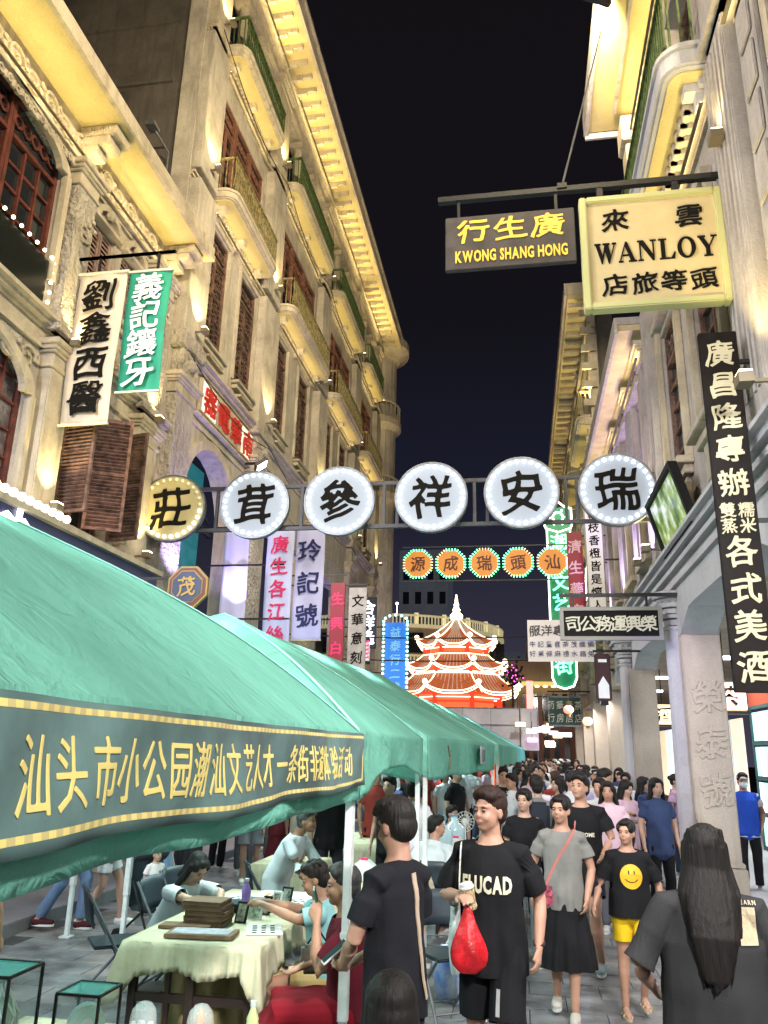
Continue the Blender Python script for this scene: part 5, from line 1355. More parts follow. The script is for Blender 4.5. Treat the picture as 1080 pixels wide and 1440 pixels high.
# ------------------------------------------------------------------ canopies
CAN = fabric_canopy('teal_canopy', (.21, .55, .44), .40); CAN2 = fabric_canopy('cyan_canopy', (.18, .56, .60), .45)
WPOLE = mat('white_pole', (.62, .66, .66), .4, 'noise', 6, .15)
def tent(label, corners, zr, ze, val, cm, hip=False, led=60, arch=0.0, bulge=0.0, apex=None):
    """market canopy, gabled along the street or pyramidal (hip); corners: near-right, far-right, far-left, near-left (x, y)"""
    nr, fr_, fl, nl = [Vector((c[0], c[1], 0)) for c in corners]
    t = thing('market_canopy', label, 'canopy', (nr + fl) / 2)
    rn, rf = (nr + nl) / 2, (fr_ + fl) / 2
    if hip: c0 = Vector((apex[0], apex[1], 0)) if apex else (rn + rf) / 2; rn = c0 - (rf - rn) * .03; rf = c0 + (rf - rn) * .03
    rn.z = rf.z = zr
    Z = Vector((0, 0, 1)); ctr = (nr + fl) / 2
    sides = [(nr, fr_, rf, rn), (fl, nl, rn, rf)] + ([(nl, nr, rn, rn), (fr_, fl, rf, rf)] if hip else [])
    def bz_(v): return bulge * sin(pi * min(1, v)) * (1 - .3 * v)
    for k, (a, b, c, d) in enumerate(sides):
        A_, B_ = a + Z * ze, b + Z * ze
        g = MB().grid(lambda u, v: tuple((A_ * (1 - u) + B_ * u) * (1 - v) + (d * (1 - u) + c * u) * v + Z * (bz_(v) - .05 * sin(pi * u) * sin(pi * v) + .010 * sin(u * 19 + v * 5 + k) * sin(pi * u) * (1 - v) * v * 4)), 36, 16)
        o = put('roof_panel', g.mesh('roof_panel', smooth=True), cm, t)
        sd = (B_ - A_).normalized().cross(Z); sd.normalize(); n = (A_ + B_) / 2 - ctr
        if sd.dot(n) < 0: sd = -sd
        L_ = (B_ - A_).length
        g = MB().grid(lambda u, v: tuple(A_ * (1 - u) + B_ * u - Z * v * (val * (1 - arch * sin(pi * u) ** .7) + .010 * sin(u * 17)) + sd * (.004 + v * .022 * sin(u * L_ * 3.1 + k) + .012 * sin(u * L_ * 8) * v * v)), 60, 10)
        o = put('valance', g.mesh('valance', smooth=True), cm, t); md = o.modifiers.new('s', 'SOLIDIFY'); md.thickness = .004
        if hip and k < 4:   # stitched seam along each hip
            q = MB(); n_ = 14
            for i in range(n_):
                v0, v1 = i / n_, (i + 1) / n_
                q.bar(A_ * (1 - v0) + d * v0 + Z * (bz_(v0) + .006), A_ * (1 - v1) + d * v1 + Z * (bz_(v1) + .006), .022, .006)
            q.obj('seam', SEAM, t, fix=False)
    if not hip:
        for (a, c, b) in ((nr, rn, nl), (fr_, rf, fl)):
            pts = [a + Z * ze, c.copy(), b + Z * ze]
            def ev(u): return pts[0] * (1 - 2 * u) + pts[1] * 2 * u if u < .5 else pts[1] * (2 - 2 * u) + pts[2] * (2 * u - 1)
            g = MB().grid(lambda u, v: tuple(ev(u) + Z * (.004 - v * (val * .95 + .015 * sin(u * 40)))), 40, 5)
            put('gable_flap', g.mesh('gable_flap', smooth=True), cm, t)
    inn = []
    for p in (nr, fr_, fl, nl):
        q = p + (ctr - p).normalized() * .05; inn.append(q)
        MB().box(q.x - .022, q.x + .022, q.y - .022, q.y + .022, .02, ze - .02).box(q.x - .028, q.x + .028, q.y - .028, q.y + .028, .5, .95).box(q.x - .06, q.x + .06, q.y - .06, q.y + .06, 0.0, .02).obj('pole', WPOLE, t, bevel=.004)
    g = MB()
    for i in range(4): g.bar(inn[i] + Z * (ze - .10), inn[(i + 1) % 4] + Z * (ze - .10), .022)
    top = (rn + rf) / 2 - Z * .30
    for q in inn: g.bar(q + Z * (ze - .12), top, .022)
    g.cyl(top, top + Z * .24, .02, n=6)
    g.obj('truss', WPOLE, t)
    d = (fr_ - nr).normalized()
    for s_ in (-.2, .2):
        c_ = top - Z * .12 + d * (fr_ - nr).length * s_
        MB().bar(c_ - d * .45, c_ + d * .45, .05, .04).bar(c_ + Z * .02, c_ + Z * .14, .01).obj('tube_lamp', glow('tube_glow', (.9, .96, 1), 6), t)
        spot(t, tuple(c_ - Z * .05), tuple(c_ - Z * 2), led * .85, (.80, 1.0, .97), 170, kind='AREA', sx=.1, sy=.9)
        spot(t, tuple(c_ + Z * .04), tuple(c_ + Z * 2), led * .30, (.85, 1.0, .97), 170, kind='AREA', sx=.1, sy=.9)
    return t
SEAM = mat('canopy_seam', (.30, .62, .54), .7)
T1 = tent('teal pyramid canopy with a gold lettered banner along its street side', [(-1.0, .7), (-1.0, 4.97), (-4.1, 4.97), (-4.1, .7)], 3.02, 2.06, .40, CAN, hip=True, apex=(-2.5, 3.45), led=52, bulge=.13)
T2 = tent('teal pyramid canopy just beyond the bannered one, its valance cut in an arch', [(-1.02, 5.06), (-.98, 8.1), (-4.0, 8.2), (-4.1, 5.06)], 3.06, 2.07, .44, CAN, hip=True, led=52, arch=.45, bulge=.10)
T3 = tent('long teal canopy with a marked valance beyond the two pyramid ones', [(-.95, 8.3), (-.47, 14.0), (-4.3, 14.2), (-4.8, 8.5)], 3.20, 2.10, .42, CAN, led=60)
T4 = tent('long teal canopy further down the row', [(-.42, 14.5), (-.15, 20.5), (-3.5, 20.6), (-3.8, 14.6)], 3.0, 2.1, .38, CAN, led=60)
T5 = tent('bluish canopy at the far end of the row', [(-.15, 21), (.05, 27.5), (-3.4, 27.5), (-3.6, 21)], 3.0, 2.1, .38, CAN2, led=60)
# printed marks on the second canopy's corner
MB().box(-.72, -.45, 8.03, 8.035, 1.80, 1.95) if False else None
s = thing('notice_plate', 'small grey printed notice fixed to the second canopy valance', 'notice', (-.60, 12.2, 1.9))
MB().box(-.585, -.57, 11.6, 12.9, 1.80, 2.04).obj('plate', mat('notice_grey', (.3, .36, .38), .5), s)
put('lettering', glyph_mesh([(c, 11.9 + i * .34, 1.92, .24, .18) for i, c in enumerate('便民服')], .02, 1, 'lettering', .004), mat('notice_ink', (.08, .1, .12), .5), s, True, (-.567, 0, 0), (0, 0, pi / 2))
s = thing('cloth_mark', 'brown forked mark sewn on the valance of the long marked canopy', 'mark', (-.86, 9.6, 1.9)); MB().bar((-.845, 9.45, 2.02), (-.84, 9.6, 1.9), .02).bar((-.835, 9.85, 2.02), (-.84, 9.6, 1.88), .02).bar((-.84, 9.6, 1.9), (-.835, 9.6, 1.76), .02).obj('stroke', mat('brown_mark', (.18, .12, .06), .7), s)
# the banner
bn = thing('cloth_banner', 'dark green banner with gold characters hung along the nearest canopy', 'banner', (-.97, 3, 1.9))
BG = mat('banner_green', (.10, .175, .165), .5, 'noise', 1.3, .45)
def bx(u, v):  # u: y position, v: 0 bottom .. 1 top
    return -.955 + .010 * sin(u * 5.3 + v * 2) + .007 * sin(u * 13 - v * 5) + .012 * (1 - v)
def bz(u, v): return 1.745 + .300 * v + .008 * sin(u * 4.1) * (1 - v) - .008 * sin(pi * min(1, max(0, (u - 1.1) / 3.75)))
g = MB().grid(lambda a, v: (bx(1.1 + 3.78 * a, v), 1.1 + 3.78 * a, bz(1.1 + 3.78 * a, v)), 120, 8)
o = put('cloth', g.mesh('cloth', smooth=True), BG, bn); md = o.modifiers.new('s', 'SOLIDIFY'); md.thickness = .003
GB_ = mat('banner_gold', (.62, .50, .16), .5, emit=(.9, .7, .2), es=.05); GB2 = mat('banner_gold_dark', (.45, .38, .16), .5)
for vv in (.085, .90):
    for q_, mm in ((0, GB_), (1, GB2)):
        g = MB(); n = 150
        for i in range(n):
            if i % 2 != q_: continue
            ua, ub = 1.1 + 3.72 * i / n, 1.1 + 3.72 * (i + 1) / n
            g.add([(bx(ua, vv) + .004, ua, bz(ua, vv)), (bx(ub, vv) + .004, ub, bz(ub, vv)), (bx(ub, vv + .05) + .004, ub, bz(ub, vv + .05)), (bx(ua, vv + .05) + .004, ua, bz(ua, vv + .05))], [(0, 1, 2, 3)])
        tag(g.obj('gold_edging', mm, bn, fix=False), kind='stuff')
g = MB(); g.add([(bx(4.82, .1) + .004, 4.81, bz(4.82, .1)), (bx(4.83, .1) + .004, 4.835, bz(4.83, .1)), (bx(4.83, .94) + .004, 4.835, bz(4.83, .94)), (bx(4.82, .94) + .004, 4.81, bz(4.82, .94))], [(0, 1, 2, 3)]); g.obj('gold_edging', GB_, bn, fix=False)
txt = '汕头市小公园潮汕文艺人才一条街非遗体验活动'
ys = [1.495, 1.635, 1.785, 1.915, 2.05, 2.19, 2.325, 2.475, 2.615, 2.77, 2.91, 3.045, 3.195, 3.35, 3.495, 3.65, 3.795, 3.95, 4.125, 4.295, 4.48]
for ch, y in zip(txt, ys):
    me = char_mesh((ch, y, .49, .128 if y < 3.3 else .145, .56), 0, 'character', .003, thin=True)
    for v in me.vertices:
        u, vv = v.co.x, v.co.z; v.co = (bx(u, vv) + .005 - v.co.y, u, bz(u, vv))
    put('character', me, GB_, bn)

# ------------------------------------------------------------------ tables and things on them
CLOTH = mat('cream_table_cloth', (.58, .54, .38), .9, 'noise', 3, .2, bump=.6, bscale=9, spec=.1)
def table(label, x0, x1, y0, y1, z, cloth=CLOTH, drop=.2, full=False):
    t = thing('folding_table', label + ' on a dark wooden frame', 'table', ((x0 + x1) / 2, (y0 + y1) / 2, 0))
    MB().box(x0 + .01, x1 - .01, y0 + .01, y1 - .01, z - .035, z - .006).obj('tabletop', BRW, t)
    for x in (x0 + .07, x1 - .07):
        for y in (y0 + .07, y1 - .07): MB().bar((x, y, 0), (x, y, z - .036), .045).obj('leg', mat('dark_table_leg', (.035, .02, .018), .4), t)
    for y in (y0 + .07, y1 - .07): MB().bar((x0 + .07, y, .45), (x1 - .07, y, .45), .035, .05).obj('crossbar', MATS['dark_table_leg'], t)
    MB().bar((x0 + .3, y0 + .07, 0.0), (x0 + .3, y0 + .07, z - .04), .03).obj('brace', MATS['dark_table_leg'], t); MB().bar(((x0 + x1) / 2, y0 + .07, .0), ((x0 + x1) / 2, y0 + .07, z - .04), .05).obj('centre_post', MATS['dark_table_leg'], t)
    c = thing('table_cloth', label.replace('table', 'cloth') + ', falling in folds', 'tablecloth', ((x0 + x1) / 2, (y0 + y1) / 2, z))
    per = []
    N = 60
    for (ax, ay, bx_, by) in ((x0, y0, x1, y0), (x1, y0, x1, y1), (x1, y1, x0, y1), (x0, y1, x0, y0)):
        for i in range(N): per.append((ax + (bx_ - ax) * i / N, ay + (by - ay) * i / N))
    mx, my = (x0 + x1) / 2, (y0 + y1) / 2; vs = []; n = len(per)
    corner = lambda i: max(0, 1 - min(i % N, N - i % N) / 7)
    for j in range(6):
        for i, (x, y) in enumerate(per):
            t_ = j / 5; d = (.013 * sin(i * .95) + .016 * sin(i * .37 + 1) + .010 * sin(i * 2.1 + 2)) * t_ ** .7 + .012 * t_ + .05 * t_ * corner(i)
            nx = (x - mx) / ((x1 - x0) / 2); ny = (y - my) / ((y1 - y0) / 2)
            ex = (1 if nx > .999 else -1 if nx < -.999 else 0); ey = (1 if ny > .999 else -1 if ny < -.999 else 0)
            dr = drop * (1 + .12 * sin(i * .21)) + (.35 * corner(i) * (z - drop - .1) if full else .08 * corner(i))
            vs.append((x + ex * d, y + ey * d, z - .001 * j - t_ * dr))
    fs = [(j * n + i, j * n + (i + 1) % n, (j + 1) * n + (i + 1) % n, (j + 1) * n + i) for j in range(5) for i in range(n)]
    m_ = MB().add(vs, fs); m_.grid(lambda a, b: (x0 + (x1 - x0) * a, y0 + (y1 - y0) * b, z + .002 * sin(a * 9) * sin(b * 11)), 12, 12)
    o = put('cloth', m_.mesh('cloth', smooth=True), cloth, c); md = o.modifiers.new('s', 'SOLIDIFY'); md.thickness = .004
    return t
table('long cream covered writing table under the bannered canopy', -2.52, -1.62, 5.2, 7.2, .77, drop=.17, full=True)
table('small cream covered table behind the leaning man', -2.9, -2.2, 8.8, 9.6, .76, drop=.45)
table('white topped table between the seated writers', -2.0, -.95, 7.9, 8.7, .74, drop=.25)
table('yellowish covered table beside the white shirted painter', -1.05, -.45, 9.6, 11.2, .80, drop=.55)
table('pale table deep inside the second canopy', -2.6, -1.5, 11.0, 12.6, .76, drop=.5)
# curtain-like cloth hanging inside the table (the cloth's far drop)
s = thing('cloth_drape', 'long ochre cloth hanging to the ground behind the writing table legs', 'cloth', (-2.1, 5.9, 0))
g = MB().grid(lambda a, b: (-2.5 + .86 * a, 5.85 + .04 * sin(a * 26) * (1 - b * .6), .03 + .69 * b), 50, 6); o = put('cloth', g.mesh('cloth', smooth=True), mat('ochre_cloth', (.50, .40, .18), .85, 'noise', 5, .25), s); md = o.modifiers.new('s', 'SOLIDIFY'); md.thickness = .004
BOXM = mat('brown_card', (.20, .11, .06), .7, 'noise', 8, .3)
st = [('lowest', 0), ('second', 1), ('third', 2), ('fourth', 3), ('topmost', 4)]
for nm, k in st:
    r_ = random.Random(k); a = r_.uniform(-.06, .06)
    s = thing('card_box', nm + ' flat brown box of the stack on the writing table', 'box', (-2.19 + r_.uniform(-.015, .015), 5.78, .776 + k * .031), rz=a, group='stack of flat brown boxes')
    MB().box(-.14, .14, -.11, .11, 0, .022).obj('base', BOXM, s, world=False, bevel=.003)
    MB().box(-.144, .144, -.114, .114, .0225, .03).obj('lid', BOXM, s, world=False, bevel=.003)
s = thing('framed_print', 'flat brown frame with a pale print lying near the table edge', 'picture', (-2.08, 5.42, .776), rz=.1)
MB().box(-.22, .22, -.11, .11, 0, .025).obj('frame', BOXM, s, world=False, bevel=.003); MB().box(-.19, .19, -.085, .085, .026, .029).obj('print', mat('pale_print', (.45, .44, .5), .5, 'noise', 12, .3), s, world=False)
MB().box(-.35, .0, .16, .30, 0, .02).obj('second_frame', BOXM, s, world=False, bevel=.003)
for i, (x, y, w_, h_, c, l_) in enumerate(((-1.98, 5.85, .09, .13, (.3, .28, .2), 'black stand up frame with a small drawing'), (-1.93, 6.0, .12, .14, (.5, .55, .4), 'stand up frame with a green and white picture'), (-1.90, 6.17, .07, .12, (.4, .2, .15), 'narrow stand up frame with a reddish picture'), (-1.87, 6.32, .08, .13, (.35, .3, .25), 'stand up frame with a brown picture'), (-1.84, 6.48, .09, .14, (.3, .35, .3), 'stand up frame furthest along the table'))):
    s = thing('photo_frame', l_ + ' in the row on the writing table', 'picture frame', (x, y, .776), rz=-.25, group='stand up frames on the writing table')
    MB().add([(-w_ / 2, 0, 0), (w_ / 2, 0, 0), (w_ / 2, .04, h_), (-w_ / 2, .04, h_), (-w_ / 2, .015, 0), (w_ / 2, .015, 0), (w_ / 2, .055, h_), (-w_ / 2, .055, h_)], [(0, 1, 2, 3), (7, 6, 5, 4), (0, 4, 5, 1), (1, 5, 6, 2), (2, 6, 7, 3), (3, 7, 4, 0)]).obj('frame', BLACK if i % 2 == 0 else WPOLE, s, world=False)
    e_ = .012; MB().add([(-w_ / 2 + e_, -.002 + .003, e_), (w_ / 2 - e_, .001, e_), (w_ / 2 - e_, .036, h_ - e_), (-w_ / 2 + e_, .036, h_ - e_)], [(0, 1, 2, 3)]).obj('picture', mat('pic%d' % i, c, .5, 'noise', 30, .6), s, world=False)
s = thing('water_bottle', 'purple tinted plastic bottle standing on the dark case', 'bottle', (-2.06, 6.2, .776))
MB().lathe([(.03, 0), (.034, .01), (.034, .09), (.031, .10), (.034, .11), (.034, .16), (.014, .20), (.014, .215)], n=14).obj('body', mat('violet_plastic', (.30, .16, .55), .2, spec=.8), s, world=False, smooth=True); MB().cyl((0, 0, .215), (0, 0, .235), .017, n=12).obj('cap', WPOLE, s, world=False)
s = thing('ink_case', 'flat black case beside the frames on the writing table', 'case', (-2.2, 6.25, .776)); MB().box(-.16, .16, -.1, .1, 0, .05).obj('body', BLACK, s, world=False, bevel=.01); MB().box(-.165, .165, -.105, .105, .052, .065).obj('lid', mat('navy_plastic', (.02, .025, .04), .4), s, world=False, bevel=.004)
s = thing('drawing_sheet', 'white sheet with orange flowers in front of the seated boy', 'paper', (-1.98, 7.0, .776)); MB().box(-.24, .24, -.17, .17, 0, .004).obj('sheet', mat('paper_white', (.7, .75, .72), .7), s, world=False)
g = MB()
for i in range(7): g.ball((-.14 + (i % 3) * .05, -.1 + (i // 3) * .05, .006), .018, 6, 3, (1, 1, .3))
g.obj('painted_flowers', mat('orange_paint', (.75, .25, .04), .5), s, world=False)
for i, (x, y, r_, c) in enumerate(((-1.75, 5.7, .3, (.6, .66, .6)), (-1.8, 6.7, .5, (.66, .7, .68)), (-2.3, 6.7, -.3, (.62, .68, .64)))):
    s = thing('calligraphy_sheet', ['pale sheet at the near street side of the writing table', 'pale sheet beside the boy on the writing table', 'pale sheet on the arcade side of the writing table'][i], 'paper', (x, y, .776), rz=r_); MB().box(-.12, .12, -.17, .17, 0, .003).obj('sheet', mat('sheet%d' % i, c, .7), s, world=False)
    g = MB()
    for j in range(4):
        for k in range(3): g.box(-.08 + k * .06, -.05 + k * .06, -.12 + j * .07, -.09 + j * .07, .0035, .0045)
    tag(g.obj('handwriting', INK, s, world=False, fix=False), kind='stuff')
for i, (x, y, l_) in enumerate(((-1.55, 8.2, 'tissue box on the white topped table'), (-.8, 10.0, 'white folded card tent on the yellowish table'))):
    s = thing('paper_box', l_, 'box', (x, y, .746 if i == 0 else .806)); MB().prism([(-.14, 0), (.14, 0), (.14, .10), (.04, .18), (-.04, .18), (-.14, .10)], -.1, .1, 'y').obj('body', WPOLE, s, world=False, bevel=.005); MB().box(-.03, .03, -.03, .03, .181, .2).obj('slot', REDI, s, world=False)
s = thing('wicker_basket', 'round wicker basket on the small cream table', 'basket', (-2.55, 9.1, .77)); MB().lathe([(.13, 0), (.16, .02), (.17, .09), (.155, .10)], n=18).obj('body', mat('wicker', (.35, .18, .10), .7, 'noise', 25, .5), s, world=False); MB().lathe([(.16, .101), (.14, .13), (.02, .15)], n=18).obj('lid', mat('wicker2', (.30, .12, .08), .7, 'noise', 25, .5), s, world=False)
s = thing('fan_stand', 'transparent wire fan cover standing on the far table', 'fan', (-.75, 10.8, .806))
g = MB()
for k in range(16): a = k * pi / 8; g.cyl((0, 0, .3), (.12 * cos(a), 0, .3 + .12 * sin(a)), .003, n=4)
for rr in (.04, .08, .12):
    for k in range(20): a, b = 2 * pi * k / 20, 2 * pi * (k + 1) / 20; g.cyl((rr * cos(a), 0, .3 + rr * sin(a)), (rr * cos(b), 0, .3 + rr * sin(b)), .003, n=4)
g.obj('grille', WPOLE, s, world=False, fix=False); MB().cyl((0, .02, 0), (0, .02, .3), .012, n=8).cyl((0, .02, 0), (0, .02, .02), .09, n=14).cyl((0, .0, .3), (0, .08, .3), .03, n=10).obj('stand', WPOLE, s, world=False)
for i, y in enumerate((9.8, 10.35)):
    s = thing('water_jug', ['big pale blue water jug on the yellowish table', 'second pale blue water jug beside the fan'][i], 'jug', (-.95 + i * .1, y, .806)); MB().lathe([(.10, 0), (.13, .02), (.13, .24), (.12, .28), (.04, .34), (.04, .39)], n=18).obj('body', mat('jug_plastic', (.35, .5, .55), .15, spec=.8), s, world=False, smooth=True); MB().cyl((0, 0, .39), (0, 0, .41), .045, n=12).obj('cap', mat('blue_cap', (.1, .3, .5), .4), s, world=False)

# low display table with glass cases and jars at the lower edge
table('low table with glass display cases close to the camera', -2.75, -1.2, 3.3, 4.6, .50, drop=.3)
FR_B = mat('black_case_frame', (.015, .015, .015), .35, metal=.4); GLS = glass('case_glass', (.30, .40, .40), .05, .10); GTOP = glass('case_top_glass', (.08, .30, .27), .08, .5)
for i, (x, y, hh, lab) in enumerate(((-2.38, 3.72, .455, 'larger black framed glass case with a pale openwork vase inside'), (-2.12, 4.08, .30, 'smaller black framed glass case with a round pierced disc inside'))):
    s = thing('display_case', lab, 'case', (x, y, .502)); w_ = .13 if i == 0 else .11
    g = MB()
    for a in (-w_, w_):
        for b in (-w_, w_): g.bar((a, b, 0), (a, b, hh), .012)
    for z in (.006, hh):
        g.bar((-w_, -w_, z), (w_, -w_, z), .012).bar((-w_, w_, z), (w_, w_, z), .012).bar((-w_, -w_, z), (-w_, w_, z), .012).bar((w_, -w_, z), (w_, w_, z), .012)
    g.obj('frame', FR_B, s, world=False)
    for a, b, c_, d in ((-w_, w_, -w_, -w_ + .003), (-w_, w_, w_ - .003, w_), (-w_, -w_ + .003, -w_ + .004, w_ - .004), (w_ - .003, w_, -w_ + .004, w_ - .004)): MB().box(a, b, c_, d, .012, hh - .008).obj('pane', GLS, s, world=False)
    MB().box(-w_ + .004, w_ - .004, -w_ + .004, w_ - .004, hh - .004, hh + .002).obj('top_pane', GTOP, s, world=False)
    if i == 0:
        v = thing('openwork_vase', 'pale green openwork vase inside the larger case', 'vase', (x, y, .53)); v.scale = (1.12, 1.12, 1.12)
        prof = [(.03, 0), (.035, .02), (.07, .08), (.09, .15), (.085, .22), (.05, .29), (.022, .33), (.03, .36)]
        MB().lathe(prof, n=20).obj('body', mat('celadon', (.50, .62, .52), .2, 'noise', 30, .3, bump=.6, bscale=60), v, world=False, smooth=True)
        g = MB()
        for k in range(10):
            a = k * pi / 5
            for (r0, z0), (r1, z1) in zip(prof[1:6], prof[2:7]): g.cyl(((r0 + .003) * cos(a + z0 * 6), (r0 + .003) * sin(a + z0 * 6), z0), ((r1 + .003) * cos(a + z1 * 6), (r1 + .003) * sin(a + z1 * 6), z1), .004, n=5); g.cyl(((r0 + .003) * cos(a - z0 * 6), (r0 + .003) * sin(a - z0 * 6), z0), ((r1 + .003) * cos(a - z1 * 6), (r1 + .003) * sin(a - z1 * 6), z1), .004, n=5)
        g.obj('lattice', mat('celadon_light', (.65, .72, .65), .25), v, world=False)
    else:
        v = thing('pierced_disc', 'turquoise and white pierced porcelain disc inside the smaller case', 'ornament', (x, y, .655)); v.rotation_euler = (0, 0, R(35))
        MB().cyl((0, -.03, 0), (0, .03, 0), .085, n=28).obj('disc', mat('turquoise_glaze', (.25, .5, .5), .25, 'noise', 45, .8, col2=(.6, .65, .6)), v, world=False)
        MB().cyl((0, -.036, 0), (0, .036, 0), .03, n=20).cyl((0, 0, -.12), (0, 0, -.08), .04, n=12).obj('hub', mat('celadon_light', (.65, .72, .65), .25), v, world=False)
for i, (x, y) in enumerate(((-1.98, 4.42), (-1.68, 4.45))):
    s = thing('glass_cloche', ['glass cloche over silvery dried blooms beside the smaller case', 'glass cloche over an orange gourd near the plastic bottle'][i], 'cloche', (x, y, .502)); s.scale = (1.15, 1.15, 1.15)
    MB().lathe([(.055, 0), (.06, .01), (.06, .08), (.052, .115), (.03, .14), (.004, .148)], n=20).obj('dome', glass('cloche_glass', (.9, .95, .95), .03, .28), s, world=False, smooth=True); MB().cyl((0, 0, 0), (0, 0, .012), .068, n=20).obj('base', BRW, s, world=False)
    if i == 0:
        g = MB(); r_ = random.Random(2)
        for k in range(14): g.ball((r_.gauss(0, .018), r_.gauss(0, .018), .05 + r_.gauss(0, .02)), .016, 6, 4)
        g.obj('blooms', mat('silver_bloom', (.6, .6, .62), .3, metal=.4), s, world=False)
    else: MB().lathe([(.02, .012), (.042, .03), (.042, .05), (.018, .075), (.024, .09), (.012, .11), (.004, .13)], n=16).obj('gourd', mat('orange_gourd', (.55, .2, .05), .3), s, world=False, smooth=True)
s = thing('plastic_bottle', 'clear plastic bottle with a pale yellow drink at the lower frame edge', 'bottle', (-1.40, 4.45, .502))
MB().lathe([(.028, 0), (.032, .01), (.032, .10), (.03, .11), (.032, .12), (.014, .165), (.013, .175)], n=14).obj('body', mat('yellow_drink', (.55, .6, .3), .15, spec=.8), s, world=False, smooth=True); MB().cyl((0, 0, .175), (0, 0, .20), .016, n=12).obj('cap', WPOLE, s, world=False)

# folding chairs
CHB = mat('chair_plastic', (.03, .045, .06), .45, 'noise', 6, .3)
def chair(label, x, y, rz):
    s = thing('folding_chair', label, 'chair', (x, y, 0), rz=rz, group='dark folding chairs')
    MB().box(-.2, .2, -.2, .2, .43, .455).obj('seat', CHB, s, world=False, bevel=.01)
    g = MB().grid(lambda a, b: (-.2 + .4 * a, .22 + .05 * b + .03 * (1 - (2 * a - 1) ** 2), .60 + .26 * b - (.02 if a in (0, 1) else 0)), 8, 4)
    o = put('backrest', g.mesh('backrest', smooth=True), CHB, s, False); md = o.modifiers.new('s', 'SOLIDIFY'); md.thickness = .015
    for sx_ in (-.21, .21):
        MB().cyl((sx_, .28, .84), (sx_, -.22, 0.01), .012, n=8).obj('leg', STEEL, s, world=False); MB().cyl((sx_ * .92, -.18, .44), (sx_ * .92, .24, 0.01), .012, n=8).obj('leg', STEEL, s, world=False)
    MB().cyl((-.2, .2, .06), (.2, .2, .06), .008, n=6).cyl((-.21, -.17, .08), (.21, -.17, .08), .008, n=6).obj('stretcher', STEEL, s, world=False)
for a in (('empty dark folding chair standing alone on the paving near the kerb', -3.25, 6.6, 2.2), ('dark folding chair tucked against the canopy pole behind the writing table', -3.0, 7.6, 1.2), ('dark folding chair of the writer in white', -2.95, 7.05, 1.5), ('dark folding chair behind the leaning man', -2.5, 8.35, 2.0), ('folding chair under the woman in dark red', -1.02, 5.1, -1.35), ('folding chair under the boy in pale blue', -1.22, 5.75, -1.45), ('folding chair under the broad man in white', -.98, 9.15, 3.1), ('folding stool near the blue bag by the pole', -.62, 6.9, .6)): chair(*a)
s = thing('plastic_sack', 'blue and white plastic shopping sack on the ground beside the pole', 'bag', (-.62, 7.35, 0))
def lump(u, v):
    a = 2 * pi * u; z = v * .42; r = (.17 + .05 * sin(a * 3 + v * 4) * .4) * (sin(pi * min(.98, .12 + v * .82)) ** .45) + .01 * sin(a * 9)
    return (r * cos(a), r * .8 * sin(a), z)
put('bag_body', MB().grid(lump, 30, 12).mesh('bag_body', smooth=True), mat('blue_white_plastic', (.06, .15, .5), .3, 'noise', 7, .5, col2=(.5, .58, .65), spec=.6), s, False)
MB().cyl((-.05, 0, .41), (.0, 0, .5), .012, n=6).cyl((.05, 0, .41), (.0, 0, .5), .012, n=6).obj('handle', WPOLE, s, world=False)

# ------------------------------------------------------------------ added flood lamps standing in for light on the paving and house fronts
def added_flood(label, loc, target, power, col=(1, .95, .88), ang=120, sz=.5):
    t = thing('added_floodlight', label, 'added_floodlight', loc)
    v = (Vector(target) - Vector(loc)).normalized(); p = Vector(loc)
    MB().bar(p - v * .10, p - v * .02, .45, .3, up=(0, 0, 1)).obj('housing', IRON, t)
    MB().bar(p - v * .018, p - v * .010, .40, .25, up=(0, 0, 1)).obj('lens', glow('added_flood_lens', (1, .96, .9), 8), t)
    MB().bar(p - v * .1, p - v * .1 + Vector((-.35 if loc[0] < 0 else .35, 0, 0)), .05).obj('bracket', IRON, t)
    spot(t, tuple(p), target, power, col, ang, kind='AREA', sx=sz, sy=sz * .6)
FL = [('added fill light on the ornate house aimed at the white hoarding', (1.8, 31, 7.5), (-2.5, 38, 3), 160, (1, .94, .96)),
      ('added fill light above the arcade house aimed along the canopies', (-5.9, 1.5, 7.4), (-1.5, 9, 2.5), 170, (.92, 1, .98)),
      ('added cool fill light far down the left row of houses', (-5.6, 16, 8.0), (-.5, 18, 1.0), 260, (1, .96, .95)),
      ('added fill light on the ornate house over the far crowd', (1.9, 25, 7.6), (0, 24, 1.0), 200, (1, .94, .9)),
      ('added fill light on the pillared house behind the camera', (1.9, -1.5, 4.6), (-.5, 5, 1.0), 270, (1, .97, .93)),
      ('added fill light on the arcade house behind the camera', (-5.9, -1.5, 4.9), (-1.2, 5.0, 2.0), 240, (.93, .97, 1)),
      ('second added fill light above the pillars out of view', (2.0, 3.2, 4.9), (-.4, 7.5, 1.0), 210, (1, .97, .93)),
      ('added warm fill light on the roof edge aimed across the street', (1.3, 2.5, 12.3), (-6.3, 17, 13), 620, (1, .83, .52)),
      ('second added warm fill light on the roof edge', (1.3, 9.0, 12.35), (-6.3, 24, 16), 640, (1, .83, .52)),
      ('added warm fill light on the low roof aimed at the arcade house', (1.3, 5.5, 12.32), (-6.3, 9, 8), 240, (1, .83, .56)),
      ('added warm fill light on the left eaves aimed at the pillared house', (-5.3, 3.5, 10.6), (2.3, 9, 9), 230, (1, .86, .66)),
      ('added cool fill light on the left ledge aimed at the pillars', (-5.8, 4.0, 7.35), (2.4, 13, 3.5), 170, (.86, .84, 1))]
for a in FL: added_flood(*a)

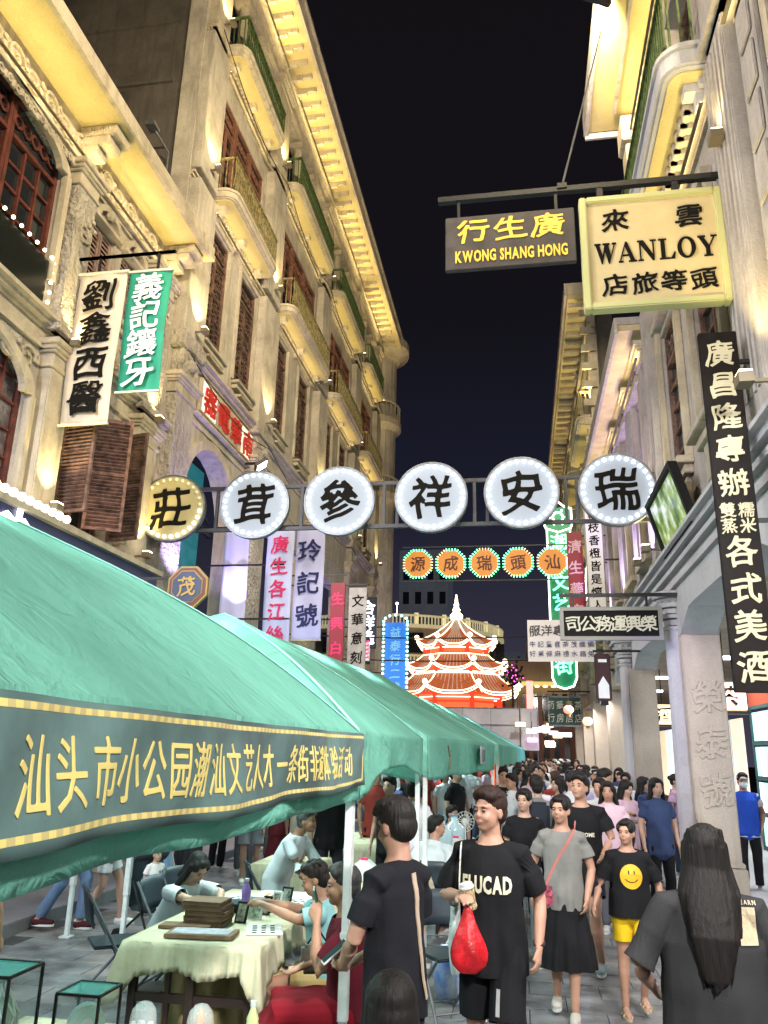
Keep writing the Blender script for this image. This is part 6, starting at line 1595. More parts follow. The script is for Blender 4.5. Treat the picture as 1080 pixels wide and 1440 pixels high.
# ------------------------------------------------------------------ people
def ring_tube(vs, fs, pts, rad, X0=(1, 0, 0), n=14):
    """closed tube with elliptical rings; rad items are r or (rx, ry)"""
    pts = [Vector(p) for p in pts]; k0 = len(vs); N = len(pts); X0 = Vector(X0)
    rad = [(r, r) if not isinstance(r, tuple) else r for r in rad]
    P_, R_ = [], []
    t0 = (pts[1] - pts[0]).normalized(); t1 = (pts[-1] - pts[-2]).normalized()
    P_.append(pts[0] - t0 * min(rad[0]) * .55); R_.append((rad[0][0] * .6, rad[0][1] * .6))
    P_ += pts; R_ += rad
    P_.append(pts[-1] + t1 * min(rad[-1]) * .55); R_.append((rad[-1][0] * .6, rad[-1][1] * .6))
    M = len(P_)
    for i in range(M):
        t = (P_[min(i + 1, M - 1)] - P_[max(i - 1, 0)]).normalized()
        ref = X0 if abs(t.dot(X0)) < .85 else Vector((0, 1, 0))
        x = (ref - t * ref.dot(t)).normalized(); y = t.cross(x)
        for j in range(n):
            a = 2 * pi * j / n; vs.append(tuple(P_[i] + x * R_[i][0] * cos(a) + y * R_[i][1] * sin(a)))
    for i in range(M - 1):
        for j in range(n): fs.append((k0 + i * n + j, k0 + i * n + (j + 1) % n, k0 + (i + 1) * n + (j + 1) % n, k0 + (i + 1) * n + j))
    fs.append(tuple(k0 + j for j in range(n))[::-1]); fs.append(tuple(k0 + (M - 1) * n + j for j in range(n)))

def ell(vs, fs, c, r, M=None, n=16, m=10):
    k0 = len(vs); M = M or Matrix.Identity(3)
    for j in range(m + 1):
        for i in range(n):
            a, b = 2 * pi * i / n, pi * j / m
            p = Vector((r[0] * max(.002, sin(b)) * cos(a), r[1] * max(.002, sin(b)) * sin(a), -r[2] * cos(b)))
            vs.append(tuple(Vector(c) + M @ p))
    for j in range(m):
        for i in range(n): fs.append((k0 + j * n + i, k0 + j * n + (i + 1) % n, k0 + (j + 1) * n + (i + 1) % n, k0 + (j + 1) * n + i))
    fs.append(tuple(k0 + j for j in range(n))[::-1]); fs.append(tuple(k0 + m * n + j for j in range(n)))

def open_ends(me, ends):
    """cut cloth open where a limb, the neck or the waist comes out: ends are (centre, axis, radius)"""
    bm = bmesh.new(); bm.from_mesh(me)
    for c, ax, r, *xm in ends:
        c = Vector(c); ax = Vector(ax).normalized(); xm = xm[0] if xm else -1
        fs = [f for f in bm.faces if (f.calc_center_median() - c).length < r and abs(f.calc_center_median().x) > xm]
        es = list({e_ for f in fs for e_ in f.edges}); vs = list({v for f in fs for v in f.verts})
        bmesh.ops.bisect_plane(bm, geom=fs + es + vs, dist=1e-5, plane_co=c, plane_no=ax)
        bmesh.ops.delete(bm, geom=[v for v in bm.verts if (v.co - c).dot(ax) > 1e-4 and (v.co - c).length < r and abs(v.co.x) > xm], context='VERTS')
    bm.to_mesh(me); bm.free(); me.polygons.foreach_set('use_smooth', [True] * len(me.polygons)); me.update(); return me

def fuse(name, vs, fs, vox, smooth=3, disp=None):
    me = bpy.data.meshes.new('t'); me.from_pydata(vs, [], fs)
    out = evaluate(me, [('REMESH', dict(mode='VOXEL', voxel_size=vox)), ('SMOOTH', dict(iterations=smooth, factor=.5))])
    bpy.data.meshes.remove(me)
    out.name = name
    if disp:
        n = len(out.vertices); co = np.empty(n * 3); out.vertices.foreach_get('co', co); co = co.reshape(-1, 3)
        no = np.empty(n * 3); out.vertices.foreach_get('normal', no); no = no.reshape(-1, 3)
        co = co + no * disp(co)[:, None]
        out.vertices.foreach_set('co', co.ravel())
    out.polygons.foreach_set('use_smooth', [True] * len(out.polygons)); out.update()
    return out

def folds(a, f=1.0, seed=0):
    r_ = np.random.default_rng(seed); ks = r_.normal(size=(5, 3)) * np.array([1, 1, .35]); ks /= np.linalg.norm(ks, axis=1)[:, None]; ph = r_.uniform(0, 6, 5)
    def d(co):
        w = .6 * np.sin(co @ np.array([3, 4, 9]) * 2 + seed); s = 0
        for k, p, q in zip(ks, ph, (22, 34, 15, 48, 27)): s = s + np.sin(co @ k * q * f + p + w * 2)
        return a * s / 3
    return d
def drape(a, z0, z1, k=9, seed=0, f0=None):
    def d(co):
        th = np.arctan2(co[:, 1], co[:, 0]); t = np.clip((z1 - co[:, 2]) / (z1 - z0), 0, 1)
        r = a * t ** 1.3 * (np.sin(th * k + seed + 1.5 * np.sin(co[:, 2] * 5)) + .5 * np.sin(th * (k * 2 - 3) + seed * 2))
        return r + (f0(co) if f0 else 0)
    return d
def strands(a, seed=0):
    a = a * .5
    def d(co):
        th = np.arctan2(co[:, 0], co[:, 1] + .02)
        return a * (np.sin(th * 37 + 3 * np.sin(co[:, 2] * 14)) + .7 * np.sin(th * 71 + co[:, 2] * 25 + seed) + .6 * np.sin(co[:, 0] * 160 + co[:, 2] * 60))
    return d

def skin(k='a'):
    c = {'a': (.42, .235, .165), 'b': (.38, .20, .13), 'c': (.48, .30, .225), 'd': (.27, .135, .085)}[k]
    m = mat('skin_' + k, c, .5, 'noise', 14, .1, spec=.35)
    m.node_tree.nodes['Principled BSDF'].inputs['Subsurface Weight'].default_value = .06
    m.node_tree.nodes['Principled BSDF'].inputs['Subsurface Radius'].default_value = (.02, .008, .004)
    return m
def cloth(col, key=None):
    return mat(key or 'cloth_%d_%d_%d' % tuple(int(c * 255) for c in col), col, .85, 'noise', 5, .12, bump=.25, bscale=220, spec=.12)
def hairm(col=(.012, .009, .008)): return mat('hair_%d' % int(col[0] * 1000), col, .62, 'noise', 60, .4, spec=.28, stretch=(1, 1, .05), bump=.35, bscale=110)
EYE = mat('eye_dark', (.015, .01, .01), .2, spec=.8); EYEW = mat('eye_white', (.55, .52, .5), .3); LIP = mat('lip', (.36, .12, .10), .45)
SOLE = mat('white_sole', (.6, .6, .58), .6)

def person(label, x, y, face=0, h=1.7, sk='a', top=(.02, .02, .02), bottom=('pants', (.03, .03, .04)), hair='short', hc=(.012, .009, .008), pose=None, shoes=(.5, .5, .5), sit=False,
           lean=0.0, hy=0, hp=0, w=1.0, vox=.012, fingers=True, sleeve=.55, hem=.78, group=None, z=0, build=True, decal=None, seed=0, loose=1.0, beard=None, glasses=False, mask=False, shoe_kind='shoe', collar=None, skirt_w=1.0, low=False):
    """face: degrees the person is turned from facing the camera side (-Y); hy/hp: head yaw and pitch; local frame: -Y is forward"""
    root = thing('person', label, 'person', (x, y, z), R(face), group)
    s = h / 1.7
    J = dict(hipL=(.09, 0, .90), kneeL=(.10, -.02, .49), ankL=(.10, .02, .085), hipR=(-.09, 0, .90), kneeR=(-.10, -.02, .49), ankR=(-.10, .02, .085), shL=(.172 * w, .01, 1.372), elL=(.235 * w, .03, 1.12), wrL=(.24 * w, -.05, .88),
             shR=(-.172 * w, .01, 1.372), elR=(-.235 * w, .03, 1.12), wrR=(-.24 * w, -.05, .88), pel=(0, 0, .93), footL=(0, -1, 0), footR=(0, -1, 0))
    if sit: J.update(hipL=(.10, 0, .50), kneeL=(.13, -.42, .50), ankL=(.12, -.40, .085), hipR=(-.10, 0, .50), kneeR=(-.13, -.42, .50), ankR=(-.12, -.44, .085), pel=(0, .02, .53))
    dz = -.40 if sit else 0
    lf = lambda p: (p[0], p[1] - lean * max(0, p[2] + 0 - (J['pel'][2])), p[2] - .5 * lean * lean * max(0, p[2] - J['pel'][2]))
    if sit:
        for k in ('shL', 'elL', 'wrL', 'shR', 'elR', 'wrR'): J[k] = (J[k][0], J[k][1], J[k][2] + dz)
    for k in ('shL', 'shR', 'elL', 'wrL', 'elR', 'wrR'): J[k] = lf(J[k])
    if pose: J.update(pose)
    V = {k: Vector(v) * (s if not k.startswith('foot') else 1) for k, v in J.items()}
    T = lambda p: Vector(lf((p[0], p[1], p[2] + dz))) * s
    m_ = T((0, .015, 1.44)); hd = T((0, -.012, 1.585)); 
    Rh = Matrix.Rotation(R(hy), 3, 'Z') @ Matrix.Rotation(R(hp), 3, 'X')
    H = lambda p: hd + Rh @ (Vector(p) * s * 1.0)
    vs, fs = [], []
    tor = [((0, .0, .86), (.15, .105)), ((0, .0, .95), (.16, .11)), ((0, .0, 1.08), (.135, .095)), ((0, -.005, 1.22), (.15, .10)), ((0, 0, 1.34), (.16, .10)), ((0, .01, 1.41), (.082, .068)), ((0, .012, 1.46), (.056, .058)), ((0, 0, 1.54), (.054, .058))]
    bw_ = w
    ring_tube(vs, fs, [T(a) if a[2] > .9 or not sit else V['pel'] + Vector((0, 0, -.04)) for a, b in tor], [(b[0] * s * (bw_ if i < 5 else 1), b[1] * s * (bw_ if i < 5 else 1)) for i, (a, b) in enumerate(tor)], n=18)
    for S_ in 'LR':
        a, b, c = V['hip' + S_], V['knee' + S_], V['ank' + S_]
        ring_tube(vs, fs, [a, a.lerp(b, .45), b, b.lerp(c, .3), b.lerp(c, .7), c], [.085 * s * w, .072 * s * w, .052 * s, .055 * s * min(w, 1.1), .038 * s, .034 * s])
        ft = V['foot' + S_].normalized(); ring_tube(vs, fs, [c + Vector((0, 0, -.04 * s)) - ft * .04 * s, c + Vector((0, 0, -.05 * s)) + ft * .07 * s, c + Vector((0, 0, -.06 * s)) + ft * .15 * s], [.035 * s, .036 * s, .022 * s])
        a, b, c = V['sh' + S_], V['el' + S_], V['wr' + S_]
        inner = T((.09 if S_ == 'L' else -.09, .01, 1.378))
        ring_tube(vs, fs, [inner, a, a.lerp(b, .5), b, b.lerp(c, .35), c], [.050 * s, .048 * s, .043 * s * min(w, 1.15), .036 * s, .037 * s, .024 * s], X0=(0, 0, 1))
        d = (c - b).normalized(); side = 1 if S_ == 'L' else -1
        across = Vector((0, 1, 0)); across = (across - d * across.dot(d)).normalized() if abs(across.dot(d)) < .9 else Vector((1, 0, 0))
        inn = d.cross(across).normalized();
        if inn.x * side > 0: inn = -inn        # towards the body: the palm side
        pal = c + d * .045 * s
        ring_tube(vs, fs, [c, pal, c + d * .085 * s], [(.022 * s, .022 * s), (.036 * s, .016 * s), (.038 * s, .014 * s)], X0=tuple(across))
        if fingers:
            for q, (o_, L_) in enumerate(((-.030, .062), (-.010, .074), (.010, .070), (.029, .055))):
                p0 = c + d * .078 * s + across * o_ * s; p1 = p0 + d * L_ * .5 * s + inn * .012 * s; p2 = p1 + d * L_ * .30 * s + inn * .026 * s
                ring_tube(vs, fs, [p0, p1, p2], [.0092 * s, .0085 * s, .007 * s], n=8)
            p0 = c + d * .02 * s - across * .022 * s; ring_tube(vs, fs, [p0, p0 + d * .035 * s - across * .022 * s + inn * .01 * s, p0 + d * .065 * s - across * .025 * s + inn * .02 * s], [.012 * s, .010 * s, .008 * s], n=8)
        else: ring_tube(vs, fs, [pal, c + d * .16 * s + inn * .02 * s], [(.034 * s, .014 * s), (.025 * s, .012 * s)], X0=tuple(across))
    # head
    k_ = s * (1.0 if h > 1.3 else 1.13)
    E_ = lambda c, r: ell(vs, fs, hd + Rh @ (Vector(c) * k_), [q * k_ for q in r], Rh)
    E_((0, .012, .025), (.074, .092, .088)); E_((0, -.022, -.03), (.063, .068, .078)); E_((0, -.045, -.078), (.036, .038, .030)); E_((.028, -.058, -.03), (.03, .03, .03)); E_((-.028, -.058, -.03), (.03, .03, .03))
    E_((0, -.093, -.018), (.012, .016, .014)); E_((0, -.086, .0), (.009, .012, .026)); E_((0, -.072, .028), (.05, .02, .012)); E_((.074, .01, -.012), (.009, .02, .030)); E_((-.074, .01, -.012), (.009, .02, .030)); E_((0, -.083, -.052), (.022, .012, .012))
    body = fuse('body', vs, fs, vox, 2)
    put('body', body, skin(sk), root, False)
    def face_part(nm, c, r, m, n=8):
        a, b = [], []; ell(a, b, hd + Rh @ (Vector(c) * k_), [q * k_ for q in r], Rh, n, 6)
        me = bpy.data.meshes.new(nm); me.from_pydata(a, [], b); me.polygons.foreach_set('use_smooth', [True] * len(me.polygons)); put(nm, me, m, root, False)
    if not low:
        for q in (-1, 1):
            face_part('eye', (q * .030, -.080, .004), (.0125, .0075, .0052), EYE); face_part('eyebrow', (q * .031, -.085, .026), (.017, .005, .0026), hairm(hc))
            face_part('eyelid', (q * .030, -.0775, .0105), (.015, .009, .0048), skin(sk)); face_part('nostril', (q * .0065, -.103, -.028), (.003, .003, .0022), LIP)
        if not mask: face_part('lower_lip', (0, -.0895, -.060), (.014, .007, .0045), LIP)
        if not mask: face_part('mouth', (0, -.091, -.052), (.019, .007, .0052), LIP)
        if mask:
            a, b = [], []; ell(a, b, hd + Rh @ (Vector((0, -.052, -.042)) * k_), [.066 * k_, .062 * k_, .052 * k_], Rh); me = bpy.data.meshes.new('mask'); me.from_pydata(a, [], b); me.polygons.foreach_set('use_smooth', [True] * len(me.polygons)); put('mask', me, mat('mask_white', (.65, .7, .72), .8), root, False)
        if glasses:
            g = MB()
            for q in (-1, 1):
                for k in range(10):
                    a, b = 2 * pi * k / 10, 2 * pi * (k + 1) / 10
                    g.cyl(H((q * .031 + .02 * cos(a), -.094, .004 + .016 * sin(a))), H((q * .031 + .02 * cos(b), -.094, .004 + .016 * sin(b))), .0018, n=4)
                g.cyl(H((q * .052, -.092, .006)), H((q * .08, .01, .01)), .002, n=4)
            g.obj('glasses', BLACK, root, world=False)
    # hair
    if hair != 'bald':
        vs, fs = [], []; HE = lambda c, r, M=None: ell(vs, fs, hd + Rh @ (Vector(c) * k_), [q * k_ for q in r], M or Rh, 18, 12)
        HE((0, .026, .045), (.084, .096, .088)); HE((0, .055, -.005), (.074, .062, .075))
        if hair in ('short', 'fringe', 'boy'):
            HE((0, -.045, .098), (.062, .045, .030)); HE((.045, -.03, .085), (.035, .05, .035)); HE((-.045, -.03, .085), (.035, .05, .035))
            if hair != 'boy': HE((0, -.0, .105), (.07, .07, .04))
        if hair == 'fringe': HE((0, -.070, .062), (.056, .022, .030))
        if hair in ('long', 'pony', 'bun', 'bob'):
            HE((.058, -.02, .045), (.028, .055, .05)); HE((-.058, -.02, .045), (.028, .055, .05)); HE((0, -.035, .09), (.06, .05, .03))
        L_ = {'long': .32, 'bob': .2}.get(hair)
        if L_:
            hw = 1.0
            p = [H((0, .05, .03)), H((0, .06, -.07)), T((0, .095, 1.42)), T((.005, .135 * loose, 1.42 - L_ * .5)), T((.012, .150 * loose, 1.42 - L_))]
            if hair == 'bob': p = [H((0, .04, .03)), H((0, .05, -.06)), H((0, .06, -.13))]
            rr = [(.084, .07), (.088, .06), (.108, .048), (.098, .034), (.05, .014)][:len(p)]
            ring_tube(vs, fs, p, [(a * k_, b * k_) for a, b in rr], n=18)
            for q in (-1, 1): ring_tube(vs, fs, [H((q * .072, .0, .04)), H((q * .082, .005, -.06)), T((q * .11, .02, 1.42))] + ([T((q * .12, .03, 1.3))] if hair == 'long' else []), [.03 * k_, .028 * k_, .026 * k_, .015 * k_][:3 + (hair == 'long')])
        if hair == 'long' and vox < .0095:
            r_ = random.Random(seed)
            for q in range(110):
                a = r_.uniform(-1.5, 1.5); p0 = H((.070 * sin(a), .03 + .060 * cos(a), .06 + r_.uniform(-.03, .05))); L2 = L_ * r_.uniform(.55, 1.18); ww = r_.uniform(.9, 1.12)
                p = [p0, H((.086 * sin(a), .035 + .068 * cos(a), -.05)), T((.108 * sin(a) * ww, .06 + .06 * cos(a), 1.42)), T((.100 * sin(a) * ww, .075 + .08 * cos(a) * loose, 1.42 - L2 * .5)), T((.066 * sin(a) * ww + .012 + r_.uniform(-.012, .012), .09 + .085 * cos(a) * loose, 1.42 - L2))]
                ring_tube(vs, fs, p, [.011 * k_, .012 * k_, .013 * k_, .011 * k_, .004 * k_], n=6)
        if hair == 'pony': ring_tube(vs, fs, [H((0, .10, .03)), H((.0, .15, .02)), H((.0, .165, -.07)), H((0, .15, -.16))], [.02 * k_, .035 * k_, .032 * k_, .012 * k_])
        if hair == 'bun': HE((0, .115, .055), (.042, .042, .042))
        if hair in ('short', 'fringe', 'boy') and vox < .0095:
            r_ = random.Random(seed)
            for q in range(46):
                a = r_.uniform(0, 2 * pi); b = r_.uniform(.0, 1.15); p = Vector((.078 * sin(b) * cos(a), .088 * sin(b) * sin(a) + .018, .045 + .088 * cos(b)))
                t = Vector((cos(a) * .5 + r_.uniform(-.6, .6), sin(a) * .5 - .5 + r_.uniform(-.5, .5), -.1)).normalized() * r_.uniform(.02, .035)
                ring_tube(vs, fs, [H(p), H(p + t * .6 + Vector((0, 0, .006))), H(p + t)], [.011 * k_, .009 * k_, .004 * k_], n=6)
        me = fuse('hair', vs, fs, min(.009, vox) * (.72 if vox < .0095 else 1), 1 if vox < .0095 else 2, strands(.0013 * k_, seed)); put('hair', me, hairm(hc), root, False)
    # top
    vs, fs = [], []; lo = hem; e_ = loose
    tt = [((0, 0, lo), (.185, .135)), ((0, 0, (lo + 1.1) / 2), (.18, .13)), ((0, 0, 1.1), (.168, .122)), ((0, -.005, 1.22), (.172, .120)), ((0, 0, 1.31), (.172, .116)), ((0, .004, 1.365), (.150, .10)), ((0, .010, 1.405), (.112, .092)), ((0, .012, 1.45), (.069, .070))]
    pts = []
    for a, b in tt:
        p = T(a)
        if sit and p.z < V['pel'].z - .06 * s: p = V['pel'] + Vector((0, 0, -.05 * s - .01 * len(pts) * 0))
        if sit and pts and p.z <= pts[-1].z + .01: continue
        pts.append(p)
    rr = [b for a, b in tt][-len(pts):]
    ring_tube(vs, fs, pts, [(b[0] * s * w * (e_ if i < len(rr) - 4 else 1), b[1] * s * w * (e_ if i < len(rr) - 4 else 1)) for i, b in enumerate(rr)], n=22)
    for S_ in 'LR':
        a, b, c = V['sh' + S_], V['el' + S_], V['wr' + S_]
        inner = T((.085 if S_ == 'L' else -.085, .01, 1.378))
        if sleeve <= 1: e2 = a.lerp(b, max(.05, sleeve)); P_ = [inner, a + Vector((0, 0, -.012 * s)), a.lerp(b, sleeve * .5), e2]; rr = [.060, .064 * (1 + (w - 1) * .5), .062 * (1 + (e_ - 1) * .5), .066 * (1 + (e_ - 1) * .6)]
        else: e2 = b.lerp(c, sleeve - 1); P_ = [inner, a, a.lerp(b, .5), b, e2]; rr = [.062, .064, .058, .052, .042]
        ring_tube(vs, fs, P_, [q * s for q in rr], X0=(0, 0, 1))
    topme = fuse('top', vs, fs, vox * .85, 4, drape(.007 * s, hem * s, 1.3 * s, 7, seed, folds(.0062 * s, .9 / s, seed + 1)) if not sit else folds(.0062 * s, .9 / s, seed + 1))
    ends = [(T((0, .0, 1.434)), (0, -.28, 1), .11 * s * max(1, w))] + ([] if sit else [((0, 0, (hem + .004) * s), (0, 0, -1), .5 * s)])
    for S_ in 'LR':
        a, b, c = V['sh' + S_], V['el' + S_], V['wr' + S_]
        ends.append((a.lerp(b, max(.05, sleeve)), b - a, .115 * s, .175 * s * w) if sleeve <= 1 else (b.lerp(c, sleeve - 1), c - b, .08 * s))
    if vox < .017: topme = open_ends(topme, ends)
    tm = top if not isinstance(top, tuple) else cloth(top)
    topo = put('shirt', topme, tm, root, False)
    if collar:
        g = MB(); n = 20
        for i in range(n):
            a, b = 2 * pi * i / n, 2 * pi * (i + 1) / n
            q = T((0, .012, 1.44)); g.cyl(q + Vector((.074 * s * cos(a), .068 * s * sin(a), .012 * s * sin(a))), q + Vector((.074 * s * cos(b), .068 * s * sin(b), .012 * s * sin(b))), .007 * s, n=5)
        g.obj('collar', cloth(collar), root, world=False)
    # bottom
    kind, col = bottom[0], bottom[1]; vs, fs = [], []
    pl = V['pel']
    if kind in ('pants', 'shorts', 'longshorts'):
        ring_tube(vs, fs, [pl + Vector((0, 0, -.10 * s)), pl + Vector((0, 0, .0)), pl + Vector((0, 0, .10 * s))], [(.155 * s * w, .112 * s * w), (.155 * s * w, .112 * s * w), (.13 * s * w, .09 * s * w)], n=20)
        for S_ in 'LR':
            a, b, c = V['hip' + S_], V['knee' + S_], V['ank' + S_]
            if kind == 'pants': ring_tube(vs, fs, [a, a.lerp(b, .5), b, b.lerp(c, .5), b.lerp(c, .96)], [.090 * s * w, .083 * s * w, .070 * s, .064 * s, .060 * s])
            elif kind == 'shorts': ring_tube(vs, fs, [a, a.lerp(b, .35), a.lerp(b, .62)], [.092 * s * w, .092 * s * w, .092 * s * w])
            else: ring_tube(vs, fs, [a, a.lerp(b, .45), a.lerp(b, .86)], [.094 * s * w, .097 * s * w, .097 * s * w])
    elif kind == 'skirt':
        zb = bottom[2] if len(bottom) > 2 else .4
        if not sit: ring_tube(vs, fs, [pl + Vector((0, 0, .10 * s)), pl + Vector((0, 0, -.10 * s)), Vector((0, .01, (.93 + zb) / 2 * s - .05)), Vector((0, .01, zb * s))], [(.125 * s, .09 * s), (.160 * s, .118 * s), (.205 * s * skirt_w, .165 * s), (.235 * s * skirt_w, .19 * s)], n=26)
        else:
            ring_tube(vs, fs, [pl + Vector((0, 0, .08)), pl + Vector((0, -.05, -.02)), (V['kneeL'] + V['kneeR']) / 2 + Vector((0, .05, .0)), (V['kneeL'] + V['kneeR']) / 2 + Vector((0, -.06, -.12)), (V['ankL'] + V['ankR']) / 2 + Vector((0, -.02, .1))], [(.16 * s, .12 * s), (.2 * s, .13 * s), (.22 * s, .11 * s), (.22 * s, .12 * s), (.24 * s, .16 * s)], n=24)
    if kind == 'skirt' and sit:
        for S_ in 'LR': ring_tube(vs, fs, [V['hip' + S_], V['knee' + S_], V['knee' + S_].lerp(V['ank' + S_], .5)], [.12 * s, .10 * s, .10 * s])
    fo = folds(.005 * s * (1.6 if kind == 'skirt' else 1), .8, seed + 5)
    if kind == 'skirt' and not sit: fo = drape(.016 * s, bottom[2] * s if len(bottom) > 2 else .4, .95 * s, 8, seed, fo)
    me = fuse('trousers', vs, fs, vox, 2, fo)
    if vox < .017:
        ends = []
        if kind == 'skirt':
            if not sit: ends = [((0, .01, ((bottom[2] if len(bottom) > 2 else .4) + .004) * s), (0, 0, -1), .5 * s)]
        else:
            for S_ in 'LR':
                a, b, c = V['hip' + S_], V['knee' + S_], V['ank' + S_]
                ends.append({'pants': (b.lerp(c, .95), c - b, .10 * s), 'shorts': (a.lerp(b, .62), b - a, .12 * s * w), 'longshorts': (a.lerp(b, .86), b - a, .12 * s * w)}[kind])
        me = open_ends(me, ends)
    put({'skirt': 'skirt', 'pants': 'trousers'}.get(kind, 'shorts'), me, cloth(col), root, False)
    # shoes
    if not low:
        for S_ in 'LR':
            c = V['ank' + S_]; ft = V['foot' + S_].normalized(); sd = ft.cross(Vector((0, 0, 1))).normalized(); dn = Vector((0, 0, -1))
            vs, fs = [], []; b0 = c + dn * .05 * s
            if shoe_kind != 'sandal':
                ring_tube(vs, fs, [b0 - ft * .045 * s, b0 + ft * .03 * s, b0 + ft * .11 * s, b0 + ft * .165 * s], [(.040 * s, .040 * s), (.044 * s, .044 * s), (.044 * s, .032 * s), (.034 * s, .024 * s)], X0=tuple(sd))
                put('shoe', fuse('shoe', vs, fs, .008, 2), cloth(shoes), root, False)
            g = MB(); N = 14; pts = []
            for i in range(N):
                a = 2 * pi * i / N; pts.append(b0 + ft * (.06 + .125 * cos(a)) * s + sd * (.042 + .006 * cos(a)) * s * sin(a))
            zt = c.z - .07 * s; g.add([(p.x, p.y, zt - .018) for p in pts] + [(p.x, p.y, zt + .004) for p in pts], [tuple(range(N))[::-1], tuple(range(N, 2 * N))] + [(i, (i + 1) % N, N + (i + 1) % N, N + i) for i in range(N)])
            if shoe_kind == 'sandal':
                for q in (.02, .1): g.bar(b0 + ft * q * s + sd * .044 * s + dn * .012, b0 + ft * q * s + Vector((0, 0, .03 * s)), .02, .008).bar(b0 + ft * q * s + Vector((0, 0, .03 * s)), b0 + ft * q * s - sd * .044 * s + dn * .012, .02, .008)
                g.obj('sandal', cloth(shoes), root, world=False)
            else: g.obj('sole', SOLE, root, world=False)
    ctx = dict(root=root, V=V, T=T, H=H, top=topo, s=s, topme=topme)
    return ctx

def decal(ctx, me, name, m, back=False, off=.004, obj=None):
    """lay flat XZ artwork onto the shirt, pushing each point onto the cloth"""
    tgt = obj or ctx['topme']; bv = BVHTree.FromPolygons([v.co for v in tgt.vertices], [p.vertices for p in tgt.polygons])
    d = -1 if back else 1
    bm = bmesh.new(); bm.from_mesh(me); bmesh.ops.triangulate(bm, faces=bm.faces); 
    bmesh.ops.subdivide_edges(bm, edges=[e_ for e_ in bm.edges if e_.calc_length() > .03], cuts=2)
    for v in bm.verts:
        h = bv.ray_cast(Vector((v.co.x, -1 * d, v.co.z)), Vector((0, d, 0)))[0]
        if h: v.co.y = h.y - off * d
    bm.to_mesh(me); bm.free()
    return put(name, me, m, ctx['root'], False)
BLK = (.012, .012, .014)
# ---- the man in the lettered black shirt, with his cup, red bag and tote
A = person('man in a black tee lettered ELUCAD walking with a red plastic bag', -.20, 5.0, -8, 1.74, 'a', BLK, ('longshorts', (.012, .012, .013)), 'short', (.03, .013, .010), w=1.0, hy=-32, vox=.0075, hem=.76, sleeve=.84, loose=1.08,
           pose=dict(elR=(-.27, .02, 1.13), wrR=(-.13, -.22, 1.165), elL=(.265, .05, 1.13), wrL=(.265, -.07, .92), kneeL=(.10, -.14, .50), ankL=(.10, -.06, .09), kneeR=(-.10, .04, .49), ankR=(-.10, .20, .12)), shoes=(.1, .1, .1), seed=2)
me = glyph_mesh(latin('ELUCAD', -.145, .14, 1.245, .085 / .72, .03), .045, 0, 'print', 0); decal(A, me, 'chest_print', mat('cream_print', (.6, .58, .42), .7), off=.006)
g = MB().box(.05, .075, 0, .001, .60, .74); me = bpy.data.meshes.new('stripe'); me.from_pydata([(.05, 0, .62), (.072, 0, .62), (.072, 0, .74), (.05, 0, .74)], [], [(0, 1, 2, 3)]); sh = [o for o in A['root'].children if o.name.startswith('shorts')][0]
decal(A, me, 'side_stripe', mat('grey_print', (.35, .35, .35), .7), off=.006, obj=sh.data)
MB().cyl((.272, -.055, .955), (.271, -.062, .968), .034, n=16).obj('bracelet', mat('dark_cord', (.06, .02, .015), .6), A['root'], world=False)
s = thing('paper_cup', 'patterned paper cup with a white lid held by the man in the lettered tee', 'cup', (-.295, 4.76, 1.135), rz=0); s.rotation_euler = (R(8), R(-14), 0)
MB().lathe([(.028, 0), (.038, .11)], n=18).obj('body', mat('cup_pattern', (.42, .30, .16), .5, 'noise', 60, .5, col2=(.12, .08, .05)), s, world=False, smooth=False)
g = MB()
for k in range(12):
    a = k * pi / 6
    for d in (-1, 1): g.cyl((.030 * cos(a), .030 * sin(a), .01), (.038 * cos(a + d * 1.0), .038 * sin(a + d * 1.0), .10), .0022, n=4)
g.obj('net_sleeve', mat('net_gold', (.6, .5, .3), .5), s, world=False, fix=False)
MB().lathe([(.041, .11), (.042, .118), (.037, .122), (.035, .135), (.01, .137)], n=18).obj('lid', WPOLE, s, world=False, smooth=False)
s = thing('plastic_bag', 'bright red plastic bag hanging from the forearm of the man in the lettered tee', 'bag', (-.315, 4.74, .83))
def bag(u, v):
    a = 2 * pi * u; w_ = (.115 * sin(pi * min(.97, v * .92 + .10)) ** .55) * (1 - .45 * v) if v < .999 else .02
    w_ = [.050, .084, .096, .098, .092, .082, .069, .055, .042, .031, .022, .014, .010][int(round(v * 12))]
    k = 1 + .07 * sin(5 * a + v * 6) + .04 * sin(11 * a)
    return (w_ * cos(a) * k, w_ * .62 * sin(a) * k, .0 + v * .37)
m = mat('red_plastic', (.58, .010, .018), .42, 'noise', 9, .35, spec=.4, bump=.9, bscale=11)
m.node_tree.nodes['Principled BSDF'].inputs['Transmission Weight'].default_value = .0
me = MB().grid(bag, 30, 12).mesh('bag_body', smooth=True); put('bag_body', me, m, s, False)
MB().add([(.045 * cos(2 * pi * i / 12), .03 * sin(2 * pi * i / 12), .0) for i in range(12)], [tuple(range(12))]).obj('bottom', m, s, world=False, fix=False)
MB().cyl((0, 0, .36), (.012, 0, .41), .010, .006, n=6).cyl((0, 0, .36), (-.012, .02, .41), .010, .006, n=6).obj('handle', m, s, world=False)
s = thing('tote_bag', 'pale canvas tote hanging from the shoulder of the man in the lettered tee', 'bag', (-.40, 5.02, .78))
def body_(u, v): a = 2 * pi * u; r = .03 + .02 * sin(pi * min(.9, v + .1)); return (r * cos(a) * .9, .15 * sin(a), v * .34)
me = MB().grid(body_, 24, 8).mesh('bag_body', smooth=True); put('bag_body', me, mat('canvas', (.55, .62, .62), .8, 'noise', 5, .15), s, False)
g = MB()
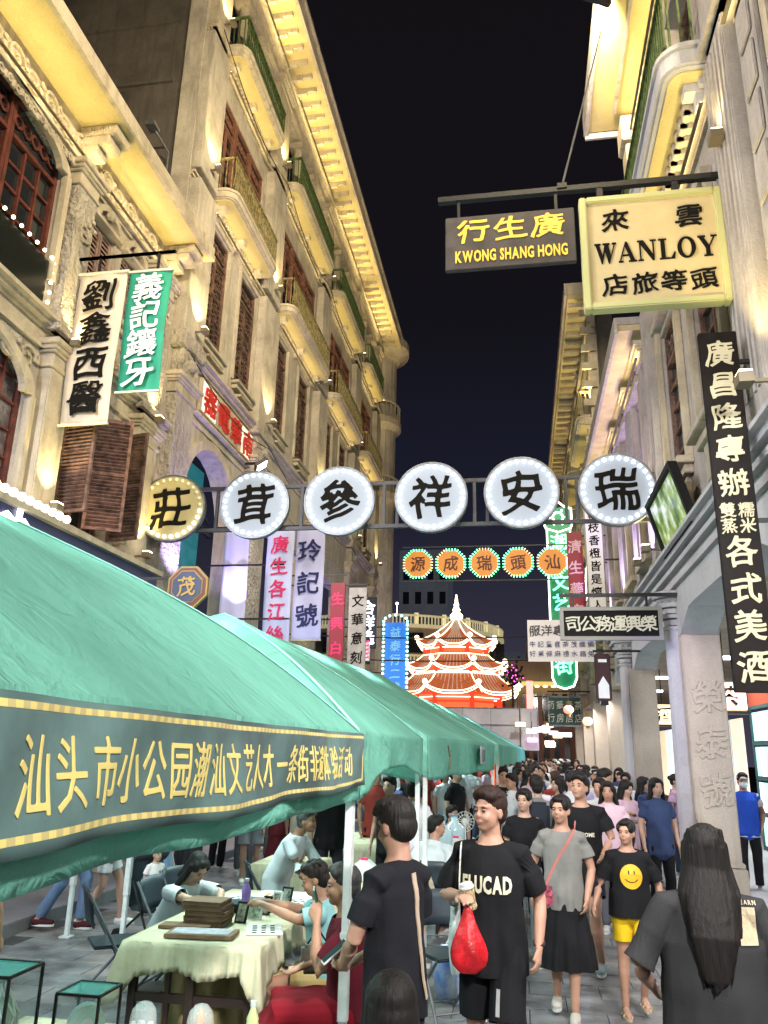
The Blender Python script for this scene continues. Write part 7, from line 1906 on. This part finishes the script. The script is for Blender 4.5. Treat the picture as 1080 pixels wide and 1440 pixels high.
pts = [(-.372, 4.87, 1.12), (-.37, 4.85, 1.25), (-.366, 4.87, 1.36), (-.366, 4.93, 1.425), (-.366, 5.0, 1.435), (-.375, 5.06, 1.40), (-.385, 5.1, 1.25), (-.39, 5.1, 1.12)]
for p, q in zip(pts, pts[1:]): g.bar(p, q, .034, .006, up=(1, 0, 0))
g.obj('strap', mat('canvas_strap', (.55, .54, .46), .8), s)

# ---- woman in grey, holding hands with the girl
Bw = person('woman in a grey tee and long black skirt holding the hand of the girl', .30, 7.15, -6, 1.62, 'a', (.20, .20, .19), ('skirt', (.012, .012, .014), .36), 'bun', w=.95, hy=-20, vox=.009, hem=.80, sleeve=.62,
            pose=dict(elL=(.235, .02, 1.12), wrL=(.19, -.09, .90), elR=(-.26, .05, 1.13), wrR=(-.27, .02, .90), kneeL=(.07, -.07, .48), ankL=(.06, -.12, .085), kneeR=(-.08, .02, .47), ankR=(-.10, .16, .12)), shoes=(.55, .52, .48), seed=4, skirt_w=1.12)
g = MB(); pts = [(.11, -.118, 1.375), (.05, -.140, 1.27), (-.03, -.142, 1.15), (-.10, -.15, 1.02), (-.13, -.15, .95)]
for p, q in zip(pts, pts[1:]): g.bar(p, q, .022, .008, up=(0, 1, 0))
pts = [(.11, -.118, 1.375), (.115, -.04, 1.425), (.10, .05, 1.40)]
for p, q in zip(pts, pts[1:]): g.bar(p, q, .022, .008, up=(1, 0, 0))
s = thing('shoulder_bag', 'small pink woven bag worn across the woman in grey', 'bag', (.30, 7.15, 0), rz=R(-6))
PK = mat('pink_weave', (.42, .05, .10), .7, 'noise', 40, .6, col2=(.12, .03, .06)); g.obj('strap', mat('pink_strap', (.35, .12, .10), .7), s, world=False)
MB().box(-.20, -.08, -.185, -.135, .80, .95).obj('body', PK, s, world=False, bevel=.018); MB().box(-.202, -.078, -.192, -.186, .875, .95).obj('flap', mat('pink_flap', (.5, .08, .14), .7, 'noise', 50, .6), s, world=False, bevel=.003)
# ---- the girl
Cg = person('girl in a black tee with a yellow smiling disc, yellow shorts and sandals', .83, 7.3, 4, 1.44, 'a', BLK, ('shorts', (.75, .50, .02)), 'pony', w=1.0, hy=-30, vox=.009, hem=.84, sleeve=.85, loose=1.12,
            pose=dict(elR=(-.27, .0, 1.13), wrR=(-.35, -.10, .96), elL=(.28, .03, 1.12), wrL=(.29, .0, .91), kneeL=(.09, -.16, .52), ankL=(.08, .02, .16), kneeR=(-.09, .02, .47), ankR=(-.10, .0, .085)), shoes=(.5, .38, .28), shoe_kind='sandal', seed=6)
zc = 1.02; g = MB(); n = 40
vs = [(0, 0, zc)] + [(.088 * cos(2 * pi * i / n) * k / 6, 0, zc + .092 * sin(2 * pi * i / n) * k / 6) for k in range(1, 7) for i in range(n)]
fs = [(0, 1 + i, 1 + (i + 1) % n) for i in range(n)] + [(1 + (k - 1) * n + i, 1 + k * n + i, 1 + k * n + (i + 1) % n, 1 + (k - 1) * n + (i + 1) % n) for k in range(1, 6) for i in range(n)]
me = bpy.data.meshes.new('d'); me.from_pydata(vs, [], fs); decal(Cg, me, 'yellow_disc', mat('yellow_print', (.80, .42, .02), .6, 'noise', 40, .1), off=.006)
vs, fs = [], []
for q in (-.022, .022):
    k = len(vs); vs += [(q + .006 * cos(a * .785), 0, zc + .032 + .017 * sin(a * .785)) for a in range(8)]; fs.append(tuple(range(k, k + 8)))
for i in range(6):
    a, b = 1.15 * pi + i * .7 * pi / 6, 1.15 * pi + (i + 1) * .7 * pi / 6
    k = len(vs); vs += [(r * cos(t), 0, zc + r * .75 * sin(t)) for t, r in ((a, .05), (b, .05), (b, .058), (a, .058))]; fs.append((k, k + 1, k + 2, k + 3))
me = bpy.data.meshes.new('d'); me.from_pydata(vs, [], fs); decal(Cg, me, 'printed_face', mat('ink_print', (.05, .03, .01), .6), off=.010)
# ---- woman with long hair seen from behind
Dw = person('woman seen from behind with very long dark hair and an oversized charcoal tee', .79, 4.0, 174, 1.655, 'a', (.040, .040, .042), ('skirt', (.020, .020, .023), .45), 'long', w=1.08, hy=4, vox=.0085, hem=.66, sleeve=.98, loose=1.22,
            pose=dict(elL=(.33, .06, 1.12), wrL=(.27, -.12, 1.0), elR=(-.33, .03, 1.10), wrR=(-.34, -.02, .88)), seed=8, skirt_w=1.1)
me = bpy.data.meshes.new('d'); me.from_pydata([(-.172 + .072 * i / 4, 0, 1.205 + .14 * j / 5) for j in range(6) for i in range(5)], [], [(j * 5 + i, j * 5 + i + 1, j * 5 + i + 6, j * 5 + i + 5) for j in range(5) for i in range(4)])
decal(Dw, me, 'back_patch', mat('tan_patch', (.55, .45, .30), .8, 'noise', 30, .15), back=True, off=.008)
me = glyph_mesh([(c, .0, 0, 1, 1) for c in ''] + [(c, -.105 - i * .017, 1.362, -.020, .022) for i, c in enumerate('LEARN')], .03, 0, 'print', 0); decal(Dw, me, 'back_print', mat('tan_print', (.5, .42, .3), .8), back=True, off=.006)
# ---- others in the walking crowd
E1 = person('man in a black tee lettered HOME walking behind the woman in grey', .55, 8.5, -10, 1.76, 'a', BLK, ('shorts', (.02, .02, .03)), 'short', w=1.08, hy=-20, hp=-10, vox=.011, sleeve=.7, seed=9, shoes=(.25, .32, .36),
           pose=dict(elL=(.27, .0, 1.15), wrL=(.20, -.20, 1.02), kneeL=(.10, -.15, .5), ankL=(.12, .02, .10)))
me = glyph_mesh(latin('REAL HOME', -.11, .13, 1.22, .035 / .72), .04, 0, 'print', 0); decal(E1, me, 'chest_print', MATS['cream_print'], off=.006)
person('young woman in a black printed tee with tied hair, just behind the lettered man', .0, 8.7, 6, 1.60, 'c', BLK, ('pants', (.25, .28, .33)), 'pony', w=.92, hy=-25, vox=.011, seed=10, sleeve=.6)
person('tall man in a white tee looking at his phone beside the second pillar', 1.12, 12.1, 62, 1.76, 'a', (.62, .60, .66), ('pants', (.05, .06, .09)), 'short', hy=15, hp=12, vox=.012, seed=11, pose=dict(elR=(-.25, -.08, 1.14), wrR=(-.10, -.32, 1.17), elL=(.25, -.08, 1.13), wrL=(.05, -.32, 1.15)))
person('woman with long black hair in a pale pink dress by the second pillar', 1.42, 12.2, 40, 1.62, 'c', (.62, .42, .52), ('skirt', (.6, .42, .5), .45), 'long', hy=10, hp=15, w=.95, vox=.012, seed=12, sleeve=.9, pose=dict(elR=(-.24, -.08, 1.14), wrR=(-.08, -.30, 1.15)))
person('woman in a white blouse walking away in the crowd with her hair up', .18, 12.2, 190, 1.66, 'c', (.66, .64, .72), ('pants', (.08, .08, .1)), 'bun', hy=-40, vox=.013, seed=13)
person('woman with long hair in a lilac top turned sideways in the crowd', .52, 13.0, -70, 1.62, 'c', (.5, .48, .56), ('pants', (.1, .1, .12)), 'long', vox=.013, seed=14)
person('man with a black tee standing by the canopy poles of the second canopy', -.32, 13.6, 10, 1.72, 'a', BLK, ('pants', (.03, .03, .04)), 'short', vox=.013, seed=15)
person('man carrying a dark backpack in a white tee ahead of the second pillar', 1.0, 14.2, 180, 1.70, 'a', (.6, .6, .62), ('pants', (.04, .04, .05)), 'short', vox=.013, seed=16, hy=-30)
V_ = person('volunteer in a royal blue vest, white cap and mask inside the arcade', 3.43, 14.0, -4, 1.72, 'a', (.70, .62, .68), ('pants', (.018, .018, .02)), 'short', vox=.011, seed=17, mask=True, shoes=(.5, .5, .5), pose=dict(elR=(-.26, .05, 1.12), wrR=(-.2, .02, .92), elL=(.26, .05, 1.12), wrL=(.2, -.05, .92)))
vs, fs = [], []; ring_tube(vs, fs, [Vector((0, 0, z_)) for z_ in (.84, 1.1, 1.33, 1.40)], [(.21, .155), (.195, .145), (.20, .14), (.15, .11)], n=22); ring_tube(vs, fs, [(.12, 0, 1.38), (.2, .01, 1.37)], [.07, .06]); ring_tube(vs, fs, [(-.12, 0, 1.38), (-.2, .01, 1.37)], [.07, .06])
put('vest', fuse('vest', vs, fs, .011, 3, folds(.005, 1, 3)), cloth((.03, .09, .55)), V_['root'], False)
vs, fs = [], []; ell(vs, fs, V_['H']((0, .02, .075)), (.09, .10, .055)); ell(vs, fs, V_['H']((0, -.11, .055)), (.06, .06, .012)); put('cap', fuse('cap', vs, fs, .008, 2), cloth((.6, .6, .62)), V_['root'], False)
me = glyph_mesh(latin('VOLUNTEER', -.15, -.04, 1.29, .018 / .72), .03, 0, 'print', 0)
person('person in a dark grey tee standing in profile inside the arcade', 2.74, 14.6, 75, 1.70, 'c', (.10, .13, .15), ('pants', (.28, .30, .34)), 'short', vox=.012, seed=18, shoes=(.5, .5, .5), pose=dict(elR=(-.23, -.02, 1.13), wrR=(-.2, -.2, 1.0)))
person('woman in a pale purple blouse with dark jeans at the edge of the second pillar', 2.62, 15.2, 60, 1.66, 'c', (.45, .30, .42), ('pants', (.04, .07, .12)), 'bun', vox=.013, seed=19, shoes=(.6, .6, .6))
person('small child in dark clothes beside the person in the dark grey tee', 2.80, 14.0, 70, 1.0, 'c', (.05, .06, .06), ('pants', (.03, .04, .04)), 'boy', vox=.012, seed=20, shoes=(.5, .5, .5), fingers=False)
person('person with a white cap deeper in the arcade by the red stall', 3.1, 16.2, 90, 1.68, 'c', (.5, .12, .1), ('pants', (.05, .05, .05)), 'short', (.5, .5, .48), vox=.014, seed=21, fingers=False)
person('dark clothed passer-by cut off by the frame edge beside the volunteer', 3.98, 13.9, 200, 1.74, 'a', BLK, ('pants', (.06, .06, .07)), 'short', vox=.014, seed=22, fingers=False)
s = thing('sample_tray', 'tray with red snacks on a low stand behind the volunteer', 'tray', (3.85, 13.4, .5)); MB().box(3.65, 4.05, 13.2, 13.6, .60, .63).cyl((3.85, 13.4, .05), (3.85, 13.4, .6), .02, n=8).obj('tray', WPOLE, s)
g = MB(); r_ = random.Random(1)
for i in range(26): g.ball((r_.uniform(3.7, 4.0), r_.uniform(13.25, 13.55), .65), .03, 6, 4)
tag(g.obj('snacks', mat('red_snack', (.6, .04, .02), .4), s, fix=False), kind='stuff')
s = thing('orange_stall', 'small stall dressed in orange and red cloth inside the arcade', 'stall', (3.1, 17, 0)); MB().box(2.85, 3.5, 16.7, 17.3, .05, .95).obj('counter', mat('orange_cloth', (.7, .12, .04), .7, 'noise', 6, .3), s); MB().box(2.85, 3.5, 16.75, 17.25, 1.0, 1.35).obj('goods', mat('red_goods', (.6, .08, .06), .6, 'noise', 12, .8, col2=(.5, .5, .5)), s); MB().box(2.82, 3.53, 16.67, 17.33, .951, .99).obj('top_board', WPOLE, s)
# ---- man in black by the near pole looking down at his phone
Fm = person('man in a black tee by the canopy pole holding a white phone', -.60, 4.0, -124, 1.72, 'a', (.014, .014, .018), ('pants', (.02, .02, .03)), 'short', w=.93, hy=-6, hp=14, vox=.0085, hem=.80, sleeve=.72, seed=23,
            pose=dict(elL=(.24, -.03, 1.13), wrL=(.09, -.24, .99), elR=(-.22, -.05, 1.12), wrR=(-.05, -.27, .98)))
s = thing('mobile_phone', 'white mobile phone held low by the man in black at the pole', 'phone', (-.905, 4.10, 1.03)); s.rotation_euler = (R(-52), 0, R(-65))
MB().box(-.038, .038, -.005, .004, -.075, .075).obj('case', mat('phone_white', (.7, .7, .68), .3), s, world=False, bevel=.003); MB().box(-.033, .033, .0042, .0062, -.068, .068).box(-.033, .033, -.0072, -.0052, -.068, .068).obj('screen', mat('phone_screen', (.01, .012, .018), .1, emit=(.3, .4, .5), es=.05), s, world=False)
s = thing('shoulder_strap', 'beige bag strap across the back of the man in black at the pole', 'strap', (-.60, 4.0, 0), rz=R(-124)); g = MB()
bv = BVHTree.FromPolygons([v.co for v in Fm['topme'].vertices], [p.vertices for p in Fm['topme'].polygons]); pts = []
for i in range(15):
    az = R(-28 + 30 * i / 14 + 124); d = Vector((cos(az), sin(az), 0)); z = 1.41 - .52 * i / 14
    h = bv.ray_cast(Vector((0, 0, z)) + d, -d)[0]
    if h: pts.append((h + d * .006, d))
for (p, d), (q, _) in zip(pts, pts[1:]): g.bar(p, q, .006, .03, up=tuple(Vector((-d.y, d.x, 0)))) if False else g.bar(p, q, .03, .006, up=tuple(d))
g.obj('strap', mat('beige_strap', (.42, .32, .24), .7), s, world=False)
# ---- dark crown of hair at the very bottom
person('small dark haired person at the bottom edge, only the crown showing', -.40, 2.62, 200, 1.30, 'a', (.03, .03, .035), ('pants', (.04, .04, .05)), 'bob', hy=0, hp=10, w=.95, vox=.009, seed=24)
# ---- people seated and standing round the writing table
person('boy in a pale blue tee seated at the writing table holding a paper', -1.33, 5.85, -82, 1.57, 'b', (.28, .55, .58), ('shorts', (.40, .28, .12)), 'boy', (.02, .012, .01), sit=True, lean=.18, hp=16, vox=.008, sleeve=.72, seed=25,
       pose=dict(elL=(.19, -.22, .93), wrL=(.05, -.50, 1.0), elR=(-.19, -.22, .93), wrR=(-.04, -.50, 1.0)))
s = thing('folded_paper', 'crumpled white paper in the hands of the seated boy', 'paper', (-1.78, 5.88, .88)); me = MB().grid(lambda a, b: (-.06 + .12 * a, -.05 + .1 * b, .03 * sin(a * 9 + b * 4) * .5 + .02 * sin(b * 12)), 8, 8).mesh('sheet', smooth=False); o = put('sheet', me, MATS['paper_white'], s, False); md = o.modifiers.new('s', 'SOLIDIFY'); md.thickness = .002
s = thing('scissors', 'black handled scissors held over the table by the seated boy', 'scissors', (-1.72, 5.78, .87)); g = MB()
for q in (-.02, .02):
    for k in range(10): a, b = 2 * pi * k / 10, 2 * pi * (k + 1) / 10; g.cyl((q + .016 * cos(a), .02 * sin(a), 0), (q + .016 * cos(b), .02 * sin(b), 0), .004, n=5)
g.bar((-.015, .02, 0), (.01, .10, 0), .008).bar((.015, .02, 0), (-.01, .10, 0), .008); g.obj('blades', BLACK, s, world=False)
RW = person('older woman in a dark red dress seated with a phone at her ear', -1.04, 5.15, -78, 1.66, 'b', (.11, .012, .022), ('skirt', (.20, .008, .016)), 'short', (.035, .035, .036), sit=True, lean=.08, vox=.0085, w=1.1, sleeve=.75, seed=26, shoes=(.02, .02, .02),
            pose=dict(elL=(.24, -.20, .76), wrL=(.15, -.21, 1.00), elR=(-.22, -.08, .78), wrR=(-.15, -.30, .70)))
s = thing('mobile_phone', 'dark mobile phone at the ear of the seated woman in red', 'phone', (-1.235, 5.04, 1.085)); s.rotation_euler = (R(15), R(12), R(-78)); MB().box(-.038, .038, -.005, .005, -.075, .075).obj('case', mat('phone_teal', (.03, .10, .09), .3), s, world=False, bevel=.003); MB().box(-.03, .03, .0052, .007, -.065, .065).obj('screen', BLACK, s, world=False)
s = thing('handbag', 'dark patterned handbag on the lap of the seated woman in red', 'bag', (-1.28, 5.30, .64), rz=.3); MB().box(-.10, .10, -.05, .05, 0, .16).obj('body', mat('patterned_bag', (.05, .08, .06), .7, 'noise', 40, .9, col2=(.25, .15, .12)), s, world=False, bevel=.02); MB().cyl((-.07, 0, .15), (0, 0, .24), .006, n=6).cyl((.07, 0, .15), (0, 0, .24), .006, n=6).obj('handle', BLACK, s, world=False)
person('grey haired man in a white shirt leaning over the work behind the writing table', -2.28, 7.7, 78, 1.47, 'd', (.60, .64, .68), ('pants', (.05, .05, .06)), 'boy', (.07, .07, .075), lean=.50, hp=-8, vox=.010, sleeve=.85, hem=.74, seed=27, loose=1.08,
       pose=dict(elL=(.2, -.42, 1.02), wrL=(.12, -.62, .92), elR=(-.2, -.40, 1.0), wrR=(-.1, -.58, .9)))
person('writer in a white tee bent low over the table with hair hanging forward', -2.92, 6.75, 62, 1.58, 'c', (.62, .66, .68), ('pants', (.05, .06, .08)), 'bob', sit=True, lean=.55, hp=40, vox=.010, sleeve=.8, seed=28,
       pose=dict(elL=(.2, -.48, .88), wrL=(.06, -.62, .83), elR=(-.2, -.48, .88), wrR=(-.05, -.60, .83)))
person('broad man in a white shirt seated with his back turned, left face showing', -1.02, 9.3, 150, 1.66, 'a', (.58, .64, .66), ('pants', (.02, .03, .05)), 'boy', sit=True, lean=.15, hy=-78 + 40, vox=.011, w=1.18, sleeve=.85, seed=29)
person('person in a cyan tee seated with their back to the street inside the second canopy', -1.55, 11.0, 185, 1.60, 'a', (.30, .62, .66), ('pants', (.05, .05, .06)), 'short', sit=True, vox=.013, seed=30, fingers=False)
person('man in a black tee bending over the table near the small basket', -2.35, 10.1, 30, 1.74, 'a', BLK, ('pants', (.03, .03, .04)), 'short', lean=.2, vox=.012, seed=31, pose=dict(wrL=(.2, -.2, .9)))
person('standing person in a blue and white top with a ponytail inside the second canopy', -2.05, 12.9, 170, 1.62, 'c', (.12, .16, .36), ('pants', (.3, .32, .45)), 'pony', vox=.013, seed=32, fingers=False)
person('standing man in black inside the second canopy beside the one in blue and white', -1.72, 13.0, 150, 1.74, 'a', BLK, ('pants', (.05, .05, .07)), 'short', vox=.013, seed=33, fingers=False)
person('seated youth in a black and white top facing the far table', -1.05, 12.4, 60, 1.55, 'a', (.5, .5, .58), ('pants', (.05, .05, .06)), 'short', sit=True, vox=.013, seed=34, fingers=False)
person('seated child with short hair beyond the one in cyan', -1.5, 12.2, 20, 1.45, 'c', (.5, .55, .56), ('shorts', (.1, .1, .12)), 'boy', sit=True, vox=.013, seed=35, fingers=False)
person('seated person in pale clothes deep inside the third canopy', -1.2, 15.0, 10, 1.6, 'c', (.5, .6, .62), ('pants', (.1, .1, .12)), 'short', sit=True, vox=.014, seed=36, fingers=False)
# ---- pedestrians along the kerb, seen below the canopy
person('pedestrian in blue jeans and dark loafers walking along the kerb', -5.0, 8.85, 95, 1.70, 'a', (.45, .45, .48), ('pants', (.13, .20, .33)), 'short', vox=.011, seed=37, shoes=(.06, .015, .02), pose=dict(kneeL=(.1, -.16, .5), ankL=(.1, -.14, .09), kneeR=(-.1, .03, .48), ankR=(-.1, .24, .14)))
person('girl in white shorts and white trainers walking along the kerb', -4.72, 9.15, 110, 1.50, 'c', (.55, .55, .53), ('shorts', (.60, .62, .64)), 'pony', vox=.010, seed=38, shoes=(.7, .7, .7), pose=dict(kneeL=(.1, -.18, .5), ankL=(.1, -.22, .09), kneeR=(-.1, .02, .48), ankR=(-.1, .24, .12)))
person('pedestrian in a denim skirt and pale trainers behind the girl in white shorts', -4.45, 9.95, 100, 1.62, 'c', (.3, .36, .42), ('skirt', (.18, .26, .38), .55), 'long', vox=.012, seed=39, shoes=(.6, .6, .58), pose=dict(kneeL=(.1, -.15, .5), ankL=(.1, -.12, .09), ankR=(-.1, .2, .12)))
person('pedestrian in grey shorts and white socks near the arcade', -4.1, 12.4, 20, 1.72, 'a', (.2, .2, .22), ('longshorts', (.22, .22, .24)), 'short', vox=.012, seed=40, shoes=(.7, .7, .7))
person('pedestrian in a black speckled dress near the arcade', -4.75, 11.6, 15, 1.62, 'a', (.015, .015, .018), ('skirt', (.02, .02, .024), .35), 'long', vox=.012, seed=41)
person('standing onlooker in black beside the speckled dress', -5.1, 11.2, 30, 1.70, 'a', BLK, ('pants', (.015, .015, .02)), 'short', vox=.013, seed=42)
person('person in a maroon dress standing by the small cream table', -3.5, 11.9, 10, 1.62, 'a', (.10, .015, .02), ('skirt', (.09, .012, .018), .3), 'bun', vox=.012, seed=43)
person('passer-by at the near edge with a bare arm and black trousers', -3.22, 4.55, 175, 1.68, 'a', (.55, .6, .6), ('pants', (.012, .012, .014)), 'short', vox=.010, seed=44, sleeve=.5, pose=dict(elR=(-.25, .03, 1.12), wrR=(-.24, -.05, .90)))
person('toddler in white with a red stripe sitting up in the pushchair', -3.72, 8.25, 60, .86, 'c', (.65, .6, .6), ('pants', (.6, .58, .55)), 'boy', sit=True, vox=.010, seed=45, fingers=False, z=.28)
s = thing('pushchair', 'dark folding pushchair carrying the toddler in white', 'pushchair', (-3.72, 8.3, 0), rz=R(60))
g = MB()
for q in (-.2, .2): g.cyl((q, .35, .95), (q, -.25, .12), .012, n=8).cyl((q, -.2, .45), (q, .28, .12), .012, n=8)
g.cyl((-.2, .35, .95), (.2, .35, .95), .014, n=8).cyl((-.2, -.22, .52), (.2, -.22, .52), .012, n=8); g.obj('frame', BLACK, s, world=False)
for q in (-.21, .21):
    for y in (-.25, .28): MB().cyl((q - .015, y, .09), (q + .015, y, .09), .09, n=16).obj('wheel', BLACK, s, world=False)
MB().box(-.18, .18, -.15, .15, .36, .40).obj('seat', CHB, s, world=False, bevel=.01); MB().box(-.18, .18, .15, .19, .38, .85).obj('backrest', CHB, s, world=False, bevel=.01)
MB().cyl((-.2, .24, .95), (.2, .24, .95), .17, n=18).obj('hood', mat('hood_grey', (.07, .06, .08), .7), s, world=False)

# ---- the far crowd: a dozen figures, each copied down the street
protos = []
spec = [('white tee and black hair', (.62, .60, .66), 'short', BLK), ('black tee and short hair', BLK, 'short', BLK), ('pale pink top and long hair', (.6, .42, .5), 'long', (.1, .1, .12)), ('grey tee and a dark backpack', (.2, .2, .21), 'short', BLK), ('white blouse and hair in a bun', (.64, .62, .64), 'bun', (.05, .05, .08)),
        ('dark blue top and long hair', (.04, .06, .14), 'long', BLK), ('beige shirt and a pale cap', (.45, .38, .3), 'boy', (.08, .07, .06)), ('white top and ponytail', (.6, .62, .66), 'pony', (.1, .12, .2)), ('brick red tee and brown hair', (.3, .05, .04), 'short', BLK), ('lilac top and short bob', (.4, .35, .55), 'bob', (.1, .1, .1))]
fspots = []
for Y in np.arange(10.6, 38, .62):
    n = 2 if Y < 14 else 4
    for k in range(n):
        xl = -.25 + .012 * (Y - 10) * 0; xr = 1.95
        fspots.append((rng.uniform(xl + (.0 if Y < 28 else -.4), xr), Y + rng.uniform(-.25, .25)))
taken = [(-2.35, 10.1), (-1.02, 9.3), (-1.55, 11.0), (-2.05, 12.9), (-1.72, 13), (-1.05, 12.4), (-1.5, 12.2), (1.12, 12.1), (1.42, 12.2), (.18, 12.2), (.52, 13.0), (-.32, 13.6), (1.0, 14.2), (.55, 8.5), (0, 8.7)]
good = []
for p in fspots:
    if all((p[0] - q[0]) ** 2 + (p[1] - q[1]) ** 2 > .40 ** 2 for q in taken): good.append(p); taken.append(p)
for Y in np.arange(9.8, 34, .75):   # under the far canopies and between them
    for k in range(2):
        p = (rng.uniform(-3.2, -.9), Y + rng.uniform(-.3, .3))
        if all((p[0] - q[0]) ** 2 + (p[1] - q[1]) ** 2 > .45 ** 2 for q in taken): good.append(p); taken.append(p)
for Y in np.arange(13.5, 26, 1.5):
    for xx in (-4.9, -4.5):
        good.append((xx + rng.uniform(-.25, .25), Y + rng.uniform(-.3, .3)))
order = sorted(good, key=lambda p: p[1])
for i, p in enumerate(order):
    k = i % len(spec)
    zone = ('under the long canopies' if p[0] < -.5 else 'in the street crowd') if p[0] > -4 else 'by the arcade side'
    zone += ', ' + ('nearer part' if p[1] < 18 else 'middle part' if p[1] < 27 else 'furthest part')
    if k >= len(protos):
        lb, tc_, hr, bc = spec[k]
        c = person('x', p[0], p[1], rng.uniform(-30, 30) if i % 3 else 180, 1.62 + .012 * k, 'ac'[k % 2], tc_, ('pants', bc), hr, vox=.018, fingers=False, low=False, seed=50 + k, hc=(.05, .02, .012) if k == 8 else (.012, .009, .008))
        if k == 6:
            vs, fs = [], []; ell(vs, fs, c['H']((0, .02, .075)), (.092, .102, .06)); ell(vs, fs, c['H']((0, -.11, .055)), (.06, .06, .012)); put('cap', fuse('cap', vs, fs, .012, 2), cloth((.55, .55, .5)), c['root'], False)
        if k == 3: MB().box(-.14, .14, .10, .24, .98, 1.38).obj('backpack', cloth((.03, .035, .05)), c['root'], world=False, bevel=.04)
        c = c['root']
        protos.append(c)
    else:
        c = copy_tree(protos[k]); c.location = (p[0], p[1], 0); c.rotation_euler = (0, 0, R(rng.choice([0, 180, 170, -10, 20, 60, -60]) + rng.uniform(-15, 15))); sc_ = rng.uniform(.93, 1.06); c.scale = (sc_, sc_, sc_)
    c['label'] = 'person, ' + spec[k][0] + ', ' + zone; c['group'] = 'crowd: ' + spec[k][0] + ' ' + zone

# ------------------------------------------------------------------ the temporary scene is dropped
bpy.data.scenes.remove(TMP)
